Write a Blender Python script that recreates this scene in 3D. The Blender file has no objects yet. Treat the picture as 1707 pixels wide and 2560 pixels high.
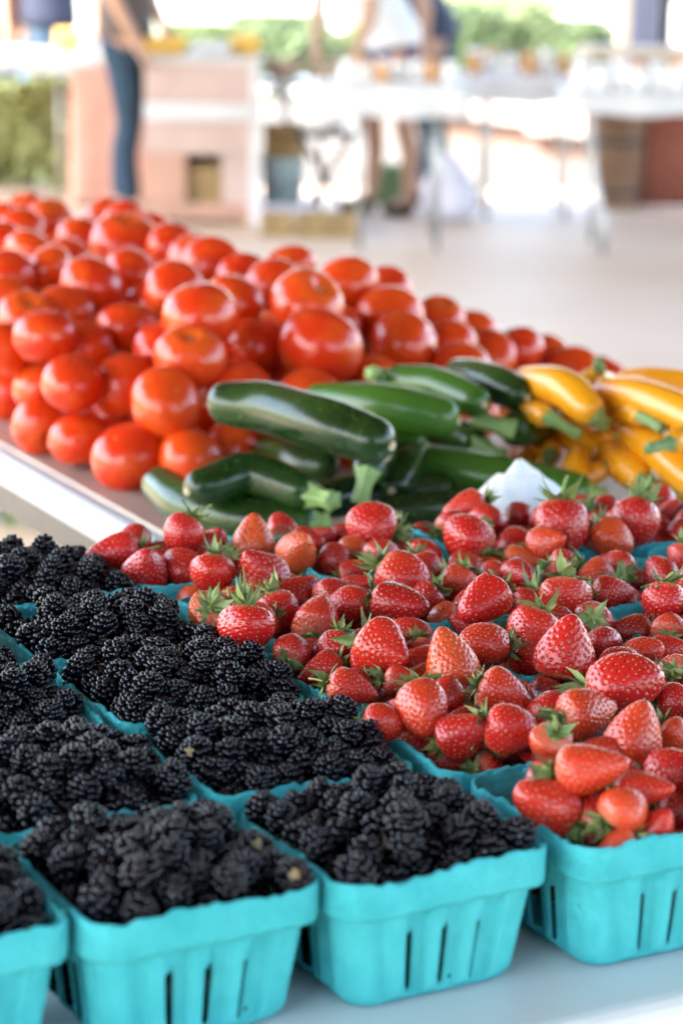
import bpy, math, random
import numpy as np
from mathutils import Vector, Matrix, Quaternion

# ---------------------------------------------------------------- camera, sky, sun, exposure
sc = bpy.context.scene
CZ = 1.2509
PITCH, ROLL = math.radians(13.25), math.radians(0.9)
cam_d = bpy.data.cameras.new('camera')
cam = bpy.data.objects.new('camera', cam_d)
sc.collection.objects.link(cam)
_f = Vector((0, math.cos(PITCH), -math.sin(PITCH)))
_r0 = Vector((1, 0, 0)); _u0 = _r0.cross(_f)
_r = _r0 * math.cos(ROLL) + _u0 * math.sin(ROLL)
_u = _u0 * math.cos(ROLL) - _r0 * math.sin(ROLL)
cam.matrix_world = Matrix(((_r.x, _u.x, -_f.x, 0), (_r.y, _u.y, -_f.y, 0), (_r.z, _u.z, -_f.z, CZ), (0, 0, 0, 1)))
cam_d.sensor_fit = 'VERTICAL'
cam_d.sensor_height = 22.35
cam_d.sensor_width = 14.9
cam_d.lens = 50.0
cam_d.clip_start = 0.05
cam_d.clip_end = 600
cam_d.dof.use_dof = True
cam_d.dof.focus_distance = 1.47
cam_d.dof.aperture_fstop = 4.0
sc.camera = cam

SUN_EL, SUN_AZ = math.radians(50), math.radians(250)     # azimuth: 0 = +Y, clockwise seen from above
world = bpy.data.worlds.new('World'); sc.world = world; world.use_nodes = True
wn = world.node_tree.nodes; wl = world.node_tree.links
sky = wn.new('ShaderNodeTexSky'); sky.sky_type = 'NISHITA'; sky.sun_disc = False
sky.sun_elevation = SUN_EL; sky.sun_rotation = SUN_AZ
sky.air_density = 1.0; sky.dust_density = 2.0; sky.ozone_density = 1.0
bg = wn['Background']; bg.inputs['Strength'].default_value = 0.15
wl.new(sky.outputs['Color'], bg.inputs['Color'])
sun_d = bpy.data.lights.new('sun', 'SUN'); sun_d.energy = 2.1; sun_d.angle = math.radians(0.5); sun_d.color = (1, .95, .87)
sun = bpy.data.objects.new('sun', sun_d); sc.collection.objects.link(sun)
_to = Vector((math.sin(SUN_AZ) * math.cos(SUN_EL), math.cos(SUN_AZ) * math.cos(SUN_EL), math.sin(SUN_EL)))
sun.rotation_mode = 'QUATERNION'; sun.rotation_quaternion = _to.to_track_quat('Z', 'Y'); sun.location = (-8, -3, 9)
sc.view_settings.view_transform = 'Standard'; sc.view_settings.look = 'None'
sc.view_settings.gamma = 1.0; sc.view_settings.use_curve_mapping = False
sc.view_settings.exposure = 3.45
sc.view_settings.use_white_balance = True; sc.view_settings.white_balance_temperature = 6900; sc.view_settings.white_balance_tint = 8
sc.cycles.use_denoising = True
sc.cycles.max_bounces = 8; sc.cycles.diffuse_bounces = 4; sc.cycles.glossy_bounces = 4; sc.cycles.transparent_max_bounces = 6
sc.cycles.caustics_reflective = False; sc.cycles.caustics_refractive = False
sc.cycles.sample_clamp_indirect = 6.0

# ---------------------------------------------------------------- helpers
COL = sc.collection
rnd = random.Random(7)
TZ = 0.74; BH = 0.0745; S = 0.13
YAW = math.radians(27.66)
EX = Vector((math.cos(YAW), math.sin(YAW), 0)); EY = Vector((-math.sin(YAW), math.cos(YAW), 0))
G0 = Vector((0.11696, 1.10357, 0))
def gw(u, v, z):                       # stall grid (one basket = one unit) to metres
    p = G0 - EX * (u * S) + EY * (v * S); return Vector((p.x, p.y, z))

def tag(o, label=None, cat=None, group=None, kind=None):
    if label: o['label'] = label
    if cat: o['category'] = cat
    if group: o['group'] = group
    if kind: o['kind'] = kind
    return o
def link(o, parent=None):
    COL.objects.link(o)
    if parent: o.parent = parent
    return o
def empty(name, loc=(0, 0, 0), rz=0.0):
    o = bpy.data.objects.new(name, None); o.empty_display_size = .02
    o.location = loc; o.rotation_euler = (0, 0, rz); return link(o)
def new_mesh(name, verts, faces, material=None, smooth=True):
    me = bpy.data.meshes.new(name); me.from_pydata([tuple(v) for v in verts], [], faces); me.update()
    if material: me.materials.append(material)
    if smooth: me.polygons.foreach_set('use_smooth', [True] * len(me.polygons))
    return me
def obj(name, me, parent=None, loc=(0, 0, 0), rz=0.0):
    o = bpy.data.objects.new(name, me); o.location = loc; o.rotation_euler = (0, 0, rz); return link(o, parent)

class MB:                              # mesh builder
    def __init__(s): s.v = []; s.f = []
    def box(s, a, b, bev=0.0, M=None):
        x0, y0, z0 = a; x1, y1, z1 = b; n = len(s.v)
        if bev <= 0:
            P = [(x0,y0,z0),(x1,y0,z0),(x1,y1,z0),(x0,y1,z0),(x0,y0,z1),(x1,y0,z1),(x1,y1,z1),(x0,y1,z1)]
            F = [(3,2,1,0),(4,5,6,7),(0,1,5,4),(1,2,6,5),(2,3,7,6),(3,0,4,7)]
        else:
            c = bev; P = []
            for z, i in ((z0, c), (z0 + c, 0), (z1 - c, 0), (z1, c)):
                P += [(x0+i+c*(i==0),y0+i,z),(x1-i-c*(i==0),y0+i,z),(x1-i,y0+i+c*(i==0),z),(x1-i,y1-i-c*(i==0),z),(x1-i-c*(i==0),y1-i,z),(x0+i+c*(i==0),y1-i,z),(x0+i,y1-i-c*(i==0),z),(x0+i,y0+i+c*(i==0),z)]
            F = [tuple(range(7,-1,-1)), tuple(range(24,32))]
            for k in range(3):
                for j in range(8): F.append((k*8+j, k*8+(j+1)%8, k*8+8+(j+1)%8, k*8+8+j))
        if M is not None: P = [tuple(M @ Vector(p)) for p in P]
        s.v += P; s.f += [tuple(n + i for i in f) for f in F]; return s
    def tube(s, pts, rad, seg=10, cap=True):
        pts = [Vector(p) for p in pts]; n0 = len(s.v); N = len(pts)
        if not hasattr(rad, '__len__'): rad = [rad] * N
        t0 = (pts[1] - pts[0]).normalized(); a = t0.orthogonal().normalized()
        for i, p in enumerate(pts):
            t = (pts[min(i+1, N-1)] - pts[max(i-1, 0)]).normalized()
            a = (a - t * a.dot(t)).normalized(); b = t.cross(a)
            for k in range(seg):
                w = 2 * math.pi * k / seg; s.v.append(tuple(p + (a * math.cos(w) + b * math.sin(w)) * rad[i]))
        for i in range(N - 1):
            for k in range(seg):
                s.f.append((n0+i*seg+k, n0+i*seg+(k+1)%seg, n0+(i+1)*seg+(k+1)%seg, n0+(i+1)*seg+k))
        if cap:
            s.f.append(tuple(n0 + k for k in range(seg-1, -1, -1))); s.f.append(tuple(n0 + (N-1)*seg + k for k in range(seg)))
        return s
    def lathe(s, prof, c=(0, 0, 0), seg=20, axis=None):
        n0 = len(s.v); N = len(prof)
        for r, z in prof:
            for k in range(seg):
                w = 2 * math.pi * k / seg; p = Vector((r * math.cos(w), r * math.sin(w), z))
                if axis: p = axis @ p
                s.v.append((p.x + c[0], p.y + c[1], p.z + c[2]))
        for i in range(N - 1):
            for k in range(seg):
                s.f.append((n0+i*seg+k, n0+i*seg+(k+1)%seg, n0+(i+1)*seg+(k+1)%seg, n0+(i+1)*seg+k))
        s.f.append(tuple(n0 + k for k in range(seg-1, -1, -1))); s.f.append(tuple(n0 + (N-1)*seg + k for k in range(seg)))
        return s
    def mesh(s, name, m, smooth=False): return new_mesh(name, s.v, s.f, m, smooth)
    def build(s, name, m, parent=None, loc=(0, 0, 0), rz=0.0, smooth=False):
        return obj(name, s.mesh(name, m, smooth), parent, loc, rz)

# ---------------------------------------------------------------- materials
class NT:
    def __init__(s, name):
        s.m = bpy.data.materials.new(name); s.m.use_nodes = True
        s.n = s.m.node_tree.nodes; s.l = s.m.node_tree.links; s.b = s.n['Principled BSDF']
    def set(s, **k):
        for a, v in k.items():
            i = s.b.inputs[a.replace('_', ' ')]
            if isinstance(v, (int, float)): i.default_value = v
            elif isinstance(v, tuple): i.default_value = v if len(v) == 4 or a == 'Subsurface_Radius' else v + (1,)
            else: s.l.new(v, i)
        return s
    def coord(s, out='Object'): return s.n.new('ShaderNodeTexCoord').outputs[out]
    def noise(s, scale, detail=3, rough=.5, vec=None, out='Fac', dist=0.0):
        t = s.n.new('ShaderNodeTexNoise'); t.inputs['Scale'].default_value = scale
        t.inputs['Detail'].default_value = detail; t.inputs['Roughness'].default_value = rough; t.inputs['Distortion'].default_value = dist
        s.l.new(vec if vec is not None else s.coord(), t.inputs['Vector']); return t.outputs[out]
    def ramp(s, fac, stops):
        r = s.n.new('ShaderNodeValToRGB'); e = r.color_ramp.elements
        while len(e) < len(stops): e.new(.5)
        for q, (p, c) in zip(e, stops):
            q.position = p; q.color = (c if isinstance(c, tuple) else (c, c, c)) + (1,)
        s.l.new(fac, r.inputs['Fac']); return r.outputs['Color']
    def mix(s, fac, a, b, mode='MIX'):
        x = s.n.new('ShaderNodeMix'); x.data_type = 'RGBA'; x.blend_type = mode
        for k, v in ((0, fac), (6, a), (7, b)):
            if isinstance(v, (int, float)): x.inputs[k].default_value = v
            elif isinstance(v, tuple): x.inputs[k].default_value = v + (1,)
            else: s.l.new(v, x.inputs[k])
        return x.outputs[2]
    def math(s, op, a, b=0.0):
        x = s.n.new('ShaderNodeMath'); x.operation = op
        for k, v in ((0, a), (1, b)):
            if isinstance(v, (int, float)): x.inputs[k].default_value = v
            else: s.l.new(v, x.inputs[k])
        return x.outputs[0]
    def attr(s, name): a = s.n.new('ShaderNodeAttribute'); a.attribute_name = name; return a
    def oinfo(s, out): return s.n.new('ShaderNodeObjectInfo').outputs[out]
    def bump(s, h, strength, dist):
        b = s.n.new('ShaderNodeBump'); b.inputs['Strength'].default_value = strength; b.inputs['Distance'].default_value = dist
        s.l.new(h, b.inputs['Height']); s.l.new(b.outputs['Normal'], s.b.inputs['Normal']); return s
def plain(name, col, rough=.6, var=.12, scale=9, bump=.0, **k):
    t = NT(name); c2 = tuple(max(0, c * (1 - var)) for c in col); c1 = tuple(min(1, c * (1 + var)) for c in col)
    n = t.noise(scale, 4, .6)
    t.set(Base_Color=t.ramp(n, [(.3, c2), (.7, c1)]), Roughness=rough, **k)
    if bump: t.bump(t.noise(scale * 12, 4, .6), bump, .002)
    return t.m

M = {}
# moulded teal pulp
t = NT('teal_pulp')
n1 = t.noise(40, 4, .6); n2 = t.noise(420, 3, .7); n3 = t.noise(9, 2, .5)
base = t.ramp(n1, [(.25, (.032, .43, .49)), (.75, (.075, .60, .68))])
base = t.mix(t.math('MULTIPLY', t.ramp(n2, [(.55, 0.0), (.8, 1.0)]), .35), base, (.14, .64, .67))
base = t.mix(t.math('MULTIPLY', t.oinfo('Random'), .28), base, (.05, .48, .50))
base = t.mix(t.math('MULTIPLY', t.ramp(n3, [(.45, 0.0), (.7, 1.0)]), .25), base, (.10, .62, .65))
t.set(Base_Color=base, Roughness=.82, Specular_IOR_Level=.25)
t.bump(t.math('ADD', t.noise(700, 4, .7), t.math('MULTIPLY', t.noise(90, 3, .6), 2.5)), .9, .0016)
M['pulp'] = t.m
# strawberry flesh: object colour carries its tone, vertex attribute the pale shoulder
t = NT('strawberry_flesh')
sh = t.attr('shoulder').outputs['Fac']; oc = t.oinfo('Color')
blot = t.noise(2.2, 3, .6); blot2 = t.noise(7, 3, .6)
c = t.mix(t.math('MULTIPLY', t.ramp(blot, [(.4, 0.0), (.8, 1.0)]), .45), oc, (.34, .004, .006))
c = t.mix(t.math('MULTIPLY', t.ramp(blot2, [(.5, 0.0), (.8, 1.0)]), .25), c, (.62, .05, .03))
c = t.mix(t.math('MULTIPLY', sh, .8), c, (.72, .22, .13))
c = t.mix(t.attr('pit').outputs['Fac'], c, (.20, .003, .004))
t.set(Base_Color=c, Roughness=t.math('ADD', t.math('MULTIPLY', t.noise(5, 2, .5), .25), .12), Specular_IOR_Level=.5, Coat_Weight=.25, Coat_Roughness=.12)
t.bump(t.noise(24, 2, .5), .12, .02)
M['flesh'] = t.m
M['seed'] = plain('strawberry_seed', (.72, .42, .10), .4, .3, 3)
t = NT('calyx_leaf')
a = t.noise(3, 3, .6); r_ = t.oinfo('Random')
c = t.mix(r_, (.07, .15, .035), (.28, .36, .14))
c = t.mix(t.math('MULTIPLY', t.ramp(a, [(.45, 0.0), (.75, 1.0)]), .6), c, (.36, .40, .16))
t.set(Base_Color=c, Roughness=.55, Specular_IOR_Level=.35)
M['leaf'] = t.m
M['stalk'] = plain('calyx_stalk', (.22, .32, .08), .6, .2, 4)
# blackberry
t = NT('blackberry_skin')
rr = t.oinfo('Random'); nn = t.noise(3.0, 2, .5)
c = t.mix(t.math('MULTIPLY', t.ramp(nn, [(.62, 0.0), (.78, 1.0)]), t.math('MULTIPLY', rr, .7)), (.003, .0035, .0075), (.045, .003, .010))
t.set(Base_Color=c, Roughness=.05, Specular_IOR_Level=.36)
M['black'] = t.m
M['core'] = plain('blackberry_core', (.22, .18, .09), .7, .3, 8)
# tomato
t = NT('tomato_skin')
n1 = t.noise(1.6, 3, .5); rr = t.oinfo('Random')
c = t.mix(rr, (.56, .026, .006), (.66, .060, .008))
c = t.mix(t.math('MULTIPLY', t.ramp(n1, [(.45, 0.0), (.75, 1.0)]), .5), c, (.72, .12, .014))
c = t.mix(t.math('MULTIPLY', t.attr('shoulder').outputs['Fac'], .6), c, (.68, .13, .02))
t.set(Base_Color=c, Roughness=t.math('ADD', t.math('MULTIPLY', t.noise(2.5, 4, .6), .22), .07), Specular_IOR_Level=.45)
t.bump(t.noise(7, 3, .5), .06, .02)
M['tomato'] = t.m
M['scar'] = plain('tomato_scar', (.30, .20, .08), .8, .3, 20)
# zucchini and squash
t = NT('zucchini_skin')
oc = t.oinfo('Color'); v = t.coord('Object')
st = t.noise(16, 3, .6); fl = t.noise(190, 3, .7)
c = t.mix(t.math('MULTIPLY', t.ramp(st, [(.4, 0.0), (.75, 1.0)]), .3), oc, (.06, .15, .022))
c = t.mix(t.math('MULTIPLY', t.ramp(fl, [(.60, 0.0), (.74, 1.0)]), .5), c, (.15, .27, .065))
t.set(Base_Color=c, Roughness=.24, Specular_IOR_Level=.4)
t.bump(t.noise(40, 3, .5), .12, .004)
M['zuc'] = t.m
t = NT('squash_skin')
oc = t.oinfo('Color')
c = t.mix(t.math('MULTIPLY', t.ramp(t.noise(14, 3, .6), [(.45, 0.0), (.8, 1.0)]), .4), oc, (.62, .22, .01))
t.set(Base_Color=c, Roughness=.3, Specular_IOR_Level=.5, Coat_Weight=.15)
M['squash'] = t.m
t = NT('squash_stem')
n1 = t.noise(120, 3, .6); oc = t.oinfo('Color')
t.set(Base_Color=t.mix(t.math('MULTIPLY', n1, .7), oc, (.33, .44, .17)), Roughness=.55)
M['stem'] = t.m
M['blossom'] = plain('blossom_scar', (.50, .42, .26), .8, .25, 200)
# tables
t = NT('white_plastic_table')
t.set(Base_Color=t.ramp(t.noise(6, 4, .6), [(.3, (.68, .70, .71)), (.7, (.78, .79, .80))]), Roughness=.33)
t.bump(t.noise(500, 3, .6), .15, .0006); M['plastic'] = t.m
M['edge'] = plain('pale_blue_edge', (.34, .38, .42), .45, .06, 8)
t = NT('beige_table_top')
t.set(Base_Color=t.ramp(t.noise(9, 4, .6), [(.3, (.34, .28, .24)), (.7, (.44, .37, .32))]), Roughness=.4)
t.bump(t.noise(300, 3, .6), .15, .0006); M['beige'] = t.m
M['metal'] = plain('dark_metal', (.045, .05, .055), .45, .2, 30, Metallic=.4)
M['greymetal'] = plain('grey_metal', (.35, .37, .38), .4, .15, 30, Metallic=.6)
t = NT('white_paper')
t.set(Base_Color=(.80, .81, .84), Roughness=.55, Specular_IOR_Level=.3, Transmission_Weight=0.0)
t.bump(t.noise(60, 3, .6), .25, .004); M['paper'] = t.m
# ground
t = NT('concrete_floor')
n1 = t.noise(.7, 5, .6); n2 = t.noise(30, 4, .7)
c = t.ramp(n1, [(.3, (.54, .39, .275)), (.7, (.64, .485, .36))]); c = t.mix(t.math('MULTIPLY', n2, .3), c, (.48, .36, .26))
t.set(Base_Color=c, Roughness=.55); t.bump(n2, .2, .004); M['concrete'] = t.m
M['path'] = plain('sandy_path', (.125, .105, .085), .9, .12, 2.5, .3)
M['lot'] = plain('pale_gravel_lot', (.52, .50, .47), .9, .1, 1.5, .3)
t = NT('grass_ground')
t.set(Base_Color=t.ramp(t.noise(.8, 6, .7), [(.3, (.10, .13, .03)), (.55, (.17, .18, .05)), (.75, (.26, .23, .09))]), Roughness=.95); M['grass'] = t.m

# ---------------------------------------------------------------- the setting
g = 300.0
tag(MB().box((-g, -g, -.5), (g, g, -.06)).build('ground', M['grass']), kind='structure')
tag(MB().box((-5.2, -7, -.4), (9.5, 13.9, 0), .02).build('pavilion_floor', M['concrete']), kind='structure')
tag(MB().box((-14, 25.5, -.3), (60, 120, -.045)).build('parking_lot', M['lot']), kind='structure')
tag(MB().box((-.9, 13.95, -.3), (12, 23.6, -.01)).build('footpath', M['path']), kind='structure')

M['wood_dark'] = plain('roof_timber', (.12, .085, .06), .7, .25, 6)
M['steel'] = plain('blue_grey_steel', (.09, .10, .16), .5, .12, 8)
M['trim'] = plain('beige_trim', (.42, .35, .28), .7, .12, 8)
M['black_metal'] = plain('black_metal', (.012, .012, .014), .5, .2, 8)
RX0, RX1, RY0, RY1 = -5.2, 6.2, -1.7, 12.4
RE, RR = 2.75, 5.0                              # eaves and ridge
YM = (RY0 + RY1) / 2
roof = tag(empty('pavilion_roof', (0, YM, RE)), 'open timber pavilion roof over the market tables, carried on steel posts', 'roof')
for s_ in (-1, 1):
    ye = (RY1 - YM) * s_
    for nm, a0, a1, mm in (('roof_deck', 0.0, 1.0, 'wood_dark'),):
        v = [(RX0, ye * (1 - a0), (RR - RE) * a0), (RX1, ye * (1 - a0), (RR - RE) * a0), (RX1, ye * (1 - a1), (RR - RE) * a1), (RX0, ye * (1 - a1), (RR - RE) * a1)]; v += [(x, y, z + (.05 if mm == 'wood_dark' else .006)) for x, y, z in v]
        obj(nm, new_mesh(nm, v, [(0,1,2,3),(7,6,5,4),(0,4,5,1),(1,5,6,2),(2,6,7,3),(3,7,4,0)], M[mm], False), roof)
    for k in range(9):
        x = RX0 + .2 + k * (RX1 - RX0 - .4) / 8
        v = [(x - .05, ye * .985, -.14), (x + .05, ye * .985, -.14), (x + .05, .02 * s_, RR - RE - .15), (x - .05, .02 * s_, RR - RE - .15)]; v += [(a_, b_, c_ + .13) for a_, b_, c_ in v]
        obj('rafter', new_mesh('rafter', v, [(0,1,2,3),(7,6,5,4),(0,4,5,1),(1,5,6,2),(2,6,7,3),(3,7,4,0)], M['wood_dark'], False), roof)
    MB().box((RX0 + .05, ye * .97 - .06, -.30), (RX1 - .05, ye * .97 + .06, -.145)).build('eaves_beam', M['wood_dark'], roof)
RH = RE - .2
baffle = tag(empty('timber_baffle', (.15, -2.0, 0)), 'added timber board wall of the pavilion behind the viewer', 'baffle')  # added out of view to block reflections and front light from behind
for k in range(13): MB().box((-1.3 + k * .2 + .003, 0, .0), (-1.3 + (k + 1) * .2 - .003, .03, 2.45), .004).build('board', M['wood_dark'], baffle)
MB().box((-1.3, -.05, 1.1), (1.3, -.002, 1.2)).build('rail', M['wood_dark'], baffle)
def post(x, y, label):
    p = tag(empty('roof_post', (x, y, 0)), label, 'post', 'posts carrying the pavilion roof')
    MB().box((-.08, -.08, .0), (.08, .08, RH - .11), .012).build('shaft', M['steel'], p)
    MB().box((-.13, -.13, .003), (.13, .13, .05), .01).build('base_plate', M['greymetal'], p)
    MB().box((-.15, -.07, .05), (-.083, .07, RH - .12), .008).build('trim_board', M['trim'], p)
    MB().tube([(.125, 0, .05), (.125, 0, RH - .13)], .035, 14).build('downpipe', M['black_metal'], p, smooth=True)
    return p
post(1.69, 13.45, 'blue grey roof post with beige board and black pipe, behind the wooden counter')
for x, y, w in ((-4.9, 12.15, 'far left'), (5.9, 12.15, 'far right'), (-4.9, -1.45, 'near left'), (5.9, -1.45, 'near right')): post(x, y, 'blue grey roof post at the ' + w + ' corner of the pavilion')

# ---------------------------------------------------------------- the two display tables
def slab(x0, x1, y0, y1, z0, z1, bev, m, name, parent, n=5):
    # plate with a rounded upper edge, in local coordinates
    prof = [(0, z0), (0, z1 - bev)] + [(bev - bev * math.cos(a * math.pi / 2 / n), z1 - bev + bev * math.sin(a * math.pi / 2 / n)) for a in range(1, n + 1)]
    v = []; f = []
    R = .02
    def ring(ins, z):
        out = []
        for cx, cy, a0 in ((x1 - ins - R, y1 - ins - R, 0), (x0 + ins + R, y1 - ins - R, 90), (x0 + ins + R, y0 + ins + R, 180), (x1 - ins - R, y0 + ins + R, 270)):
            for k in range(5):
                w = math.radians(a0 + 90 * k / 4); out.append((cx + R * math.cos(w), cy + R * math.sin(w), z))
        return out
    for ins, z in prof: v += ring(ins, z)
    N = 20
    for i in range(len(prof) - 1):
        for k in range(N): f.append((i*N+k, i*N+(k+1)%N, (i+1)*N+(k+1)%N, (i+1)*N+k))
    f.append(tuple(range(N-1, -1, -1))); f.append(tuple(range((len(prof)-1)*N, len(prof)*N)))
    return obj(name, new_mesh(name, v, f, m, False), parent)
def grid_empty(name, u, v):
    o = empty(name, gw(u, v, 0)); o.rotation_euler = (0, 0, YAW); return o
berry_table = tag(grid_empty('display_table', 0, 0), 'white plastic folding table under the berry baskets in the foreground', 'table')
X = lambda u: -u * S
slab(X(3.9), X(-7.4), -.37 * S, 6.22 * S, TZ - .045, TZ, .016, M['plastic'], 'table_top', berry_table)
MB().box((X(3.8), -.30 * S, TZ - .075), (X(-7.3), -.30 * S + .02, TZ - .046)).build('rail', M['metal'], berry_table)
MB().box((X(3.8), 6.1 * S - .02, TZ - .075), (X(-7.3), 6.1 * S, TZ - .046)).build('rail', M['metal'], berry_table)
for u in (3.2, -6.8):
    for v in (.2, 5.6):
        MB().tube([(X(u), v * S, TZ - .047), (X(u), v * S, .012)], .014, 12).build('leg', M['metal'], berry_table, smooth=True)
veg_table = tag(grid_empty('display_table', 0, 0), 'long folding table with a beige top carrying tomatoes and squash', 'table')
tu0, tu1, tv0, tv1 = -1.42, -7.75, 6.30, 23.0
slab(X(tu0), X(tu1), tv0 * S, tv1 * S, TZ - .036, TZ - .004, .012, M['edge'], 'edge_frame', veg_table, 6)
slab(X(tu0) + .017, X(tu1) - .017, tv0 * S + .017, tv1 * S - .017, TZ - .02, TZ - .0005, .003, M['beige'], 'table_top', veg_table, 3)
for u in (tu0 - .14, tu1 + .14):
    MB().box((X(u) - .012, tv0 * S + .05, TZ - .070), (X(u) + .012, tv1 * S - .05, TZ - .037)).build('rail', M['metal'], veg_table)
for v in (7.6, 20.5):
    for u in (tu0 - .5, tu1 + .5):
        MB().tube([(X(u), v * S, TZ - .05), (X(u), v * S, .012)], .014, 12).build('leg', M['metal'], veg_table, smooth=True)
    MB().tube([(X(tu0 - .5), v * S, .26), (X(tu1 + .5), v * S, .26)], .010, 10).build('crossbar', M['metal'], veg_table, smooth=True)

# ---------------------------------------------------------------- moulded pulp baskets
def basket_meshes(seed):
    rn = random.Random(seed); TOP, BOT = .059, .049
    zs = [0, .0035, .007] + [.007 + (BH - .020 - .007) * k / 10 for k in range(1, 11)] + [BH - .013, BH - .004]
    cols = 44; R0 = .012
    ph = [rn.uniform(-.3, .3) for _ in range(4)]
    slot_x = [[-.024 + rn.uniform(-.001, .001), 0.001, .025 + rn.uniform(-.001, .001)] for _ in range(4)]
    verts = []; per = None; info = []
    wob = [[rn.uniform(-1, 1) for _ in range(6)] for _ in range(4)]
    for zi, z in enumerate(zs):
        h = BOT + (TOP - BOT) * z / BH - (.004 if zi == 0 else (.0012 if zi == 1 else 0))
        ring = []
        for sd in range(4):
            M2 = Matrix.Rotation(sd * math.pi / 2, 2)
            L = h - R0
            for c in range(cols + 1):
                x = -L + 2 * L * c / cols
                xs = x * .05 / L if L else 0
                fl = .0
                if zi >= 2 and z < BH - .018:
                    w = math.cos(2 * math.pi * xs / .0262 + 1.1 + ph[sd])
                    fl = .0021 * max(-1, min(1, 2.6 * w)) * min(1, (BH - .018 - z) / .006)
                edge = min(1, (L - abs(x)) / .006)
                y = -h - fl * edge + .0012 * math.sin(x * 55 + wob[sd][0] * 3) * wob[sd][1] * (z / BH)
                p = M2 @ Vector((x, y)); ring.append((p.x, p.y, z))
                if zi == 0: info.append((sd, xs))
            for k in range(1, 4):
                a = math.radians(-90 + 90 * k / 4); p = M2 @ Vector((L + R0 * math.cos(a), -L + R0 * math.sin(a))); ring.append((p.x, p.y, z))
                if zi == 0: info.append((sd, 9))
        per = len(ring); verts += ring
    faces = []
    for i in range(len(zs) - 1):
        zc = (zs[i] + zs[i + 1]) / 2
        for k in range(per):
            k2 = (k + 1) % per; sd, xs = info[k]; xe = info[k2][1]
            hole = False
            if .006 < zc < .041 and xs < 8 and xe < 8:
                xm = (xs + xe) / 2 + (zc - .02) * .0
                hole = any(abs(xm - q) < .0027 for q in slot_x[sd])
            if not hole: faces.append((i*per+k, i*per+k2, (i+1)*per+k2, (i+1)*per+k))
    n = len(verts); verts.append((0, 0, .003))
    for k in range(per): faces.append((n, (k+1) % per, k))
    tub = new_mesh('tub', verts, faces, M['pulp'])
    # rim band: closed ring with a ragged top
    rv = []; rf = []; sec = [(-.0016, -.0195), (.0026, -.0200), (.0033, -.0175), (.0034, -.0025), (.0030, -.0004), (.0020, 0.0), (.0006, -.0006), (.0002, -.006)]
    cols2 = 40; H = .0594; R1 = .0125
    pts = []
    for sd in range(4):
        M2 = Matrix.Rotation(sd * math.pi / 2, 2); L = H - R1
        ns = [rn.uniform(-1, 1) for _ in range(cols2 + 2)]
        for c in range(cols2 + 1):
            x = -L + 2 * L * c / cols2; pts.append((M2 @ Vector((x, -H)), M2 @ Vector((0, -1)), x, sd, ns[c] * .5 + ns[max(0, c-1)] * .5))
        for k in range(1, 4):
            a = math.radians(-90 + 90 * k / 4)
            pts.append((M2 @ Vector((L + R1 * math.cos(a), -L + R1 * math.sin(a))), M2 @ Vector((math.cos(a), math.sin(a))), 9, sd, rn.uniform(-.3, .3)))
    for p, nrm, x, sd, nz in pts:
        bow = .0016 * math.sin(x * 42 + wob[sd][2] * 3) * wob[sd][3] if x != 9 else 0
        sag = .0015 * math.sin(x * 60 + wob[sd][4] * 3) + .0018 * nz if x != 9 else .0004 * nz
        for o_, z in sec:
            q = p + nrm * (o_ + bow)
            rv.append((q.x, q.y, BH + z + sag * (1.0 if z > -.012 else .25)))
    ns_ = len(sec); NP = len(pts)
    for k in range(NP):
        for j in range(ns_):
            rf.append((k*ns_+j, ((k+1) % NP)*ns_+j, ((k+1) % NP)*ns_+(j+1) % ns_, k*ns_+(j+1) % ns_))
    rim = new_mesh('rim', rv, rf, M['pulp'])
    return tub, rim
BASK = [basket_meshes(s) for s in (11, 23, 37, 51)]
def basket(u, v, rot, var, label, group):
    b = tag(empty('berry_basket', gw(u, v, TZ + .0012)), label, 'basket', group)
    b.rotation_euler = (0, 0, YAW + rot + (var // 4) * math.pi / 2)
    tub, rim = BASK[var % 4]
    o = obj('tub', tub, b); md = o.modifiers.new('thick', 'SOLIDIFY'); md.thickness = .0017; md.offset = -1
    obj('rim', rim, b)
    return b

# ---------------------------------------------------------------- strawberries
def interp(prof, t):
    xs = [p[0] for p in prof]; ys = [p[1] for p in prof]
    return np.interp(t, xs, ys)
PROF = [
 [(0,0),(.015,.30),(.05,.62),(.12,.87),(.22,.98),(.32,1),(.45,.93),(.6,.78),(.75,.58),(.87,.39),(.95,.23),(.985,.12),(1,0)],     # cone
 [(0,0),(.015,.30),(.05,.58),(.12,.80),(.25,.96),(.4,1),(.55,.97),(.7,.84),(.83,.66),(.93,.43),(.98,.23),(1,0)],           # round
 [(0,0),(.015,.26),(.05,.52),(.13,.78),(.28,.95),(.42,1),(.58,.95),(.73,.81),(.85,.60),(.94,.38),(.985,.19),(1,0)],               # egg
 [(0,0),(.015,.34),(.05,.70),(.12,.93),(.22,1),(.36,.98),(.5,.90),(.65,.76),(.8,.60),(.9,.45),(.96,.28),(.99,.14),(1,0)],        # blunt cone
]
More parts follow.
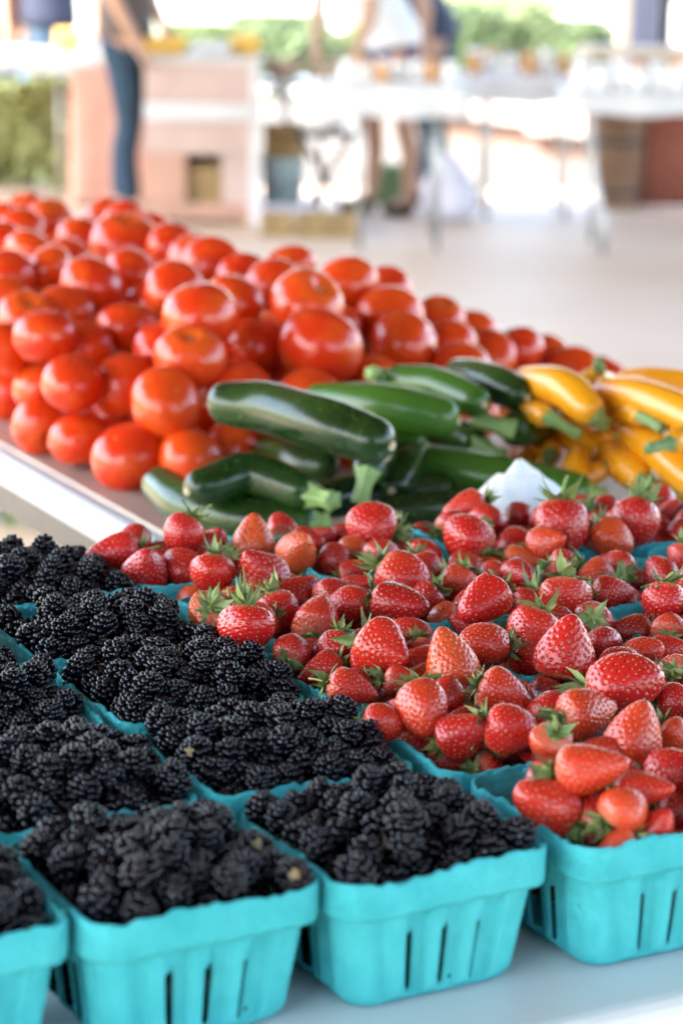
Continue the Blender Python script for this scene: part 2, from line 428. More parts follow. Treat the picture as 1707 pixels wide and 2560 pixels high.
def strawberry_mesh(seed, kind):
    rs = np.random.RandomState(seed); NU, NV = 132, 96
    tt = (1 - np.cos(np.linspace(0, math.pi, NV))) / 2
    tt = tt * .6 + np.linspace(0, 1, NV) * .4
    k = np.linspace(0, 1, 9); 
    rr = interp(PROF[kind], tt)
    rr = np.convolve(np.pad(rr, 3, mode='edge'), np.ones(7) / 7, 'valid'); rr[0] = rr[-1] = 0
    rr = np.minimum(rr, np.sqrt(np.clip(1 - ((.5 - tt) / .5) ** 2, 0, 1)) * 1.25)
    rr *= .5 / rr.max()
    ph = np.linspace(0, 2 * math.pi, NU, endpoint=False)
    Tm, Pm = np.meshgrid(tt, ph, indexing='ij'); Rm = np.repeat(rr[:, None], NU, 1)
    a2, a3 = rs.uniform(.02, .09), rs.uniform(.01, .05); p2, p3, p5 = rs.uniform(0, 6.28, 3)
    lob = 1 + a2 * np.cos(2 * Pm + p2) + a3 * np.cos(3 * Pm + p3) * (1 - .4 * Tm) + .018 * np.cos(5 * Pm + p5 + 4 * Tm) + .02 * np.sin(9 * Tm + p5) * np.cos(2 * Pm + p3)
    Rm = Rm * lob
    bend = rs.uniform(-.10, .10)
    Xc = Rm * np.cos(Pm) + bend * (Tm - .3) ** 2; Yc = Rm * np.sin(Pm); Zc = Tm - .5
    Zc = Zc + .05 * np.exp(-(np.hypot(Xc, Yc) / .16) ** 2) * (Tm < .2)          # hollow under the cap
    P = np.stack([Xc, Yc, Zc], -1)
    dU = np.roll(P, -1, 1) - np.roll(P, 1, 1); dV = np.gradient(P, axis=0); Nn = np.cross(dU, dV); Nn /= np.linalg.norm(Nn, axis=2, keepdims=True) + 1e-9
    # seeds on a spiral, denser towards the tip
    seeds = []; idx = []
    n = int(rs.uniform(175, 215)); acc = np.cumsum(np.concatenate([[0], np.maximum(rr[1:], .06) * np.hypot(np.diff(tt), np.diff(rr))])); acc /= acc[-1]
    for i in range(n):
        q = .07 + .92 * (i + .5) / n; ti = np.interp(q, acc, np.arange(NV)); pi_ = (i * 2.39996 + rs.normal(0, .05)) % (2 * math.pi)
        a, b = int(round(ti)), int(round(pi_ / (2 * math.pi) * NU)) % NU; a = min(max(a, 2), NV - 3); idx.append((a, b))
    SP = np.array([P[a, b] for a, b in idx]); SN = np.array([Nn[a, b] for a, b in idx])
    fl = P.reshape(-1, 3); d2 = ((fl[:, None] - SP[None]) ** 2).sum(2).min(1)
    pit = np.exp(-d2 / .027 ** 2); rim = np.exp(-d2 / .062 ** 2)
    fl = fl + Nn.reshape(-1, 3) * (.010 * rim - .030 * pit)[:, None]
    faces = []
    for i in range(NV - 1):
        for j in range(NU): faces.append((i*NU+j, i*NU+(j+1) % NU, (i+1)*NU+(j+1) % NU, (i+1)*NU+j))
    me = new_mesh('flesh', fl.tolist(), faces, M['flesh'])
    at = me.attributes.new('shoulder', 'FLOAT', 'POINT'); shv = np.clip(1 - (Tm - .02 - .05 * np.cos(2 * Pm + p5)) / rs.uniform(.10, .26), 0, 1).reshape(-1) ** 1.5
    at.data.foreach_set('value', shv.astype(np.float32))
    at = me.attributes.new('pit', 'FLOAT', 'POINT'); at.data.foreach_set('value', (np.exp(-d2 / .034 ** 2) * .45).astype(np.float32))
    sv = []; sf = []
    octv = [(1,0,0),(0,1,0),(-1,0,0),(0,-1,0),(.0,0,1),(0,0,-1)]
    octf = [(0,1,4),(1,2,4),(2,3,4),(3,0,4),(1,0,5),(2,1,5),(3,2,5),(0,3,5)]
    for p, nn in zip(SP, SN):
        nv = Vector(nn); up = Vector((0, 0, 1)); tv = (up - nv * up.dot(nv)); tv = tv.normalized() if tv.length > 1e-3 else nv.orthogonal().normalized(); bv = nv.cross(tv); b0 = len(sv)
        c0 = Vector(p) - nv * .009
        for x, y, z in octv: sv.append(tuple(c0 + tv * x * .019 + bv * y * .0115 + nv * z * .011))
        sf += [tuple(b0 + q for q in f) for f in octf]
    return me, new_mesh('seeds', sv, sf, M['seed'])
STRAW = [strawberry_mesh(100 + i, k) for i, k in enumerate((0, 0, 3, 1, 1, 2, 2, 3, 0, 1))]
def leaf_mesh(seed):
    rn = random.Random(seed); nx = 7; v = []; f = []
    curl = rn.uniform(-1.0, 1.3); wid = rn.uniform(.15, .23); tw = rn.uniform(-.35, .35)
    for i in range(nx):
        t_ = i / (nx - 1); w = wid * (math.sin(math.pi * min(1, t_ * .86 + .14)) ** .8) * (1 - t_ ** 4); w = max(w, .012)
        if i == nx - 1: w = .006
        z = -.20 * t_ - curl * .5 * t_ * t_
        for sgn in (-1, -.5, 0, .5, 1):
            jag = 1 + .12 * math.sin(i * 2.3 + seed) * (abs(sgn) == 1)
            v.append((t_ * (1 - .12 * abs(curl) * t_), sgn * w * jag, z + .10 * abs(sgn) * w / wid * .5 + tw * sgn * w * t_ - .035 * (sgn == 0)))
    for i in range(nx - 1):
        for j in range(4): f.append((i*5+j, (i+1)*5+j, (i+1)*5+j+1, i*5+j+1))
    return new_mesh('leaf', v, f, M['leaf'])
LEAF = [leaf_mesh(s) for s in range(9)]
def calyx_mesh(seed):
    rn = random.Random(seed); mb = MB()
    mb.lathe([(.02, .02), (.13, .012), (.15, -.005), (.12, -.03), (.05, -.045)], seg=10)
    L = rn.uniform(.15, .55); bx = rn.uniform(-.25, .25)
    mb.tube([(0, 0, -.03), (bx * .15, 0, -.03 - L * .35), (bx * .5, .02, -.03 - L * .7), (bx, .04, -.03 - L)], [.045, .034, .03, .032], 7)
    return mb.mesh('calyx', M['stalk'], True)
CALYX = [calyx_mesh(s) for s in range(6)]
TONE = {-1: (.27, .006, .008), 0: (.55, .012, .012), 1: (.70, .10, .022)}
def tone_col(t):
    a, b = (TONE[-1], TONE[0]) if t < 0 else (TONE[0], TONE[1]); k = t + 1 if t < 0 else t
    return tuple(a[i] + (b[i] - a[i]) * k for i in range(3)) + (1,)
REG = {}
def strawberry(i, p, W, L, ax, tone, label, group, leaves=10):
    rn = random.Random(1000 + i)
    r = empty('strawberry', p); r.rotation_mode = 'QUATERNION'
    q = Vector((0, 0, 1)).rotation_difference(Vector(ax)); r.rotation_quaternion = q @ Quaternion((0, 0, 1), rn.uniform(0, 6.28))
    tag(r, label, 'strawberry', group)
    asp = L / W
    pool = [3, 4, 9, 5] if asp < 1.02 else ([1, 3, 5, 6, 7, 9, 2] if asp < 1.22 else [0, 1, 2, 8, 6, 7])
    if ax[2] > .55 and leaves > 8: pool = [0, 8, 1, 0]
    fl, sd = STRAW[rn.choice(pool)]
    o = obj('flesh', fl, r); o.scale = (W, W * rn.uniform(.92, 1.04), L); o.color = tone_col(max(-1, min(1, tone + rn.uniform(-.12, .12))))
    s_ = obj('seeds', sd, o); s_['kind'] = 'stuff'
    if leaves:
        c = obj('calyx', rn.choice(CALYX), r, (0, 0, -.5 * L + .035 * L)); c.scale = (W,) * 3
        flare = rn.uniform(-.1, .55)
        for k in range(leaves):
            l = obj('leaf', rn.choice(LEAF), c, (0, 0, -.012)); l.rotation_mode = 'QUATERNION'
            l.rotation_quaternion = Quaternion((0, 0, 1), 6.283 * k / leaves + rn.uniform(-.25, .25)) @ Quaternion((0, 1, 0), flare + rn.uniform(-.3, .3)) @ Quaternion((1, 0, 0), rn.uniform(-.3, .3))
            z = rn.uniform(.38, .62) ; l.scale = (z, z * rn.uniform(.8, 1.2), z)
    REG[r.name] = ('S', i)
    return r

# ---------------------------------------------------------------- blackberries
import bmesh
def ico(sub):
    bm = bmesh.new(); bmesh.ops.create_icosphere(bm, subdivisions=sub, radius=1.0)
    v = np.array([x.co[:] for x in bm.verts]); f = [[y.index for y in x.verts] for x in bm.faces]; bm.free(); return v, f
ICV, ICF = ico(2)
IC1V, IC1F = ico(1)
def blackberry_mesh(seed, ICV=ICV, ICF=ICF):
    rs = np.random.RandomState(seed); n = rs.randint(46, 58); v = []; f = []
    Lz = rs.uniform(.52, .64)
    for i in range(n):
        z = 1 - 2 * (i + .5) / n
        if z < -.93: continue
        a = i * 2.39996 + rs.normal(0, .16); rr = math.sqrt(max(0, 1 - z * z)) ** .85
        c = np.array([rr * math.cos(a) * .41, rr * math.sin(a) * .41, z * (Lz - .11)])
        s_ = rs.uniform(.106, .126) * (1.0 if abs(z) < .7 else .9)
        nrm = np.array([c[0], c[1], c[2] * .6]); nrm /= np.linalg.norm(nrm)
        q = ICV * s_; q = q + nrm * (q @ nrm)[:, None] * .0
        b = len(v); v += (c + q).tolist(); f += [tuple(b + k for k in t_) for t_ in ICF]
    b = len(v); v += (ICV * np.array([.33, .33, Lz - .17])).tolist(); f += [tuple(b + k for k in t_) for t_ in ICF]
    return new_mesh('blackberry', v, f, M['black'])
BLK = [blackberry_mesh(300 + i) for i in range(10)]
BLK_LOW = [blackberry_mesh(300 + i, IC1V, IC1F) for i in range(6)]
def bb_calyx(seed):
    rn = random.Random(seed); v = []; f = []; mb = MB(); mb.lathe([(.05, .02), (.13, .0), (.10, -.04), (.03, -.06)], seg=9); v, f = mb.v, mb.f
    for k in range(5):
        a = 6.283 * k / 5 + rn.uniform(-.2, .2); l = rn.uniform(.19, .27); b = len(v)
        for t_, w in ((.08, .06), (.6 * l + .05, .075), (l, .008)):
            for s_ in (-1, 0, 1):
                x, y = t_, s_ * w; v.append((x * math.cos(a) - y * math.sin(a), x * math.sin(a) + y * math.cos(a), -.02 - .10 * t_ - .02 * (s_ == 0)))
        for i in range(2):
            for j in range(2): f.append((b+i*3+j, b+(i+1)*3+j, b+(i+1)*3+j+1, b+i*3+j+1))
    return new_mesh('calyx', v, f, M['core'])
BBC = [bb_calyx(s) for s in range(3)]
def blackberry(i, p, r, label, group):
    rn = random.Random(5000 + i)
    o = bpy.data.objects.new('blackberry', rn.choice(BLK)); link(o)
    o.location = p; o.rotation_mode = 'QUATERNION'
    ax = Vector((rn.gauss(0, 1), rn.gauss(0, 1), rn.gauss(0, .7) + .1)).normalized()
    cal = rn.random() < .022
    if cal: ax = Vector((rn.uniform(-.5, .5), .8, rn.uniform(-.9, -.1))).normalized()
    o.rotation_quaternion = Vector((0, 0, 1)).rotation_difference(ax) @ Quaternion((0, 0, 1), rn.uniform(0, 6.28))
    w = 2 * r * .99; o.scale = (w, w, w * rn.uniform(.98, 1.14))
    tag(o, label, 'blackberry', group)
    if cal: obj('calyx', rn.choice(BBC), o, (0, 0, -.5)).scale = (.7, .7, .7)
    REG[o.name] = ('B', i)
    return o

# ---------------------------------------------------------------- tomatoes
def tomato_mesh(seed):
    rs = np.random.RandomState(seed); NU, NV = 48, 32
    th = np.linspace(0, math.pi, NV); ph = np.linspace(0, 2 * math.pi, NU, endpoint=False); T, Pm = np.meshgrid(th, ph, indexing='ij')
    fl = rs.uniform(.72, .87); k = rs.choice([4, 5, 6]); a = rs.uniform(.010, .036); p1, p2 = rs.uniform(0, 6.28, 2); e = rs.uniform(.0, .05)
    r = np.sin(T) ** .92 * (1 + a * np.cos(k * Pm + p1) * np.clip(-np.cos(T) + .35, 0, 1.3) + e * np.cos(2 * Pm + p2))
    z = np.cos(T) * fl; rad = np.sin(T)
    z = z + .24 * np.exp(-(rad / .24) ** 2) * (np.cos(T) < 0) - .035 * np.exp(-(rad / .12) ** 2) * (np.cos(T) > 0)
    z = z * (1 + .05 * np.cos(Pm + p2) * np.sin(T))
    P = np.stack([r * np.cos(Pm), r * np.sin(Pm), z], -1).reshape(-1, 3)
    F = [(i*NU+j, (i+1)*NU+j, (i+1)*NU+(j+1) % NU, i*NU+(j+1) % NU) for i in range(NV - 1) for j in range(NU)]
    me = new_mesh('tomato', P.tolist(), F, M['tomato'])
    at = me.attributes.new('shoulder', 'FLOAT', 'POINT'); at.data.foreach_set('value', (np.clip((-np.cos(T) - .55) / .5, 0, 1) * .7).reshape(-1).astype(np.float32))
    return me, fl
TOM = [tomato_mesh(400 + i) for i in range(8)]
mb = MB(); mb.lathe([(.002, .012), (.03, .012), (.045, .004), (.04, -.01)], seg=9); BLOS = mb.mesh('blossom_scar', M['scar'], True)
mb = MB(); mb.lathe([(.12, .0), (.10, -.03), (.04, -.035), (.03, -.06), (.002, -.06)], seg=12); SCAR = mb.mesh('stem_scar', M['scar'], True)
def tomato(i, p, r, label, group):
    rn = random.Random(9000 + i); me, fl = rn.choice(TOM)
    o = bpy.data.objects.new('tomato', me); link(o); o.location = p; o.rotation_mode = 'QUATERNION'
    ax = Vector((rn.gauss(0, .6), rn.gauss(-.1, .6), 1)).normalized()
    if rn.random() < .12: ax = Vector((rn.gauss(0, .6), -.9, rn.uniform(-.2, .5))).normalized()
    if i < 900 and rn.random() < .13: ax = Vector((rn.gauss(0, .35), rn.uniform(.1, .7), -1)).normalized()
    o.rotation_quaternion = Vector((0, 0, 1)).rotation_difference(ax) @ Quaternion((0, 0, 1), rn.uniform(0, 6.28))
    o.scale = (r * 1.03, r * 1.03, r * 1.08)
    tag(o, label, 'tomato', group)
    obj('blossom_scar', BLOS, o, (0, 0, fl - .036)); obj('stem_scar', SCAR, o, (0, 0, -fl + .245))
    REG[o.name] = ('T', i)
    return o

# ---------------------------------------------------------------- zucchini and squash
def catmull(P, n):
    P = [Vector(p) for p in P]; P = [P[0] * 2 - P[1]] + P + [P[-1] * 2 - P[-2]]; out = []
    seg = len(P) - 3
    for i in range(n):
        s_ = i / (n - 1) * seg; k = min(int(s_), seg - 1); t_ = s_ - k; a, b, c, d = P[k:k+4]
        out.append(.5 * ((2*b) + (c-a)*t_ + (2*a-5*b+4*c-d)*t_*t_ + (3*b-a-3*c+d)*t_**3))
    return out
def squash(i, name, pts, r, tone, stem, label):
    rn = random.Random(700 + i); yellow = name == 'yellow_squash'
    root = empty(name, pts[0]); o0 = Vector(pts[0]); tag(root, label, 'squash' if yellow else 'zucchini', 'heap of yellow squash' if yellow else 'heap of green zucchini')
    N = 34; SEG = 30
    C_ = [p - o0 for p in catmull(pts, N)]; L = sum((C_[k+1] - C_[k]).length for k in range(N - 1))
    dirs = (C_[0] - C_[1]).normalized(); dire = (C_[-1] - C_[-2]).normalized()
    e0, e1 = r * (.55 if stem else .85), r * .95                                # rounded ends beyond the listed points
    cen = [C_[0] + dirs * e0 * (1 - k / 6) for k in range(6)] + C_ + [C_[-1] + dire * e1 * (k + 1) / 8 for k in range(8)]
    n_ = len(cen); rads = []
    for k in range(n_):
        sb = min(1, max(0, (k - 6) / (N - 1))); body = 1 - .16 * (1 - min(1, sb / .45)) ** 2 - .12 * max(0, (sb - .6) / .4) ** 2
        if k < 6: q = 1 - k / 6; w = body * ((.66 + .34 * math.cos(q * 1.57)) if stem else math.sqrt(max(0.002, 1 - q * q)))
        elif k < 6 + N: w = body
        else: q = (k - 6 - N + 1) / 8; w = body * (math.sqrt(max(0, 1 - q * q)) if q < 1 else .06)
        rads.append(r * max(w, .05))
    mb = MB(); mb.tube(cen, rads, SEG)
    # slight ribs and unevenness
    ph = rn.uniform(0, 6); vv = []
    for q, p in enumerate(mb.v):
        k, j = divmod(q, SEG); c = cen[k]; d = Vector(p) - c
        d *= 1 + .014 * math.cos(5 * 6.283 * j / SEG + ph) + .012 * math.sin(k * .35 + ph + 2 * math.cos(6.283 * j / SEG)); vv.append(tuple(c + d))
    mb.v = vv
    b = mb.build('skin', M['squash'] if yellow else M['zuc'], root, smooth=True)
    if yellow: b.color = (.76 + .04 * tone, .30 + .09 * tone, .008, 1)
    else:
        k = (tone + 1) / 2; b.color = (.003 + .045 * k, .014 + .13 * k, .003 + .012 * k, 1)
    rot = Vector((0, 0, 1)).rotation_difference(dire)
    m2 = MB(); m2.lathe([(.002, .0012), (r * .17, .001), (r * .2, -.001), (r * .18, -.003)], seg=10)
    s_ = m2.build('blossom_scar', M['blossom'], root, C_[-1] + dire * (e1 * .985), smooth=True); s_.rotation_mode = 'QUATERNION'; s_.rotation_quaternion = rot
    if stem:
        tip = Vector(stem) - o0; a = C_[0] + dirs * e0 * .6; mid = a.lerp(tip, .45) + dirs * (tip - a).length * .12
        P = catmull([a, mid, tip], 12); m3 = MB(); rr = [r * (.62 - .26 * min(1, k / 5) + .08 * max(0, (k - 7) / 4)) for k in range(12)]
        m3.tube(P, rr, 20); vv = []
        for q, p in enumerate(m3.v):
            k, j = divmod(q, 20)
            if k < 12:
                c = P[k]; d = Vector(p) - c; d *= 1 + .16 * math.cos(5 * 6.283 * j / 20 + ph); p = tuple(c + d)
            vv.append(p)
        m3.v = vv; s2 = m3.build('stem', M['stem'], root, smooth=True)
        s2.color = ((.05, .12, .03, 1) if yellow and i % 2 else (.12, .22, .06, 1)) if yellow else (.17, .30, .08, 1)
    REG[root.name] = ('Z', i)
    return root

# ---------------------------------------------------------------- placement data (metres)
BASKETS_B = [(0.51, 0.49, 0.0192, 'teal pulp basket heaped with blackberries at the front, centre of the picture'),
 (1.49, 0.55, 0.0193, 'teal pulp basket heaped with blackberries at the front, left of centre'),
 (2.47, 0.62, 0.001, 'teal pulp blackberry basket cut off at the lower left corner'),
 (0.52, 1.55, -0.0135, 'second-row teal basket of blackberries touching the strawberry baskets'),
 (1.53, 1.57, -0.028, 'second-row teal basket of blackberries at the left'),
 (0.52, 2.61, -0.0073, 'third-row teal basket of blackberries touching the strawberry baskets'),
 (1.53, 2.62, -0.0058, 'third-row teal basket of blackberries cut by the left edge'),
 (0.52, 3.67, -0.0286, 'fourth-row teal basket of blackberries touching the strawberry baskets'),
 (1.54, 3.66, -0.0284, 'fourth-row teal basket of blackberries, only a rim corner showing at left'),
 (0.5, 4.74, 0.0314, 'rearmost teal basket of blackberries beside the bare floor')]
BASKETS_S = [(-0.53, 0.41, 0.0035, 'teal pulp basket of strawberries, front one in the column beside the blackberries'),
 (-0.5, 1.4, -0.0144, 'teal pulp basket of strawberries, second one in the column beside the blackberries'),
 (-0.5, 2.43, 0.0239, 'teal pulp basket of strawberries, third one in the column beside the blackberries'),
 (-0.53, 3.55, -0.0274, 'teal pulp basket of strawberries, fourth one in the column beside the blackberries'),
 (-0.5, 4.78, 0.0113, 'teal pulp basket of strawberries, rear one in the column beside the blackberries'),
 (-1.53, 0.46, 0.0233, 'teal pulp basket of strawberries, front one in the second strawberry column'),
 (-1.51, 1.49, -0.0171, 'teal pulp basket of strawberries, second one in the second strawberry column'),
 (-1.5, 2.47, 0.0248, 'teal pulp basket of strawberries, third one in the second strawberry column'),
 (-1.52, 3.5, 0.0234, 'teal pulp basket of strawberries, fourth one in the second strawberry column'),
 (-1.5, 4.55, -0.0303, 'teal pulp basket of strawberries, rear one in the second strawberry column'),
 (-2.53, 2.4, 0.013, 'teal pulp basket of strawberries, third one in the third strawberry column'),
 (-2.5, 3.3, -0.0313, 'teal pulp basket of strawberries, fourth one in the third strawberry column'),
 (-2.52, 4.5, 0.0002, 'teal pulp basket of strawberries, rear one in the third strawberry column'),
 (-3.52, 3.4, -0.004, 'teal pulp basket of strawberries, fourth one in the rightmost strawberry column'),
 (-3.52, 4.5, -0.0186, 'teal pulp basket of strawberries, rear one in the rightmost strawberry column')]
STRAWS = [(0, -0.1706, 1.6648, 0.8235, 0.0298, 0.043, -0.967, -0.212, -0.141, 0.0, 'red strawberry, tip to the left, in the rear basket beside the blackberries'),
 (1, -0.1432, 1.6277, 0.8235, 0.0347, 0.0364, 0.102, -0.6, 0.793, 0.0, 'large red strawberry, tip towards the camera, in the rear basket beside the blackberries'),
 (2, -0.1193, 1.6796, 0.8367, 0.0302, 0.0303, -0.552, -0.356, -0.754, 0.0, 'red strawberry, cap on top, tip down, in the rear basket beside the blackberries'),
 (3, -0.1352, 1.7115, 0.8148, 0.021, 0.029, -0.987, 0.036, 0.154, 0.0, 'small red strawberry, tip to the left in the rear basket beside blackberries, leftmost'),
 (4, -0.098, 1.7243, 0.8191, 0.0274, 0.0288, 0.373, -0.472, 0.799, 0.0, 'red strawberry, tip towards the camera, in the rear basket beside the blackberries'),
 (5, -0.0676, 1.7029, 0.8301, 0.0363, 0.0356, -0.05, 0.143, 0.988, 1.0, 'large orange-red strawberry, tip up, in the rear basket beside the blackberries'),
 (6, -0.1167, 1.7153, 0.808, 0.021, 0.024, -0.86, -0.059, 0.506, 0.0, 'small red strawberry, tip to the left in the rear basket beside blackberries, rightmost'),
 (7, -0.048, 1.7778, 0.8191, 0.0259, 0.0272, -0.273, 0.79, 0.549, 0.0, 'red strawberry, cap facing the camera, in the rear basket of the second column'),
 (8, -0.0317, 1.6643, 0.8301, 0.0329, 0.0345, 0.279, -0.682, 0.676, 1.0, 'large orange-red strawberry, tip towards the camera, in the rear basket beside the blackberries'),
 (9, -0.0918, 1.5875, 0.8301, 0.0322, 0.0286, -0.122, -0.393, -0.911, 0.0, 'large red strawberry, cap on top, tip down, in the fourth basket beside the blackberries'),
 (10, -0.0577, 1.5903, 0.8321, 0.0377, 0.0421, -0.48, -0.406, 0.777, -0.4, 'large dark red strawberry, tip up, in the fourth basket beside the blackberries'),
 (11, -0.1258, 1.6772, 0.8015, 0.021, 0.0269, -0.995, -0.024, -0.1, -0.2, 'small red strawberry, tip to the left in the rear basket beside blackberries, second'),
 (12, -0.0751, 1.5737, 0.8172, 0.0221, 0.0343, -0.963, -0.236, 0.127, -0.5, 'small dark red strawberry, tip to the left, in the fourth basket beside the blackberries'),
 (13, -0.0911, 1.5019, 0.8235, 0.0285, 0.0299, -0.279, 0.682, -0.676, 0.9, 'orange-red strawberry, cap facing the camera, in the fourth basket beside the blackberries'),
 (14, -0.061, 1.4387, 0.8323, 0.0387, 0.0317, -0.069, -0.473, -0.878, 0.0, 'large red strawberry, cap on top, tip down, in the third basket beside the blackberries'),
 (15, -0.0419, 1.5179, 0.8213, 0.0298, 0.0324, 0.355, -0.298, -0.886, -0.3, 'red strawberry, cap on top, tip down, in the fourth basket beside the blackberries'),
 (16, -0.0306, 1.6251, 0.8103, 0.021, 0.026, 0.94, -0.33, 0.093, 0.7, 'small orange-red strawberry, tip to the right, in the fourth basket beside the blackberries'),
 (17, -0.1064, 1.6095, 0.8059, 0.021, 0.024, 0.806, -0.222, 0.548, 0.8, 'small orange-red strawberry, tip to the right, in the rear basket beside the blackberries'),
 (18, -0.0147, 1.4981, 0.8235, 0.0351, 0.0369, 0.172, 0.845, 0.505, 0.2, 'large red strawberry, cap facing the camera, in the fourth basket beside the blackberries'),
 (19, -0.0187, 1.686, 0.8103, 0.021, 0.024, 0.967, -0.126, 0.221, 0.3, 'small bright red strawberry, tip to the right, in the rear basket of the second column'),
 (20, -0.0128, 1.7404, 0.8191, 0.0231, 0.0245, 0.579, -0.511, 0.636, -0.4, 'dark red strawberry, tip towards the camera, in the rear basket of the second column'),
 (21, -0.0471, 1.455, 0.8015, 0.021, 0.0315, -0.937, -0.198, 0.288, 0.0, 'small red strawberry, tip to the left, in the third basket beside the blackberries'),
 (22, -0.0197, 1.4502, 0.8147, 0.0211, 0.024, 0.657, 0.716, 0.236, 0.0, 'small red strawberry, cap facing the camera, in the third basket beside the blackberries'),
 (23, -0.0119, 1.4046, 0.8147, 0.0239, 0.0328, -0.878, -0.41, -0.248, -0.1, 'red strawberry, tip to the left in the third basket beside blackberries, leftmost'),
 (24, -0.0407, 1.5335, 0.798, 0.021, 0.024, 0.967, -0.126, 0.221, 0.0, 'small red strawberry, tip to the right in the fourth basket beside blackberries, leftmost'),
 (25, 0.0225, 1.7266, 0.8342, 0.0395, 0.0401, -0.931, -0.095, 0.353, -0.1, 'large red strawberry, tip to the left, in the rear basket of the second column'),
 (26, 0.0095, 1.706, 0.8194, 0.0251, 0.0263, 0.533, 0.752, 0.388, 0.9, 'orange-red strawberry, cap facing the camera, in the rear basket of the second column'),
 (27, 0.0456, 1.7351, 0.8147, 0.0246, 0.0281, 0.71, -0.192, 0.677, 0.1, 'red strawberry, tip to the right, in the rear basket of the second column'),
 (28, 0.0711, 1.8064, 0.8081, 0.0213, 0.0312, 0.98, -0.146, 0.138, -0.7, 'small maroon strawberry, tip to the right in the rear basket of the third column, leftmost'),
 (29, 0.1, 1.8129, 0.8279, 0.03, 0.038, -0.92, -0.25, -0.302, 0.3, 'bright red strawberry, tip to the left, in the rear basket of the third column'),
 (30, 0.096, 1.6991, 0.8323, 0.0381, 0.0429, -0.703, 0.542, 0.46, 0.0, 'large red strawberry, cap facing the camera, in the rear basket of the second column'),
 (31, 0.1307, 1.8118, 0.8059, 0.021, 0.024, 0.373, -0.472, 0.799, -0.8, 'small maroon strawberry, tip towards the camera, in the rear basket of the third column'),
 (32, 0.1515, 1.8442, 0.8103, 0.021, 0.024, 0.806, -0.222, 0.548, -0.2, 'small red strawberry, tip to the right, in the rear basket of the third column'),
 (33, 0.1456, 1.7877, 0.8103, 0.021, 0.024, 0.743, -0.385, 0.548, -0.7, 'small maroon strawberry, tip to the right in the rear basket of the third column, rightmost'),
 (34, 0.1707, 1.7267, 0.8345, 0.0423, 0.0457, -0.019, -0.473, -0.881, -0.3, 'large red strawberry, cap on top, tip down, in the rear basket of the third column'),
 (35, 0.1568, 1.6862, 0.8325, 0.0278, 0.035, 0.661, -0.63, 0.408, 0.5, 'bright red strawberry, tip towards the camera, in the fourth basket of the third column'),
 (36, 0.2109, 1.7351, 0.8235, 0.0338, 0.0369, 0.729, -0.469, -0.498, 0.8, 'large orange-red strawberry, tip to the right, in the rear basket of the third column'),
 (37, 0.2319, 1.7635, 0.8301, 0.0404, 0.04, -0.283, -0.674, -0.682, -0.2, 'large red strawberry, cap on top, tip down, in the rear basket at the right edge'),
 (38, 0.2517, 1.8716, 0.8213, 0.0224, 0.024, 0.421, -0.313, 0.851, 0.0, 'small red strawberry, tip up in the rear basket at the right edge, leftmost'),
 (39, 0.2403, 1.7747, 0.8061, 0.021, 0.024, 0.015, -0.548, -0.836, 0.5, 'small bright red strawberry cap on top, tip down, in rear basket at the right edge'),
 (40, 0.2544, 1.7879, 0.8057, 0.021, 0.024, 0.972, -0.205, -0.112, 0.0, 'small red strawberry, tip to the right, in the rear basket at the right edge'),
 (41, 0.2723, 1.849, 0.8213, 0.0224, 0.024, 0.421, -0.313, 0.851, -0.1, 'small red strawberry, tip up in the rear basket at the right edge, rightmost'),
 (42, 0.2717, 1.7821, 0.8191, 0.0245, 0.0245, -0.878, -0.41, -0.248, -0.2, 'red strawberry, tip to the left, in the rear basket at the right edge'),
 (43, 0.2562, 1.6734, 0.8235, 0.021, 0.027, -0.156, -0.392, -0.907, 0.0, 'small red strawberry, cap on top in the fourth basket of the third column, rightmost'),
 (44, 0.0454, 1.5899, 0.8279, 0.0362, 0.0428, 0.843, -0.286, -0.455, 0.1, 'large red strawberry, tip to the right, in the fourth basket of the second column'),
 (45, 0.0637, 1.6429, 0.8191, 0.0286, 0.0314, 0.483, -0.518, -0.706, 0.0, 'red strawberry, cap on top, tip down, in the fourth basket of the second column'),
 (46, 0.0105, 1.6511, 0.8169, 0.021, 0.024, 0.878, -0.256, 0.405, 0.0, 'small red strawberry, tip to the right, in the rear basket of the second column'),
 (47, 0.0128, 1.5996, 0.8191, 0.021, 0.0326, 0.809, -0.416, 0.415, -0.1, 'small red strawberry, tip to the right, in the fourth basket of the second column'),
 (48, 0.0076, 1.5325, 0.8251, 0.0278, 0.0316, 0.765, -0.491, 0.416, 0.1, 'red strawberry, tip to the right, in the fourth basket beside the blackberries'),
 (49, 0.0414, 1.5148, 0.8301, 0.0304, 0.0428, 0.895, -0.444, -0.043, -0.6, 'dark red strawberry, tip to the right, in the fourth basket beside the blackberries'),
 (50, 0.0936, 1.6607, 0.8191, 0.0229, 0.0295, -0.821, -0.228, 0.523, 0.1, 'red strawberry, tip to the left, in the fourth basket of the second column'),
 (51, 0.0844, 1.6018, 0.8213, 0.0309, 0.0279, -0.479, -0.366, -0.798, 0.3, 'large bright red strawberry cap on top, tip down, in fourth basket of the second column'),
 (52, 0.1148, 1.684, 0.8125, 0.021, 0.024, 0.985, -0.165, 0.055, 0.8, 'small orange-red strawberry, tip to the right, in the rear basket of the third column'),
 (53, 0.1373, 1.6828, 0.8189, 0.0219, 0.0308, 0.972, -0.205, -0.112, 0.9, 'small orange-red strawberry, tip to the right, in the fourth basket of the third column'),
 (54, 0.1315, 1.6127, 0.8257, 0.0259, 0.0344, 0.342, -0.913, 0.221, -0.4, 'dark red strawberry, tip towards the camera, in the fourth basket of the second column'),
 (55, 0.1649, 1.6483, 0.8235, 0.0312, 0.0296, -0.335, -0.132, 0.933, -0.1, 'large red strawberry, tip up, in the fourth basket of the third column'),
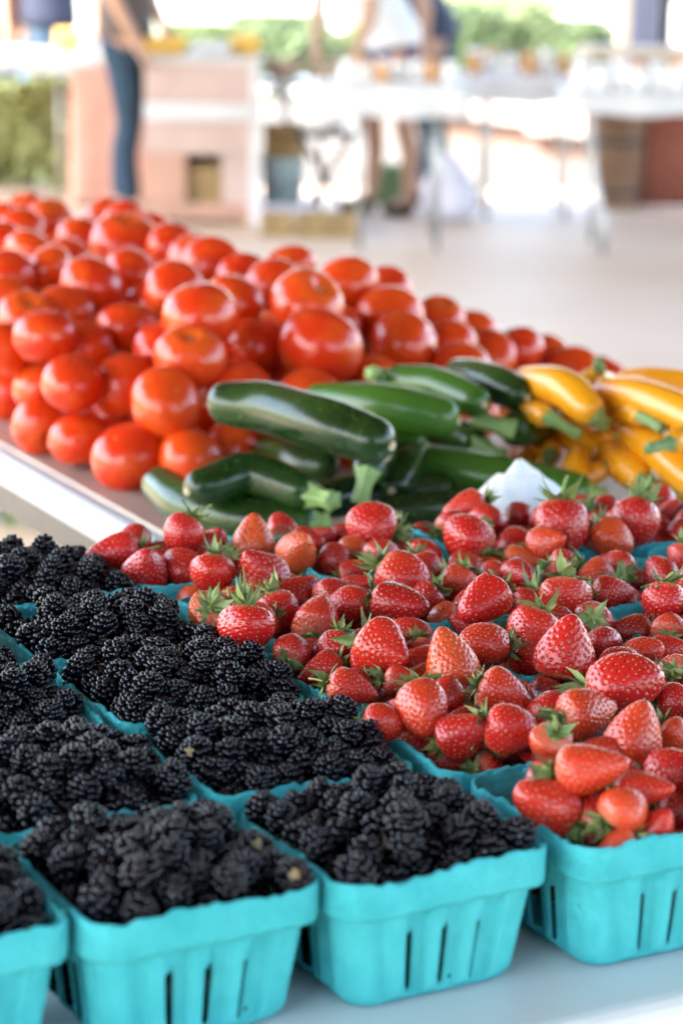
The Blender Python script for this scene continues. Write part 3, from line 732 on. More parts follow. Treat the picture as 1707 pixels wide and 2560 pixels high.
 (56, 0.1881, 1.6286, 0.8191, 0.0297, 0.03, 0.742, -0.317, -0.59, 0.5, 'bright red strawberry, tip to the right, in the fourth basket of the third column'),
 (57, 0.1582, 1.5556, 0.8249, 0.0367, 0.0301, -0.069, -0.473, -0.878, 0.1, 'large red strawberry, cap on top in the third basket of the second column, rightmost'),
 (58, 0.1801, 1.5941, 0.8103, 0.021, 0.024, 0.178, -0.544, -0.82, 0.0, 'small red strawberry, cap on top in the fourth basket of the third column, leftmost'),
 (59, 0.22, 1.6767, 0.8059, 0.021, 0.0267, 0.878, -0.256, 0.405, -0.3, 'small red strawberry, tip to the right, in the fourth basket of the third column'),
 (60, 0.2036, 1.6054, 0.8059, 0.0326, 0.0268, 0.101, -0.394, -0.914, -0.3, 'large red strawberry, cap on top, tip down, in the fourth basket of the third column'),
 (61, 0.2257, 1.5414, 0.8257, 0.0331, 0.0311, -0.07, -0.394, -0.916, 0.0, 'large red strawberry, cap on top, tip down, in the third basket of the third column'),
 (62, 0.0956, 1.4955, 0.837, 0.0333, 0.042, -0.664, -0.668, -0.336, -0.1, 'large red strawberry, tip to the left, in the third basket of the second column'),
 (63, 0.0724, 1.5353, 0.8147, 0.0229, 0.024, -0.92, 0.089, -0.382, 0.6, 'bright red strawberry, tip to the left, in the fourth basket of the second column'),
 (64, 0.1347, 1.5684, 0.8132, 0.0351, 0.0288, -0.326, -0.301, -0.896, -0.1, 'large red strawberry, cap on top, tip down, in the fourth basket of the second column'),
 (65, 0.1281, 1.458, 0.8279, 0.035, 0.0321, -0.394, -0.454, -0.799, 0.0, 'large red strawberry, cap on top in the third basket of the second column, leftmost'),
 (66, 0.0906, 1.5114, 0.8165, 0.021, 0.0326, -0.931, -0.095, 0.353, 0.0, 'small red strawberry, tip to the left, in the third basket of the second column'),
 (67, 0.0923, 1.4133, 0.8324, 0.0291, 0.0348, -0.928, -0.299, 0.223, 0.2, 'red strawberry, tip to the left in the third basket beside blackberries, rightmost'),
 (68, 0.0685, 1.3665, 0.8367, 0.0345, 0.0419, -0.271, 0.083, 0.959, 0.7, 'large orange-red strawberry, tip up, in the third basket beside the blackberries'),
 (69, 0.1437, 1.3967, 0.8367, 0.0407, 0.0436, 0.119, -0.032, 0.992, 0.0, 'large red strawberry, tip up, in the second basket of the second column'),
 (70, 0.1758, 1.4701, 0.8191, 0.0246, 0.0258, 0.373, -0.472, 0.799, -0.1, 'red strawberry, tip towards the camera, in the third basket of the second column'),
 (71, 0.1731, 1.5273, 0.8147, 0.021, 0.024, 0.806, -0.222, 0.548, -0.1, 'small red strawberry, tip to the right in the third basket of the second column, second'),
 (72, 0.1964, 1.5071, 0.8147, 0.0235, 0.0354, -0.985, -0.173, 0.025, -0.8, 'maroon strawberry, tip to the left, in the third basket of the second column'),
 (73, 0.2233, 1.4992, 0.8213, 0.0261, 0.0274, 0.21, 0.885, 0.416, 0.4, 'bright red strawberry, cap facing the camera, in the third basket of the third column'),
 (74, 0.2185, 1.4523, 0.8191, 0.0213, 0.0282, 0.923, -0.292, 0.251, -0.2, 'small red strawberry, tip to the right in the third basket of the second column, rightmost'),
 (75, 0.0177, 1.5434, 0.8087, 0.021, 0.0245, 0.806, -0.222, 0.548, -0.1, 'small red strawberry, tip to the right in the fourth basket beside blackberries, rightmost'),
 (76, 0.029, 1.3882, 0.8345, 0.0358, 0.0387, 0.669, -0.711, -0.215, 0.0, 'large red strawberry, tip towards the camera, in the third basket beside the blackberries'),
 (77, 0.054, 1.4503, 0.8125, 0.021, 0.026, 0.186, -0.391, -0.901, -0.6, 'small dark red strawberry, cap on top, tip down, in the third basket beside the blackberries'),
 (78, 0.0084, 1.3357, 0.8257, 0.0238, 0.0324, 0.955, -0.224, -0.194, 0.2, 'red strawberry, tip to the right, in the third basket beside the blackberries'),
 (79, 0.0411, 1.363, 0.8219, 0.021, 0.0279, 0.984, -0.121, -0.133, 0.1, 'small red strawberry, tip to the right, in the third basket beside the blackberries'),
 (80, 0.0497, 1.2794, 0.8323, 0.0299, 0.0365, 0.155, -0.743, -0.651, 0.4, 'bright red strawberry, cap on top, tip down, in the second basket beside the blackberries'),
 (81, 0.0743, 1.3472, 0.8147, 0.021, 0.024, 0.75, -0.392, -0.534, -0.5, 'small dark red strawberry, tip to the right, in the second basket beside the blackberries'),
 (82, 0.0262, 1.2766, 0.8235, 0.0243, 0.0247, 0.972, -0.205, -0.112, 0.2, 'red strawberry, tip to the right in the second basket beside blackberries, leftmost'),
 (83, 0.0999, 1.3159, 0.8301, 0.0282, 0.0351, 0.899, -0.261, -0.352, 0.3, 'bright red strawberry, tip to the right, in the second basket beside the blackberries'),
 (84, 0.1053, 1.4217, 0.8146, 0.021, 0.0252, 0.931, -0.243, -0.274, -0.3, 'small red strawberry, tip to the right in the third basket of the second column, leftmost'),
 (85, 0.1329, 1.3724, 0.8125, 0.021, 0.0291, 0.972, -0.205, -0.112, -0.9, 'small maroon strawberry, tip to the right, in the second basket of the second column'),
 (86, 0.1721, 1.3204, 0.8367, 0.0386, 0.0489, 0.929, -0.191, 0.317, -0.1, 'large red strawberry, tip to the right, in the second basket of the second column'),
 (87, 0.1455, 1.2761, 0.8323, 0.0306, 0.0388, 0.89, 0.451, 0.07, 0.5, 'large bright red strawberry, cap facing the camera, in the second basket beside the blackberries'),
 (88, 0.1967, 1.4339, 0.8213, 0.0228, 0.033, 0.847, -0.337, 0.412, 0.2, 'red strawberry, tip to the right in the second basket of the second column, leftmost'),
 (89, 0.2164, 1.4109, 0.8169, 0.021, 0.024, 0.94, -0.33, 0.093, -0.2, 'small red strawberry, tip to the right in the second basket of the second column, rightmost'),
 (90, 0.2045, 1.3267, 0.8235, 0.0237, 0.024, 0.906, -0.408, 0.111, 0.0, 'red strawberry, tip to the right in the second basket of the second column, rightmost'),
 (91, 0.1689, 1.2392, 0.8345, 0.0351, 0.0369, 0.19, 0.052, 0.98, 0.3, 'large bright red strawberry, tip up, in the front basket beside the blackberries'),
 (92, 0.0462, 1.2921, 0.8037, 0.021, 0.0293, 0.978, -0.042, 0.203, -0.1, 'small red strawberry, tip to the right in the second basket beside blackberries, leftmost'),
 (93, 0.073, 1.2595, 0.8242, 0.0281, 0.0336, 0.778, -0.305, 0.55, -0.4, 'dark red strawberry, tip to the right, in the second basket beside the blackberries'),
 (94, 0.0654, 1.2692, 0.8051, 0.021, 0.0268, 0.923, -0.292, 0.251, 0.1, 'small red strawberry, tip to the right in the second basket beside blackberries, rightmost'),
 (95, 0.0998, 1.2553, 0.8279, 0.0301, 0.0328, 0.984, -0.121, -0.133, 0.1, 'red strawberry, tip to the right in the second basket beside blackberries, rightmost'),
 (96, 0.1189, 1.2295, 0.8279, 0.0238, 0.025, -0.231, 0.535, -0.812, 0.5, 'bright red strawberry, cap facing the camera, in the front basket beside the blackberries'),
 (97, 0.1955, 1.2574, 0.8235, 0.0221, 0.024, 0.729, -0.469, -0.498, 0.5, 'small bright red strawberry, tip to the right, in the front basket of the second column'),
 (98, 0.1924, 1.347, 0.8125, 0.021, 0.024, 0.878, -0.256, 0.405, 0.2, 'small red strawberry, tip to the right in the second basket of the second column, leftmost'),
 (99, 0.0375, 1.3761, 0.8075, 0.021, 0.024, 0.878, -0.256, 0.405, -0.4, 'small dark red strawberry, tip to the right, in the third basket beside the blackberries'),
 (100, 0.1099, 1.1487, 0.8235, 0.0309, 0.04, -0.757, -0.39, 0.525, 0.1, 'large red strawberry, tip to the left, in the front basket beside the blackberries'),
 (101, 0.1353, 1.1552, 0.8411, 0.0287, 0.0408, 0.948, -0.21, 0.237, 0.4, 'bright red strawberry, tip to the right in the front basket beside blackberries, leftmost'),
 (102, 0.1644, 1.1608, 0.8279, 0.0217, 0.0336, 0.935, -0.311, 0.172, 0.1, 'small red strawberry, tip to the right, in the front basket beside the blackberries'),
 (103, 0.1506, 1.1371, 0.8247, 0.0262, 0.0258, 0.782, 0.382, 0.492, 0.5, 'bright red strawberry, tip to the right in the front basket beside blackberries, rightmost'),
 (104, 0.1698, 1.1386, 0.8157, 0.0226, 0.024, 0.373, -0.472, 0.799, 0.0, 'red strawberry, tip towards the camera, in the front basket beside the blackberries'),
 (105, 0.146, 1.1255, 0.808, 0.021, 0.024, -0.92, -0.25, -0.302, 0.4, 'small bright red strawberry, tip to the left, in the front basket beside the blackberries'),
 (106, 0.1867, 1.1799, 0.8081, 0.021, 0.024, 0.967, -0.126, 0.221, -0.9, 'small maroon strawberry, tip to the right in the front basket beside blackberries, rightmost'),
 (107, 0.1313, 1.1832, 0.8059, 0.021, 0.024, 0.985, -0.165, 0.055, -0.6, 'small dark red strawberry, tip to the right, in the front basket beside the blackberries'),
 (108, 0.1266, 1.2255, 0.8081, 0.021, 0.024, 0.92, -0.089, 0.382, -0.7, 'small maroon strawberry, tip to the right in the front basket beside blackberries, leftmost')]
STRAW_FILL = [(12, 0.1123, 1.1923, 0.7926, 0.0141, 'leftmost shaded strawberry deep in the front basket beside blackberries'),
 (4, 0.1167, 1.1962, 0.8174, 0.0141, 'second from left, shaded strawberry deep in the front basket beside blackberries'),
 (15, 0.128, 1.1908, 0.7653, 0.0167, 'third from left, shaded strawberry deep in the front basket beside blackberries'),
 (19, 0.1315, 1.1615, 0.7647, 0.014, 'fourth from left, shaded strawberry deep in the front basket beside blackberries'),
 (5, 0.1444, 1.2244, 0.8234, 0.0135, 'fifth from left, shaded strawberry deep in the front basket beside blackberries'),
 (1, 0.1384, 1.1542, 0.8125, 0.0145, 'sixth from left, shaded strawberry deep in the front basket beside blackberries'),
 (10, 0.142, 1.1713, 0.7883, 0.013, 'seventh from left, shaded strawberry deep in the front basket beside blackberries'),
 (18, 0.156, 1.2133, 0.7686, 0.0127, 'eighth from left, shaded strawberry deep in the front basket beside blackberries'),
 (16, 0.1522, 1.1769, 0.7653, 0.0135, 'ninth from left, shaded strawberry deep in the front basket beside blackberries'),
 (0, 0.1601, 1.1982, 0.8117, 0.0162, 'tenth from left, shaded strawberry deep in the front basket beside blackberries'),
 (9, 0.171, 1.2151, 0.7875, 0.0136, 'eleventh from left, shaded strawberry deep in the front basket beside blackberries'),
 (6, 0.1712, 1.2218, 0.8115, 0.0127, 'twelfth from left, shaded strawberry deep in the front basket beside blackberries'),
 (8, 0.1727, 1.1896, 0.7908, 0.0128, 'thirteenth from left, shaded strawberry deep in the front basket beside blackberries'),
 (17, 0.1766, 1.1915, 0.7669, 0.0139, 'fourteenth from left, shaded strawberry deep in the front basket beside blackberries'),
 (20, 0.1746, 1.1636, 0.7653, 0.0139, 'fifteenth from left, shaded strawberry deep in the front basket beside blackberries'),
 (2, 0.1871, 1.1998, 0.8225, 0.016, 'sixteenth from left, shaded strawberry deep in the front basket beside blackberries'),
 (13, 0.1875, 1.1669, 0.7888, 0.015, 'seventeenth from left, shaded strawberry deep in the front basket beside blackberries'),
 (3, 0.2084, 1.1694, 0.8233, 0.0145, 'rightmost shaded strawberry deep in the front basket beside blackberries'),
 (25, 0.0413, 1.3125, 0.8165, 0.0139, 'leftmost shaded strawberry deep in the second basket beside blackberries'),
 (27, 0.0635, 1.3282, 0.8231, 0.0141, 'second from left, shaded strawberry deep in the second basket beside blackberries'),
 (22, 0.0754, 1.304, 0.8134, 0.014, 'third from left, shaded strawberry deep in the second basket beside blackberries'),
 (29, 0.0799, 1.2856, 0.7887, 0.0138, 'fourth from left, shaded strawberry deep in the second basket beside blackberries'),
 (32, 0.0886, 1.2625, 0.7956, 0.0139, 'fifth from left, shaded strawberry deep in the second basket beside blackberries'),
 (21, 0.0962, 1.2815, 0.8125, 0.0137, 'sixth from left, shaded strawberry deep in the second basket beside blackberries'),
 (28, 0.103, 1.3158, 0.793, 0.0166, 'seventh from left, shaded strawberry deep in the second basket beside blackberries'),
 (23, 0.1078, 1.3382, 0.8202, 0.0137, 'eighth from left, shaded strawberry deep in the second basket beside blackberries'),
 (26, 0.1181, 1.2705, 0.8131, 0.0131, 'ninth from left, shaded strawberry deep in the second basket beside blackberries'),
 (24, 0.1259, 1.3005, 0.8233, 0.0156, 'rightmost shaded strawberry deep in the second basket beside blackberries'),
 (39, -0.0302, 1.4279, 0.8204, 0.013, 'leftmost shaded strawberry deep in the third basket beside blackberries'),
 (37, -0.0027, 1.4311, 0.8199, 0.013, 'second from left, shaded strawberry deep in the third basket beside blackberries'),
 (45, -0.0007, 1.4255, 0.7928, 0.0132, 'third from left, shaded strawberry deep in the third basket beside blackberries'),
 (38, 0.0075, 1.3671, 0.8162, 0.0127, 'fourth from left, shaded strawberry deep in the third basket beside blackberries'),
 (43, 0.0177, 1.3942, 0.7926, 0.0132, 'fifth from left, shaded strawberry deep in the third basket beside blackberries'),
 (36, 0.0173, 1.412, 0.8222, 0.0137, 'sixth from left, shaded strawberry deep in the third basket beside blackberries'),
 (34, 0.0243, 1.4439, 0.8192, 0.0164, 'seventh from left, shaded strawberry deep in the third basket beside blackberries'),
 (46, 0.0285, 1.4227, 0.788, 0.0132, 'eighth from left, shaded strawberry deep in the third basket beside blackberries'),
 (40, 0.0456, 1.4703, 0.8207, 0.0143, 'ninth from left, shaded strawberry deep in the third basket beside blackberries'),
 (33, 0.0488, 1.4178, 0.8159, 0.0157, 'tenth from left, shaded strawberry deep in the third basket beside blackberries'),
 (35, 0.0521, 1.3921, 0.8135, 0.0136, 'eleventh from left, shaded strawberry deep in the third basket beside blackberries'),
 (41, 0.078, 1.3961, 0.8193, 0.013, 'rightmost shaded strawberry deep in the third basket beside blackberries'),
 (50, -0.0789, 1.5508, 0.8159, 0.0128, 'leftmost shaded strawberry deep in the fourth basket beside blackberries'),
 (54, -0.0658, 1.523, 0.8137, 0.0137, 'second from left, shaded strawberry deep in the fourth basket beside blackberries'),
 (53, -0.0569, 1.4957, 0.8184, 0.0133, 'third from left, shaded strawberry deep in the fourth basket beside blackberries'),
 (52, -0.0522, 1.5441, 0.8218, 0.0159, 'fourth from left, shaded strawberry deep in the fourth basket beside blackberries'),
 (49, -0.0301, 1.5667, 0.8207, 0.0165, 'fifth from left, shaded strawberry deep in the fourth basket beside blackberries'),
 (56, -0.0187, 1.5907, 0.8128, 0.0142, 'sixth from left, shaded strawberry deep in the fourth basket beside blackberries'),
 (51, -0.0169, 1.5313, 0.8128, 0.0166, 'seventh from left, shaded strawberry deep in the fourth basket beside blackberries'),
 (61, -0.0019, 1.5521, 0.798, 0.0132, 'eighth from left, shaded strawberry deep in the fourth basket beside blackberries'),
 (55, -0.0016, 1.5603, 0.8229, 0.0158, 'rightmost shaded strawberry deep in the fourth basket beside blackberries'),
 (68, -0.1592, 1.7083, 0.8219, 0.0143, 'leftmost shaded strawberry deep in the rear basket beside blackberries'),
 (69, -0.1414, 1.6661, 0.8155, 0.0153, 'second from left, shaded strawberry deep in the rear basket beside blackberries'),
 (65, -0.1172, 1.6439, 0.8208, 0.0158, 'third from left, shaded strawberry deep in the rear basket beside blackberries'),
 (71, -0.1065, 1.6742, 0.8124, 0.0136, 'fourth from left, shaded strawberry deep in the rear basket beside blackberries'),
 (67, -0.1015, 1.6997, 0.8225, 0.0135, 'fifth from left, shaded strawberry deep in the rear basket beside blackberries'),
 (64, -0.0928, 1.6562, 0.8214, 0.013, 'sixth from left, shaded strawberry deep in the rear basket beside blackberries'),
 (70, -0.0815, 1.6885, 0.8116, 0.0127, 'seventh from left, shaded strawberry deep in the rear basket beside blackberries'),
 (66, -0.0711, 1.668, 0.814, 0.0129, 'rightmost shaded strawberry deep in the rear basket beside blackberries'),
 (86, 0.2201, 1.2619, 0.8168, 0.0147, 'leftmost shaded strawberry deep in the front basket of the second column'),
 (94, 0.2372, 1.2373, 0.7869, 0.0155, 'second from left, shaded strawberry deep in the front basket of the second column'),
 (85, 0.2345, 1.2307, 0.8181, 0.0159, 'third from left, shaded strawberry deep in the front basket of the second column'),
 (82, 0.2474, 1.2551, 0.8157, 0.0149, 'fourth from left, shaded strawberry deep in the front basket of the second column'),
 (84, 0.254, 1.2877, 0.8184, 0.0135, 'fifth from left, shaded strawberry deep in the front basket of the second column'),
 (96, 0.254, 1.2071, 0.7961, 0.0138, 'sixth from left, shaded strawberry deep in the front basket of the second column'),
 (83, 0.252, 1.1959, 0.8205, 0.0142, 'seventh from left, shaded strawberry deep in the front basket of the second column'),
 (88, 0.2804, 1.2995, 0.817, 0.0135, 'eighth from left, shaded strawberry deep in the front basket of the second column'),
 (87, 0.2656, 1.2188, 0.8168, 0.0156, 'ninth from left, shaded strawberry deep in the front basket of the second column'),
 (92, 0.273, 1.2254, 0.7907, 0.0157, 'tenth from left, shaded strawberry deep in the front basket of the second column'),
 (79, 0.2839, 1.2713, 0.8117, 0.0142, 'eleventh from left, shaded strawberry deep in the front basket of the second column'),
 (91, 0.2858, 1.2539, 0.7892, 0.0135, 'twelfth from left, shaded strawberry deep in the front basket of the second column'),
 (81, 0.282, 1.2414, 0.8168, 0.0145, 'thirteenth from left, shaded strawberry deep in the front basket of the second column'),
 (80, 0.2977, 1.2199, 0.82, 0.0152, 'fourteenth from left, shaded strawberry deep in the front basket of the second column'),
 (89, 0.3086, 1.246, 0.8168, 0.0156, 'rightmost shaded strawberry deep in the front basket of the second column'),
 (99, 0.1666, 1.3668, 0.8131, 0.0141, 'leftmost shaded strawberry deep in the second basket of the second column'),
 (100, 0.1801, 1.3962, 0.8215, 0.0158, 'second from left, shaded strawberry deep in the second basket of the second column'),
 (101, 0.1931, 1.3711, 0.8165, 0.0161, 'third from left, shaded strawberry deep in the second basket of the second column'),
 (104, 0.2017, 1.3656, 0.7897, 0.0159, 'fourth from left, shaded strawberry deep in the second basket of the second column'),
 (106, 0.2174, 1.4104, 0.7951, 0.0128, 'fifth from left, shaded strawberry deep in the second basket of the second column'),
 (97, 0.2136, 1.3881, 0.8215, 0.0132, 'sixth from left, shaded strawberry deep in the second basket of the second column'),
 (109, 0.2325, 1.3806, 0.79, 0.0128, 'seventh from left, shaded strawberry deep in the second basket of the second column'),
 (103, 0.2289, 1.3521, 0.7917, 0.0163, 'eighth from left, shaded strawberry deep in the second basket of the second column'),
 (98, 0.2303, 1.356, 0.822, 0.0166, 'ninth from left, shaded strawberry deep in the second basket of the second column'),
 (102, 0.2394, 1.3813, 0.8181, 0.0129, 'rightmost shaded strawberry deep in the second basket of the second column'),
 (111, 0.1044, 1.4775, 0.8119, 0.0153, 'leftmost shaded strawberry deep in the third basket of the second column'),
 (115, 0.1324, 1.5199, 0.818, 0.0132, 'second from left, shaded strawberry deep in the third basket of the second column'),
 (123, 0.13, 1.46, 0.7906, 0.0131, 'third from left, shaded strawberry deep in the third basket of the second column'),
 (116, 0.1285, 1.4269, 0.821, 0.0156, 'fourth from left, shaded strawberry deep in the third basket of the second column'),
 (110, 0.1466, 1.501, 0.823, 0.0131, 'fifth from left, shaded strawberry deep in the third basket of the second column'),
 (112, 0.1475, 1.4434, 0.8115, 0.0151, 'sixth from left, shaded strawberry deep in the third basket of the second column'),
 (113, 0.1532, 1.4766, 0.8159, 0.0137, 'seventh from left, shaded strawberry deep in the third basket of the second column'),
 (117, 0.1718, 1.503, 0.8229, 0.0149, 'eighth from left, shaded strawberry deep in the third basket of the second column'),
 (118, 0.1725, 1.4477, 0.8232, 0.0132, 'rightmost shaded strawberry deep in the third basket of the second column'),
 (128, 0.0381, 1.6145, 0.8129, 0.0138, 'leftmost shaded strawberry deep in the fourth basket of the second column'),
 (138, 0.0544, 1.5777, 0.7908, 0.0139, 'second from left, shaded strawberry deep in the fourth basket of the second column'),
 (126, 0.0586, 1.5651, 0.8169, 0.0145, 'third from left, shaded strawberry deep in the fourth basket of the second column'),
 (132, 0.0742, 1.5936, 0.794, 0.0152, 'fourth from left, shaded strawberry deep in the fourth basket of the second column'),
 (127, 0.0892, 1.6282, 0.8211, 0.0132, 'fifth from left, shaded strawberry deep in the fourth basket of the second column'),
 (129, 0.0948, 1.562, 0.8191, 0.0146, 'sixth from left, shaded strawberry deep in the fourth basket of the second column'),
 (130, 0.1086, 1.6088, 0.8134, 0.0134, 'seventh from left, shaded strawberry deep in the fourth basket of the second column'),
 (131, 0.1122, 1.6313, 0.8203, 0.0127, 'eighth from left, shaded strawberry deep in the fourth basket of the second column'),
 (125, 0.1119, 1.582, 0.8142, 0.0129, 'ninth from left, shaded strawberry deep in the fourth basket of the second column'),
 (133, 0.1209, 1.587, 0.7929, 0.0128, 'rightmost shaded strawberry deep in the fourth basket of the second column'),
 (143, -0.0238, 1.7126, 0.822, 0.0145, 'leftmost shaded strawberry deep in the rear basket of the second column'),
 (145, -0.0039, 1.673, 0.8196, 0.0137, 'second from left, shaded strawberry deep in the rear basket of the second column'),
 (141, 0.006, 1.7567, 0.8178, 0.0135, 'third from left, shaded strawberry deep in the rear basket of the second column'),
 (146, 0.0308, 1.6849, 0.8208, 0.0144, 'fourth from left, shaded strawberry deep in the rear basket of the second column'),
 (142, 0.0321, 1.7628, 0.8158, 0.0164, 'fifth from left, shaded strawberry deep in the rear basket of the second column'),
 (144, 0.042, 1.7082, 0.8119, 0.0156, 'sixth from left, shaded strawberry deep in the rear basket of the second column'),
 (147, 0.0627, 1.6926, 0.8203, 0.0133, 'rightmost shaded strawberry deep in the rear basket of the second column'),
 (159, 0.2455, 1.5629, 0.8167, 0.0135, 'leftmost shaded strawberry deep in the third basket of the third column'),
 (161, 0.2432, 1.5128, 0.814, 0.0147, 'second from left, shaded strawberry deep in the third basket of the third column'),
 (163, 0.2453, 1.4774, 0.8212, 0.0138, 'third from left, shaded strawberry deep in the third basket of the third column'),
 (154, 0.2616, 1.5353, 0.8156, 0.0161, 'fourth from left, shaded strawberry deep in the third basket of the third column'),
 (156, 0.2651, 1.5026, 0.8143, 0.0127, 'fifth from left, shaded strawberry deep in the third basket of the third column'),
 (158, 0.284, 1.5841, 0.8202, 0.0126, 'sixth from left, shaded strawberry deep in the third basket of the third column'),
 (155, 0.2835, 1.5533, 0.8198, 0.0141, 'seventh from left, shaded strawberry deep in the third basket of the third column'),
 (162, 0.2837, 1.4937, 0.8232, 0.0128, 'eighth from left, shaded strawberry deep in the third basket of the third column'),
 (157, 0.2891, 1.521, 0.8137, 0.0168, 'ninth from left, shaded strawberry deep in the third basket of the third column'),
 (160, 0.317, 1.5211, 0.8214, 0.0151, 'rightmost shaded strawberry deep in the third basket of the third column'),
 (177, 0.1627, 1.6227, 0.8213, 0.0129, 'leftmost shaded strawberry deep in the fourth basket of the third column'),
 (174, 0.2026, 1.6719, 0.8175, 0.0128, 'second from left, shaded strawberry deep in the fourth basket of the third column'),
 (176, 0.1948, 1.583, 0.8221, 0.0133, 'third from left, shaded strawberry deep in the fourth basket of the third column'),
 (173, 0.2056, 1.6484, 0.8231, 0.0142, 'fourth from left, shaded strawberry deep in the fourth basket of the third column'),
 (182, 0.2193, 1.6434, 0.7947, 0.0136, 'fifth from left, shaded strawberry deep in the fourth basket of the third column'),
 (172, 0.2365, 1.6334, 0.8217, 0.0142, 'sixth from left, shaded strawberry deep in the fourth basket of the third column'),
 (175, 0.2561, 1.6126, 0.8214, 0.0137, 'rightmost shaded strawberry deep in the fourth basket of the third column'),
 (183, 0.088, 1.775, 0.8229, 0.014, 'leftmost shaded strawberry deep in the rear basket of the third column'),
 (186, 0.1067, 1.7529, 0.8221, 0.0131, 'second from left, shaded strawberry deep in the rear basket of the third column'),
 (188, 0.1193, 1.7854, 0.8229, 0.0166, 'third from left, shaded strawberry deep in the rear basket of the third column'),
 (184, 0.136, 1.7351, 0.8168, 0.0167, 'fourth from left, shaded strawberry deep in the rear basket of the third column'),
 (191, 0.1459, 1.8224, 0.8201, 0.013, 'fifth from left, shaded strawberry deep in the rear basket of the third column'),
 (187, 0.1642, 1.8038, 0.8209, 0.0154, 'sixth from left, shaded strawberry deep in the rear basket of the third column'),
 (185, 0.1664, 1.7643, 0.8141, 0.0129, 'seventh from left, shaded strawberry deep in the rear basket of the third column'),
 (189, 0.1935, 1.7577, 0.8231, 0.0128, 'rightmost shaded strawberry deep in the rear basket of the third column'),
 (199, 0.2723, 1.7254, 0.8144, 0.0142, 'leftmost shaded strawberry deep in the fourth basket at the right edge'),
 (207, 0.2778, 1.6971, 0.8228, 0.014, 'second from left, shaded strawberry deep in the fourth basket at the right edge'),
 (208, 0.2927, 1.7199, 0.7928, 0.0154, 'third from left, shaded strawberry deep in the fourth basket at the right edge'),
 (213, 0.3022, 1.6949, 0.7898, 0.0137, 'fourth from left, shaded strawberry deep in the fourth basket at the right edge'),
 (200, 0.3067, 1.7249, 0.8148, 0.0146, 'fifth from left, shaded strawberry deep in the fourth basket at the right edge'),
 (203, 0.3019, 1.6973, 0.8229, 0.0127, 'sixth from left, shaded strawberry deep in the fourth basket at the right edge'),
 (205, 0.3012, 1.6715, 0.8229, 0.0155, 'seventh from left, shaded strawberry deep in the fourth basket at the right edge'),
 (204, 0.3311, 1.7568, 0.8131, 0.0126, 'eighth from left, shaded strawberry deep in the fourth basket at the right edge'),
 (198, 0.3249, 1.6798, 0.813, 0.0134, 'ninth from left, shaded strawberry deep in the fourth basket at the right edge'),
 (206, 0.3313, 1.7056, 0.8232, 0.0136, 'tenth from left, shaded strawberry deep in the fourth basket at the right edge'),
 (214, 0.3456, 1.725, 0.7985, 0.0137, 'eleventh from left, shaded strawberry deep in the fourth basket at the right edge'),
 (202, 0.3494, 1.7201, 0.8229, 0.0126, 'twelfth from left, shaded strawberry deep in the fourth basket at the right edge'),
 (201, 0.3595, 1.6968, 0.8141, 0.0145, 'rightmost shaded strawberry deep in the fourth basket at the right edge'),
 (223, 0.1973, 1.8535, 0.8199, 0.0133, 'leftmost shaded strawberry deep in the rear basket at the right edge'),
 (216, 0.2137, 1.8354, 0.8118, 0.013, 'second from left, shaded strawberry deep in the rear basket at the right edge'),
 (220, 0.2207, 1.8616, 0.8179, 0.0132, 'third from left, shaded strawberry deep in the rear basket at the right edge'),
 (221, 0.2289, 1.8007, 0.8205, 0.0168, 'fourth from left, shaded strawberry deep in the rear basket at the right edge'),
 (219, 0.2392, 1.8339, 0.8215, 0.0154, 'fifth from left, shaded strawberry deep in the rear basket at the right edge'),
 (218, 0.2584, 1.8192, 0.8115, 0.0142, 'sixth from left, shaded strawberry deep in the rear basket at the right edge'),
 (222, 0.2688, 1.8873, 0.8191, 0.0149, 'seventh from left, shaded strawberry deep in the rear basket at the right edge'),
 (224, 0.282, 1.8059, 0.8224, 0.0127, 'eighth from left, shaded strawberry deep in the rear basket at the right edge'),
 (225, 0.2943, 1.8471, 0.8219, 0.0127, 'ninth from left, shaded strawberry deep in the rear basket at the right edge'),
 (217, 0.3016, 1.822, 0.8213, 0.013, 'rightmost shaded strawberry deep in the rear basket at the right edge')]
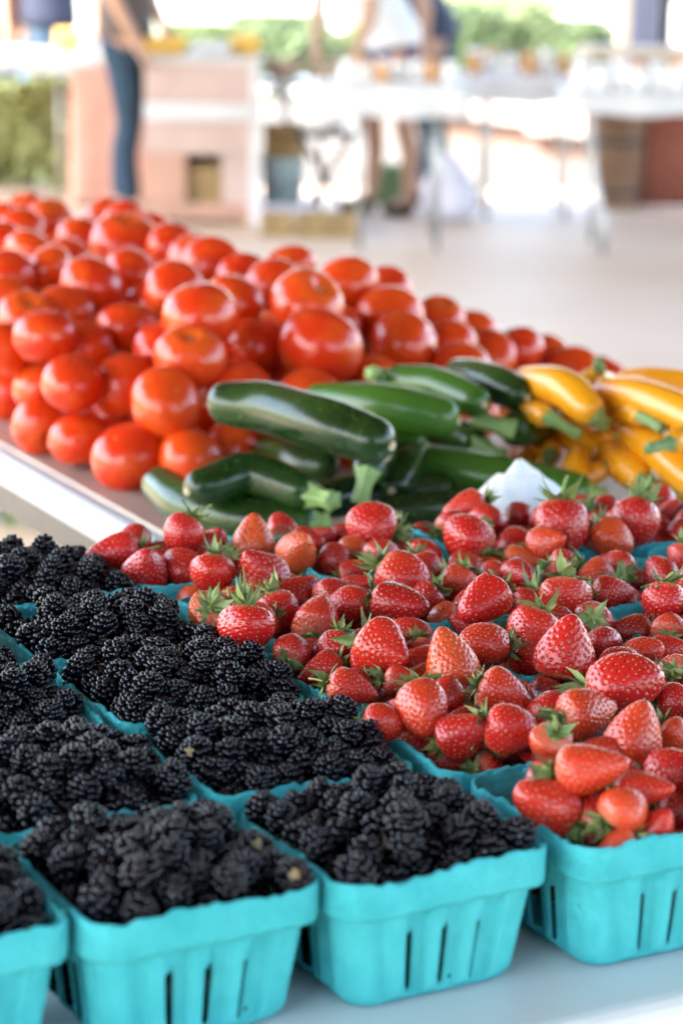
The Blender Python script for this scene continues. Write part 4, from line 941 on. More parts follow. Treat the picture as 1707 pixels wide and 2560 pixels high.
BLACKS = [(176, -0.1123, 1.0259, 0.8149, 0.0104, 'glossy blackberry at the front left corner of the front left basket, leftmost'),
 (254, -0.0943, 1.038, 0.8245, 0.0098, 'raised blackberry at the front left corner of the front left basket'),
 (52, 0.0357, 1.1031, 0.8289, 0.0105, 'raised blackberry at the front side of the front centre basket, rightmost'),
 (209, -0.1325, 1.0647, 0.8193, 0.0094, 'raised blackberry at the left side of the front left basket, leftmost'),
 (37, 0.0101, 1.0656, 0.8153, 0.0101, 'glossy blackberry at the front left corner of the front centre basket, second'),
 (597, -0.0892, 1.1809, 0.8216, 0.0097, 'raised blackberry at the front right corner of the second-row left basket, rightmost'),
 (190, -0.0208, 1.0574, 0.8172, 0.0097, 'glossy blackberry at the front right corner of the front left basket, rightmost'),
 (112, 0.0918, 1.1165, 0.817, 0.0097, 'glossy blackberry at the front right corner of the front centre basket, rightmost'),
 (284, -0.1492, 1.0834, 0.8185, 0.0099, 'glossy blackberry at the back left corner of the front left basket, leftmost'),
 (3, -0.0095, 1.0944, 0.8174, 0.0093, 'glossy blackberry at the left side of the front centre basket, second'),
 (231, -0.0513, 1.0426, 0.8208, 0.0089, 'raised blackberry at the front side of the front left basket, rightmost'),
 (164, -0.0778, 1.0341, 0.8169, 0.0089, 'glossy blackberry at the front side of the front left basket, leftmost'),
 (503, -0.0687, 1.203, 0.8177, 0.0095, 'glossy blackberry at the front left corner of the second-row basket beside strawberries, leftmost'),
 (166, -0.0824, 1.0584, 0.8256, 0.0092, 'raised blackberry at the centre of the front left basket, fourth'),
 (62, 0.0347, 1.0855, 0.821, 0.0089, 'raised blackberry at the front side of the front centre basket, leftmost'),
 (557, -0.1577, 1.1343, 0.8181, 0.0099, 'glossy blackberry at the front left corner of the second-row left basket, rightmost'),
 (237, -0.0935, 1.0209, 0.8131, 0.0094, 'glossy blackberry at the front left corner of the front left basket, rightmost'),
 (22, 0.0627, 1.11, 0.8211, 0.0091, 'raised blackberry at the front right corner of the front centre basket, leftmost'),
 (615, -0.1128, 1.1592, 0.8157, 0.0099, 'glossy blackberry at the front right corner of the second-row left basket, leftmost'),
 (275, -0.1258, 1.1078, 0.8243, 0.0096, 'raised blackberry at the back side of the front left basket, leftmost'),
 (467, -0.1481, 1.0238, 0.817, 0.0096, 'glossy blackberry at the front right corner of the lower left corner basket, leftmost'),
 (27, -0.0281, 1.1333, 0.8155, 0.0094, 'glossy blackberry at the back left corner of the front centre basket, second'),
 (590, -0.135, 1.1571, 0.8229, 0.0091, 'raised blackberry at the front side of the second-row left basket, second'),
 (81, 0.0753, 1.1231, 0.8235, 0.0093, 'raised blackberry at the front right corner of the front centre basket, rightmost'),
 (282, -0.0685, 1.0492, 0.819, 0.009, 'raised blackberry at the front side of the front left basket, leftmost'),
 (110, 0.0103, 1.1325, 0.8241, 0.0097, 'raised blackberry at the centre of the front centre basket, leftmost'),
 (213, -0.0995, 1.0653, 0.8269, 0.0092, 'raised blackberry at the centre of the front left basket, leftmost'),
 (556, -0.1695, 1.1492, 0.8241, 0.0089, 'raised blackberry at the front left corner of the second-row left basket'),
 (264, -0.082, 1.0764, 0.8293, 0.0094, 'raised blackberry at the centre of the front left basket, rightmost'),
 (708, -0.1222, 1.3048, 0.8181, 0.0098, 'glossy blackberry at the front left corner of the third-row basket beside strawberries, second'),
 (621, -0.112, 1.1866, 0.8274, 0.0089, 'raised blackberry at the front right corner of the second-row left basket, leftmost'),
 (139, 0.0033, 1.1136, 0.8181, 0.0087, 'glossy blackberry at the left side of the front centre basket, rightmost'),
 (688, -0.1632, 1.3794, 0.82, 0.0097, 'raised blackberry at the back left corner of the third-row basket beside strawberries, leftmost'),
 (114, -0.0389, 1.1489, 0.8174, 0.0096, 'glossy blackberry at the back left corner of the front centre basket, leftmost'),
 (713, -0.1155, 1.3281, 0.8275, 0.0096, 'raised blackberry at the front left corner of the third-row basket beside strawberries'),
 (160, -0.066, 1.0832, 0.8247, 0.0088, 'raised blackberry at the right side of the front left basket, leftmost'),
 (530, -0.0789, 1.217, 0.825, 0.0095, 'raised blackberry at the left side of the second-row basket beside strawberries, leftmost'),
 (613, -0.1428, 1.187, 0.83, 0.0092, 'raised blackberry at the centre of the second-row left basket, rightmost'),
 (501, -0.0307, 1.2294, 0.8283, 0.0088, 'raised blackberry at the front side of the second-row basket beside strawberries, leftmost'),
 (120, 0.0166, 1.1649, 0.8278, 0.0086, 'raised blackberry at the back side of the front centre basket, rightmost'),
 (5, 0.078, 1.1038, 0.8129, 0.0097, 'glossy blackberry at the front right corner of the front centre basket, leftmost'),
 (553, -0.1019, 1.2652, 0.8261, 0.0097, 'raised blackberry at the back left corner of the second-row basket beside strawberries, leftmost'),
 (172, -0.033, 1.0729, 0.8147, 0.0102, 'glossy blackberry at the front right corner of the front left basket, second'),
 (132, 0.059, 1.144, 0.8253, 0.009, 'raised blackberry at the right side of the front centre basket, rightmost'),
 (480, -0.094, 1.2486, 0.8197, 0.0098, 'raised blackberry at the back left corner of the second-row basket beside strawberries, second'),
 (267, -0.0617, 1.1049, 0.8272, 0.0089, 'raised blackberry at the right side of the front left basket, rightmost'),
 (511, -0.0046, 1.209, 0.8183, 0.0091, 'glossy blackberry at the front side of the second-row basket beside strawberries, rightmost'),
 (633, -0.1238, 1.1725, 0.824, 0.0094, 'raised blackberry at the front side of the second-row left basket, rightmost'),
 (541, -0.0413, 1.1914, 0.8175, 0.009, 'glossy blackberry at the front left corner of the second-row basket beside strawberries, rightmost'),
 (629, -0.1565, 1.1757, 0.8283, 0.0086, 'raised blackberry at the centre of the second-row left basket, second'),
 (564, -0.162, 1.2268, 0.8287, 0.0093, 'raised blackberry at the back side of the second-row left basket, rightmost'),
 (56, -0.0162, 1.1152, 0.8149, 0.0103, 'glossy blackberry at the left side of the front centre basket, leftmost'),
 (508, -0.0152, 1.2809, 0.828, 0.009, 'raised blackberry at the right side of the second-row basket beside strawberries, leftmost'),
 (714, -0.1435, 1.3435, 0.8185, 0.0091, 'raised blackberry at the left side of the third-row basket beside strawberries, leftmost'),
 (502, -0.0775, 1.2477, 0.8282, 0.0089, 'raised blackberry at the left side of the second-row basket beside strawberries, second'),
 (217, -0.0465, 1.0599, 0.8197, 0.0091, 'raised blackberry at the front right corner of the front left basket'),
 (606, -0.1698, 1.1884, 0.8281, 0.0088, 'raised blackberry at the centre of the second-row left basket, leftmost'),
 (689, -0.0836, 1.3215, 0.82, 0.0093, 'raised blackberry at the front side of the third-row basket beside strawberries, second'),
 (244, -0.1297, 1.0895, 0.8176, 0.0106, 'glossy blackberry at the back left corner of the front left basket, rightmost'),
 (98, 0.015, 1.0839, 0.819, 0.0093, 'raised blackberry at the front left corner of the front centre basket'),
 (488, -0.0472, 1.2316, 0.8235, 0.0086, 'raised blackberry at the centre of the second-row basket beside strawberries, second'),
 (512, 0.0054, 1.2501, 0.8256, 0.0086, 'raised blackberry at the right side of the second-row basket beside strawberries, fourth'),
 (852, -0.1567, 1.4603, 0.8264, 0.0088, 'raised blackberry at the front side of the fourth-row basket beside strawberries, leftmost'),
 (647, -0.0666, 1.3484, 0.8281, 0.0092, 'raised blackberry at the front side of the third-row basket beside strawberries, rightmost'),
 (445, -0.145, 1.0073, 0.8068, 0.0101, 'glossy blackberry at the front right corner of the lower left corner basket, rightmost'),
 (554, -0.0604, 1.219, 0.8237, 0.0093, 'raised blackberry at the left side of the second-row basket beside strawberries, rightmost'),
 (477, -0.0333, 1.2613, 0.8297, 0.0092, 'raised blackberry at the centre of the second-row basket beside strawberries, fourth'),
 (558, -0.1547, 1.1596, 0.8188, 0.0103, 'raised blackberry at the front side of the second-row left basket, leftmost'),
 (636, -0.1272, 1.1954, 0.8293, 0.0088, 'raised blackberry at the right side of the second-row left basket, second'),
 (772, -0.1702, 1.2937, 0.8205, 0.0088, 'raised blackberry at the front right corner of the third-row left basket'),
 (507, 0.0019, 1.2866, 0.8275, 0.0095, 'raised blackberry at the right side of the second-row basket beside strawberries, third'),
 (806, -0.197, 1.3289, 0.8291, 0.0089, 'raised blackberry at the right side of the third-row left basket, leftmost'),
 (1048, -0.2378, 1.6007, 0.829, 0.0097, 'raised blackberry at the centre of the rearmost blackberry basket, leftmost'),
 (79, 0.0614, 1.0961, 0.8086, 0.01, 'glossy blackberry at the front side of the front centre basket, rightmost'),
 (83, 0.0489, 1.122, 0.8214, 0.0094, 'raised blackberry at the centre of the front centre basket, rightmost'),
 (637, -0.0833, 1.3686, 0.8298, 0.0089, 'raised blackberry at the centre of the third-row basket beside strawberries, rightmost'),
 (748, -0.1869, 1.349, 0.8267, 0.0092, 'raised blackberry at the right side of the third-row left basket, rightmost'),
 (886, -0.1795, 1.4501, 0.8275, 0.0091, 'raised blackberry at the front left corner of the fourth-row basket beside strawberries'),
 (65, 0.0275, 1.0774, 0.8063, 0.0096, 'glossy blackberry at the front left corner of the front centre basket, rightmost'),
 (510, -0.0498, 1.2678, 0.8293, 0.0088, 'raised blackberry at the back side of the second-row basket beside strawberries, fourth'),
 (149, -0.0209, 1.1552, 0.8148, 0.0097, 'glossy blackberry at the back left corner of the front centre basket, third'),
 (768, -0.1632, 1.3187, 0.8182, 0.0095, 'glossy blackberry at the right side of the third-row left basket, rightmost'),
 (238, -0.1145, 1.0614, 0.8173, 0.0091, 'glossy blackberry at the left side of the front left basket, second'),
 (361, -0.1578, 1.0083, 0.8203, 0.0089, 'raised blackberry at the front right corner of the lower left corner basket'),
 (873, -0.1186, 1.4809, 0.8275, 0.0089, 'raised blackberry at the front right corner of the fourth-row basket beside strawberries'),
 (527, -0.058, 1.2484, 0.8271, 0.0091, 'raised blackberry at the centre of the second-row basket beside strawberries, leftmost'),
 (509, -0.0194, 1.2193, 0.8191, 0.0089, 'raised blackberry at the front side of the second-row basket beside strawberries, second'),
 (515, 0.0109, 1.2188, 0.8172, 0.0094, 'glossy blackberry at the front right corner of the second-row basket beside strawberries, leftmost'),
 (116, 0.0209, 1.113, 0.8221, 0.0087, 'raised blackberry at the centre of the front centre basket, second'),
 (47, 0.0367, 1.1542, 0.8252, 0.0094, 'raised blackberry at the centre of the front centre basket, fourth'),
 (654, -0.0536, 1.3589, 0.8211, 0.0094, 'raised blackberry at the front right corner of the third-row basket beside strawberries, leftmost'),
 (485, -0.0273, 1.2036, 0.8135, 0.0096, 'glossy blackberry at the front side of the second-row basket beside strawberries, second'),
 (652, -0.1097, 1.3605, 0.8286, 0.0087, 'raised blackberry at the centre of the third-row basket beside strawberries, second'),
 (256, -0.1441, 1.1042, 0.8188, 0.01, 'raised blackberry at the back left corner of the front left basket'),
 (715, -0.1417, 1.3983, 0.8271, 0.0091, 'raised blackberry at the back left corner of the third-row basket beside strawberries, rightmost'),
 (985, -0.1814, 1.607, 0.8248, 0.0095, 'raised blackberry at the front right corner of the rearmost blackberry basket'),
 (695, -0.0352, 1.3517, 0.8164, 0.0096, 'glossy blackberry at the front right corner of the third-row basket beside strawberries, rightmost'),
 (173, -0.0417, 1.0934, 0.8165, 0.0101, 'glossy blackberry at the right side of the front left basket, rightmost'),
 (671, -0.0565, 1.3989, 0.8272, 0.0093, 'raised blackberry at the right side of the third-row basket beside strawberries, fourth'),
 (387, -0.1595, 1.0463, 0.8167, 0.0088, 'glossy blackberry at the right side of the lower left corner basket'),
 (838, -0.1875, 1.4276, 0.8179, 0.0097, 'glossy blackberry at the front left corner of the fourth-row basket beside strawberries, second'),
 (59, -0.0011, 1.1519, 0.8176, 0.0088, 'glossy blackberry at the back side of the front centre basket, leftmost'),
 (871, -0.193, 1.4963, 0.8287, 0.0089, 'raised blackberry at the left side of the fourth-row basket beside strawberries, leftmost'),
 (43, 0.0454, 1.1061, 0.8117, 0.0098, 'glossy blackberry at the front side of the front centre basket, third'),
 (653, -0.0382, 1.3691, 0.8232, 0.0094, 'raised blackberry at the front right corner of the third-row basket beside strawberries, rightmost'),
 (185, -0.127, 1.0559, 0.8037, 0.0096, 'glossy blackberry at the left side of the front left basket, leftmost'),
 (476, -0.0041, 1.2274, 0.8217, 0.0089, 'raised blackberry at the front side of the second-row basket beside strawberries, rightmost'),
 (92, -0.0086, 1.1682, 0.8188, 0.009, 'raised blackberry at the back side of the front centre basket, leftmost'),
 (834, -0.1348, 1.4728, 0.8234, 0.0098, 'raised blackberry at the front side of the fourth-row basket beside strawberries, rightmost'),
 (89, 0.0319, 1.1725, 0.8279, 0.0086, 'raised blackberry at the back right corner of the front centre basket'),
 (293, -0.1064, 1.0982, 0.8212, 0.0091, 'raised blackberry at the back side of the front left basket, rightmost'),
 (996, -0.1599, 1.6006, 0.8171, 0.0099, 'glossy blackberry at the front right corner of the rearmost blackberry basket, rightmost'),
 (269, -0.1145, 1.0786, 0.8204, 0.0086, 'raised blackberry at the left side of the front left basket, rightmost'),
 (594, -0.1849, 1.1999, 0.8284, 0.009, 'raised blackberry at the back left corner of the second-row left basket'),
 (241, -0.0515, 1.0772, 0.8172, 0.0092, 'glossy blackberry at the right side of the front left basket, leftmost'),
 (473, -0.016, 1.2401, 0.8231, 0.009, 'raised blackberry at the centre of the second-row basket beside strawberries, rightmost'),
 (493, 0.0252, 1.2305, 0.8138, 0.0099, 'glossy blackberry at the front right corner of the second-row basket beside strawberries, rightmost'),
 (658, -0.0983, 1.3308, 0.8227, 0.0087, 'raised blackberry at the front side of the third-row basket beside strawberries, leftmost'),
 (108, 0.0323, 1.1251, 0.8284, 0.0091, 'raised blackberry at the centre of the front centre basket, third'),
 (130, 0.0443, 1.087, 0.8053, 0.0098, 'glossy blackberry at the front side of the front centre basket, second'),
 (1050, -0.1913, 1.5792, 0.819, 0.0091, 'raised blackberry at the front side of the rearmost blackberry basket, rightmost'),
 (603, -0.1151, 1.2332, 0.8199, 0.0094, 'raised blackberry at the right side of the second-row left basket, rightmost'),
 (861, -0.2048, 1.4607, 0.8185, 0.0094, 'glossy blackberry at the left side of the fourth-row basket beside strawberries, leftmost'),
 (807, -0.1653, 1.4872, 0.8298, 0.009, 'raised blackberry at the centre of the fourth-row basket beside strawberries, fourth'),
 (270, -0.1099, 1.0446, 0.817, 0.0088, 'glossy blackberry at the left side of the front left basket, rightmost'),
 (850, -0.2273, 1.5165, 0.8148, 0.0093, 'glossy blackberry at the back left corner of the fourth-row basket beside strawberries, leftmost'),
 (849, -0.132, 1.5154, 0.8283, 0.0088, 'raised blackberry at the right side of the fourth-row basket beside strawberries, third'),
 (565, -0.1776, 1.2178, 0.8281, 0.0086, 'raised blackberry at the back side of the second-row left basket, leftmost'),
 (203, -0.0878, 1.0959, 0.8286, 0.0087, 'raised blackberry at the centre of the front left basket, third'),
 (535, -0.0508, 1.2067, 0.8147, 0.0094, 'glossy blackberry at the front left corner of the second-row basket beside strawberries, third'),
 (716, -0.0685, 1.3327, 0.8181, 0.01, 'glossy blackberry at the front side of the third-row basket beside strawberries, rightmost'),
 (755, -0.1974, 1.302, 0.8217, 0.0088, 'raised blackberry at the centre of the third-row left basket'),
 (240, -0.0798, 1.1111, 0.8261, 0.0087, 'raised blackberry at the back right corner of the front left basket, leftmost'),
 (639, -0.1362, 1.3574, 0.8261, 0.0087, 'raised blackberry at the left side of the third-row basket beside strawberries, second'),
 (845, -0.1712, 1.4383, 0.8158, 0.0098, 'glossy blackberry at the front left corner of the fourth-row basket beside strawberries, third'),
 (642, -0.1185, 1.3759, 0.8294, 0.009, 'raised blackberry at the centre of the third-row basket beside strawberries, leftmost'),
 (860, -0.1179, 1.4669, 0.8145, 0.0104, 'glossy blackberry at the front right corner of the fourth-row basket beside strawberries, leftmost'),
 (719, -0.0683, 1.3799, 0.8291, 0.0087, 'raised blackberry at the right side of the third-row basket beside strawberries, third'),
 (487, -0.0038, 1.2661, 0.822, 0.0093, 'raised blackberry at the right side of the second-row basket beside strawberries, second'),
 (563, -0.1744, 1.1324, 0.8079, 0.01, 'glossy blackberry at the front left corner of the second-row left basket, second'),
 (793, -0.1848, 1.324, 0.818, 0.0087, 'glossy blackberry at the right side of the third-row left basket, leftmost'),
 (841, -0.0984, 1.4722, 0.8174, 0.01, 'glossy blackberry at the front right corner of the fourth-row basket beside strawberries, rightmost'),
 (775, -0.1862, 1.2737, 0.8162, 0.009, 'glossy blackberry at the front side of the third-row left basket, second'),
 (989, -0.2107, 1.5884, 0.8216, 0.0091, 'raised blackberry at the front side of the rearmost blackberry basket, leftmost'),
 (1022, -0.2231, 1.668, 0.8283, 0.0087, 'raised blackberry at the back right corner of the rearmost blackberry basket'),
 (355, -0.1653, 1.063, 0.8192, 0.0093, 'raised blackberry at the right side of the lower left corner basket'),
 (596, -0.1446, 1.2257, 0.8295, 0.0086, 'raised blackberry at the back right corner of the second-row left basket, second'),
 (186, -0.0609, 1.0395, 0.8066, 0.0088, 'glossy blackberry at the front side of the front left basket, rightmost'),
 (497, 0.017, 1.2651, 0.8206, 0.0089, 'raised blackberry at the right side of the second-row basket beside strawberries, rightmost'),
 (1014, -0.2309, 1.6226, 0.8297, 0.0087, 'raised blackberry at the centre of the rearmost blackberry basket, second'),
 (645, -0.0942, 1.3569, 0.8221, 0.0088, 'raised blackberry at the centre of the third-row basket beside strawberries, fifth'),
 (833, -0.1402, 1.4908, 0.8286, 0.0088, 'raised blackberry at the centre of the fourth-row basket beside strawberries, rightmost'),
 (579, -0.1011, 1.194, 0.8155, 0.009, 'glossy blackberry at the front right corner of the second-row left basket, third'),
 (161, -0.0683, 1.0667, 0.8184, 0.0089, 'glossy blackberry at the centre of the front left basket, rightmost'),
 (679, -0.1258, 1.343, 0.8223, 0.0094, 'raised blackberry at the left side of the third-row basket beside strawberries, rightmost'),
 (664, -0.0897, 1.4006, 0.8276, 0.0087, 'raised blackberry at the right side of the third-row basket beside strawberries, leftmost'),
 (520, 0.02, 1.2482, 0.8163, 0.0089, 'glossy blackberry at the front right corner of the second-row basket beside strawberries, second'),
 (498, -0.0373, 1.2197, 0.8139, 0.0097, 'glossy blackberry at the front side of the second-row basket beside strawberries, leftmost'),
 (669, -0.1064, 1.3161, 0.8156, 0.0097, 'glossy blackberry at the front left corner of the third-row basket beside strawberries, rightmost'),
 (583, -0.1437, 1.1455, 0.812, 0.0092, 'glossy blackberry at the front side of the second-row left basket, leftmost'),
 (995, -0.2091, 1.606, 0.8261, 0.0087, 'raised blackberry at the centre of the rearmost blackberry basket, rightmost'),
 (1058, -0.2304, 1.5652, 0.8105, 0.0099, 'glossy blackberry at the front left corner of the rearmost blackberry basket'),
 (830, -0.203, 1.5285, 0.8261, 0.0086, 'raised blackberry at the back side of the fourth-row basket beside strawberries, leftmost'),
 (573, -0.1367, 1.2101, 0.829, 0.0089, 'raised blackberry at the right side of the second-row left basket, leftmost'),
 (662, -0.1508, 1.3659, 0.8156, 0.0093, 'glossy blackberry at the left side of the third-row basket beside strawberries'),
 (655, -0.1582, 1.4033, 0.8204, 0.0094, 'raised blackberry at the back left corner of the third-row basket beside strawberries, second'),
 (661, -0.0864, 1.4389, 0.826, 0.0092, 'raised blackberry at the back right corner of the third-row basket beside strawberries, rightmost'),
 (769, -0.1854, 1.3672, 0.8249, 0.0094, 'raised blackberry at the back right corner of the third-row left basket, rightmost'),
 (534, -0.0563, 1.1901, 0.8066, 0.0094, 'glossy blackberry at the front left corner of the second-row basket beside strawberries, second'),
 (711, -0.0733, 1.4066, 0.8276, 0.0088, 'raised blackberry at the right side of the third-row basket beside strawberries, second'),
 (699, -0.1169, 1.4051, 0.8263, 0.0095, 'raised blackberry at the back side of the third-row basket beside strawberries, rightmost'),
 (619, -0.0949, 1.1717, 0.8055, 0.0101, 'glossy blackberry at the front right corner of the second-row left basket, rightmost'),
 (880, -0.1769, 1.4748, 0.8261, 0.0087, 'raised blackberry at the centre of the fourth-row basket beside strawberries, second'),
 (701, -0.1334, 1.4149, 0.8254, 0.0096, 'raised blackberry at the back side of the third-row basket beside strawberries, leftmost'),
 (992, -0.2052, 1.6243, 0.8278, 0.0088, 'raised blackberry at the right side of the rearmost blackberry basket, leftmost'),
 (869, -0.1934, 1.446, 0.8155, 0.0097, 'glossy blackberry at the front left corner of the fourth-row basket beside strawberries, leftmost'),
 (551, -0.0638, 1.2974, 0.821, 0.0091, 'raised blackberry at the back side of the second-row basket beside strawberries, third'),
 (235, -0.1372, 1.0757, 0.804, 0.0101, 'glossy blackberry at the back left corner of the front left basket, second'),
 (8, 0.0243, 1.098, 0.8146, 0.0086, 'glossy blackberry at the front side of the front centre basket, leftmost'),
 (196, -0.0971, 1.1291, 0.8171, 0.009, 'glossy blackberry at the back side of the front left basket, rightmost'),
 (504, -0.0716, 1.2806, 0.8216, 0.0094, 'raised blackberry at the back side of the second-row basket beside strawberries, leftmost'),
 (611, -0.1371, 1.2405, 0.8242, 0.009, 'raised blackberry at the back right corner of the second-row left basket, rightmost'),
 (592, -0.111, 1.1774, 0.8125, 0.0089, 'glossy blackberry at the front right corner of the second-row left basket, second'),
 (828, -0.1673, 1.5049, 0.8294, 0.009, 'raised blackberry at the centre of the fourth-row basket beside strawberries, third'),
 (780, -0.1768, 1.3391, 0.8154, 0.0091, 'glossy blackberry at the right side of the third-row left basket, second'),
 (569, -0.1414, 1.1736, 0.8181, 0.0093, 'glossy blackberry at the front side of the second-row left basket, second'),
 (1025, -0.2469, 1.6631, 0.8274, 0.0092, 'raised blackberry at the back side of the rearmost blackberry basket, second'),
 (90, -0.0101, 1.1334, 0.8142, 0.0087, 'glossy blackberry at the back left corner of the front centre basket, rightmost'),
 (912, -0.2165, 1.4098, 0.8163, 0.0098, 'glossy blackberry at the front right corner of the fourth-row left basket'),
 (1053, -0.2268, 1.5832, 0.8148, 0.0091, 'glossy blackberry at the front side of the rearmost blackberry basket, leftmost'),
 (44, 0.0018, 1.0851, 0.8057, 0.0096, 'glossy blackberry at the front left corner of the front centre basket, leftmost'),
 (1011, -0.2432, 1.5904, 0.8139, 0.0087, 'glossy blackberry at the left side of the rearmost blackberry basket'),
 (600, -0.1531, 1.2115, 0.8226, 0.0089, 'raised blackberry at the centre of the second-row left basket, third'),
 (607, -0.1084, 1.2167, 0.8183, 0.0088, 'glossy blackberry at the right side of the second-row left basket'),
 (100, 0.047, 1.1921, 0.8134, 0.0095, 'glossy blackberry at the back right corner of the front centre basket, leftmost'),
 (266, -0.0528, 1.1085, 0.8118, 0.0095, 'glossy blackberry at the right side of the front left basket, second'),
 (526, -0.0329, 1.3129, 0.8205, 0.0092, 'raised blackberry at the back right corner of the second-row basket beside strawberries, leftmost'),
 (10, 0.0527, 1.1603, 0.8191, 0.0088, 'raised blackberry at the right side of the front centre basket, leftmost'),
 (817, -0.1539, 1.5224, 0.8246, 0.0088, 'raised blackberry at the right side of the fourth-row basket beside strawberries, leftmost'),
 (1017, -0.213, 1.5707, 0.8165, 0.0094, 'glossy blackberry at the front side of the rearmost blackberry basket, second'),
 (676, -0.0771, 1.3578, 0.817, 0.0091, 'glossy blackberry at the front side of the third-row basket beside strawberries, leftmost'),
 (816, -0.2177, 1.5025, 0.8076, 0.0101, 'glossy blackberry at the back left corner of the fourth-row basket beside strawberries, second'),
 (221, -0.0291, 1.0599, 0.7995, 0.0102, 'sunken blackberry at the front right corner of the front left basket, rightmost'),
 (678, -0.1077, 1.3897, 0.8251, 0.0087, 'raised blackberry at the centre of the third-row basket beside strawberries, third'),
 (178, -0.0457, 1.0492, 0.8048, 0.0096, 'glossy blackberry at the front right corner of the front left basket, leftmost'),
 (271, -0.083, 1.0338, 0.7696, 0.0092, 'sunken blackberry at the front side of the front left basket, second'),
 (574, -0.1502, 1.2533, 0.8215, 0.0097, 'raised blackberry at the back right corner of the second-row left basket, leftmost'),
 (1016, -0.2036, 1.6484, 0.8253, 0.0087, 'raised blackberry at the right side of the rearmost blackberry basket, second'),
 (822, -0.1183, 1.4993, 0.8255, 0.0092, 'raised blackberry at the right side of the fourth-row basket beside strawberries, rightmost'),
 (521, -0.0896, 1.2832, 0.8199, 0.0093, 'raised blackberry at the back left corner of the second-row basket beside strawberries, third'),
 (91, 0.0591, 1.1765, 0.8164, 0.0089, 'glossy blackberry at the back right corner of the front centre basket, rightmost'),
 (146, 0.0081, 1.1731, 0.8154, 0.0087, 'glossy blackberry at the back side of the front centre basket, second'),
 (533, -0.0196, 1.257, 0.8196, 0.0091, 'raised blackberry at the centre of the second-row basket beside strawberries, fifth'),
 (802, -0.1789, 1.3082, 0.8139, 0.0094, 'glossy blackberry at the front right corner of the third-row left basket'),
 (728, -0.201, 1.2829, 0.8179, 0.0087, 'glossy blackberry at the front side of the third-row left basket, leftmost'),
 (484, -0.0368, 1.287, 0.8247, 0.0091, 'raised blackberry at the back side of the second-row basket beside strawberries, rightmost'),
 (1034, -0.2238, 1.6016, 0.8171, 0.0092, 'glossy blackberry at the centre of the rearmost blackberry basket'),
 (777, -0.1864, 1.2913, 0.8124, 0.0093, 'glossy blackberry at the front side of the third-row left basket, rightmost'),
 (57, 0.0165, 1.1503, 0.8184, 0.0089, 'glossy blackberry at the back side of the front centre basket, third'),
 (1045, -0.1797, 1.593, 0.8122, 0.0096, 'glossy blackberry at the front right corner of the rearmost blackberry basket, leftmost'),
 (712, -0.0559, 1.3446, 0.8094, 0.0095, 'glossy blackberry at the front right corner of the third-row basket beside strawberries, leftmost'),
 (888, -0.1463, 1.5067, 0.8246, 0.0087, 'raised blackberry at the right side of the fourth-row basket beside strawberries, second'),
 (812, -0.1361, 1.4524, 0.8178, 0.0094, 'glossy blackberry at the front side of the fourth-row basket beside strawberries, rightmost'),
 (257, -0.0694, 1.1402, 0.815, 0.01, 'glossy blackberry at the back right corner of the front left basket'),
 (700, -0.048, 1.3846, 0.8192, 0.0095, 'raised blackberry at the right side of the third-row basket beside strawberries, rightmost'),
 (578, -0.1319, 1.2563, 0.8159, 0.0096, 'glossy blackberry at the back right corner of the second-row left basket'),
 (577, -0.1831, 1.1613, 0.8252, 0.0086, 'raised blackberry at the left side of the second-row left basket'),
 (842, -0.1797, 1.5289, 0.8214, 0.0086, 'raised blackberry at the back side of the fourth-row basket beside strawberries, rightmost'),
 (199, -0.112, 1.1179, 0.8157, 0.0098, 'glossy blackberry at the back side of the front left basket, leftmost'),
 (230, -0.0675, 1.0434, 0.771, 0.0102, 'sunken blackberry at the front side of the front left basket, third'),
 (296, -0.0613, 1.0489, 0.7526, 0.0096, 'sunken blackberry at the front side of the front left basket, rightmost'),
 (697, -0.1283, 1.3226, 0.8153, 0.0093, 'glossy blackberry at the front left corner of the third-row basket beside strawberries, leftmost'),
 (224, -0.1233, 1.0656, 0.7533, 0.0103, 'sunken blackberry at the left side of the front left basket'),
 (829, -0.191, 1.4821, 0.819, 0.0086, 'raised blackberry at the left side of the fourth-row basket beside strawberries, rightmost'),
 (537, -0.0814, 1.2336, 0.8161, 0.01, 'glossy blackberry at the left side of the second-row basket beside strawberries, leftmost'),
 (696, -0.0998, 1.3733, 0.822, 0.0089, 'raised blackberry at the centre of the third-row basket beside strawberries, fourth'),
 (252, -0.0972, 1.0827, 0.8223, 0.009, 'raised blackberry at the centre of the front left basket, second'),
 (1019, -0.2516, 1.6459, 0.8282, 0.0086, 'raised blackberry at the back side of the rearmost blackberry basket, leftmost'),
 (854, -0.1484, 1.5391, 0.8224, 0.0091, 'raised blackberry at the back right corner of the fourth-row basket beside strawberries'),
 (672, -0.1266, 1.3902, 0.8211, 0.0093, 'raised blackberry at the back side of the third-row basket beside strawberries, second'),
 (858, -0.154, 1.4483, 0.813, 0.0094, 'glossy blackberry at the front side of the fourth-row basket beside strawberries, leftmost'),
 (837, -0.1693, 1.4585, 0.8137, 0.0093, 'glossy blackberry at the front left corner of the fourth-row basket beside strawberries, rightmost'),
 (121, -0.0129, 1.1277, 0.7528, 0.0098, 'sunken blackberry at the left side of the front centre basket, leftmost'),
 (513, -0.0644, 1.2638, 0.821, 0.0089, 'raised blackberry at the back side of the second-row basket beside strawberries, second'),
 (1030, -0.1828, 1.6262, 0.8244, 0.0088, 'raised blackberry at the right side of the rearmost blackberry basket, third'),
 (514, -0.0827, 1.2649, 0.8205, 0.0102, 'raised blackberry at the back left corner of the second-row basket beside strawberries, rightmost'),
 (1032, -0.1807, 1.643, 0.8186, 0.0092, 'raised blackberry at the right side of the rearmost blackberry basket, rightmost'),
 (683, -0.086, 1.4184, 0.824, 0.0091, 'raised blackberry at the back right corner of the third-row basket beside strawberries, leftmost'),
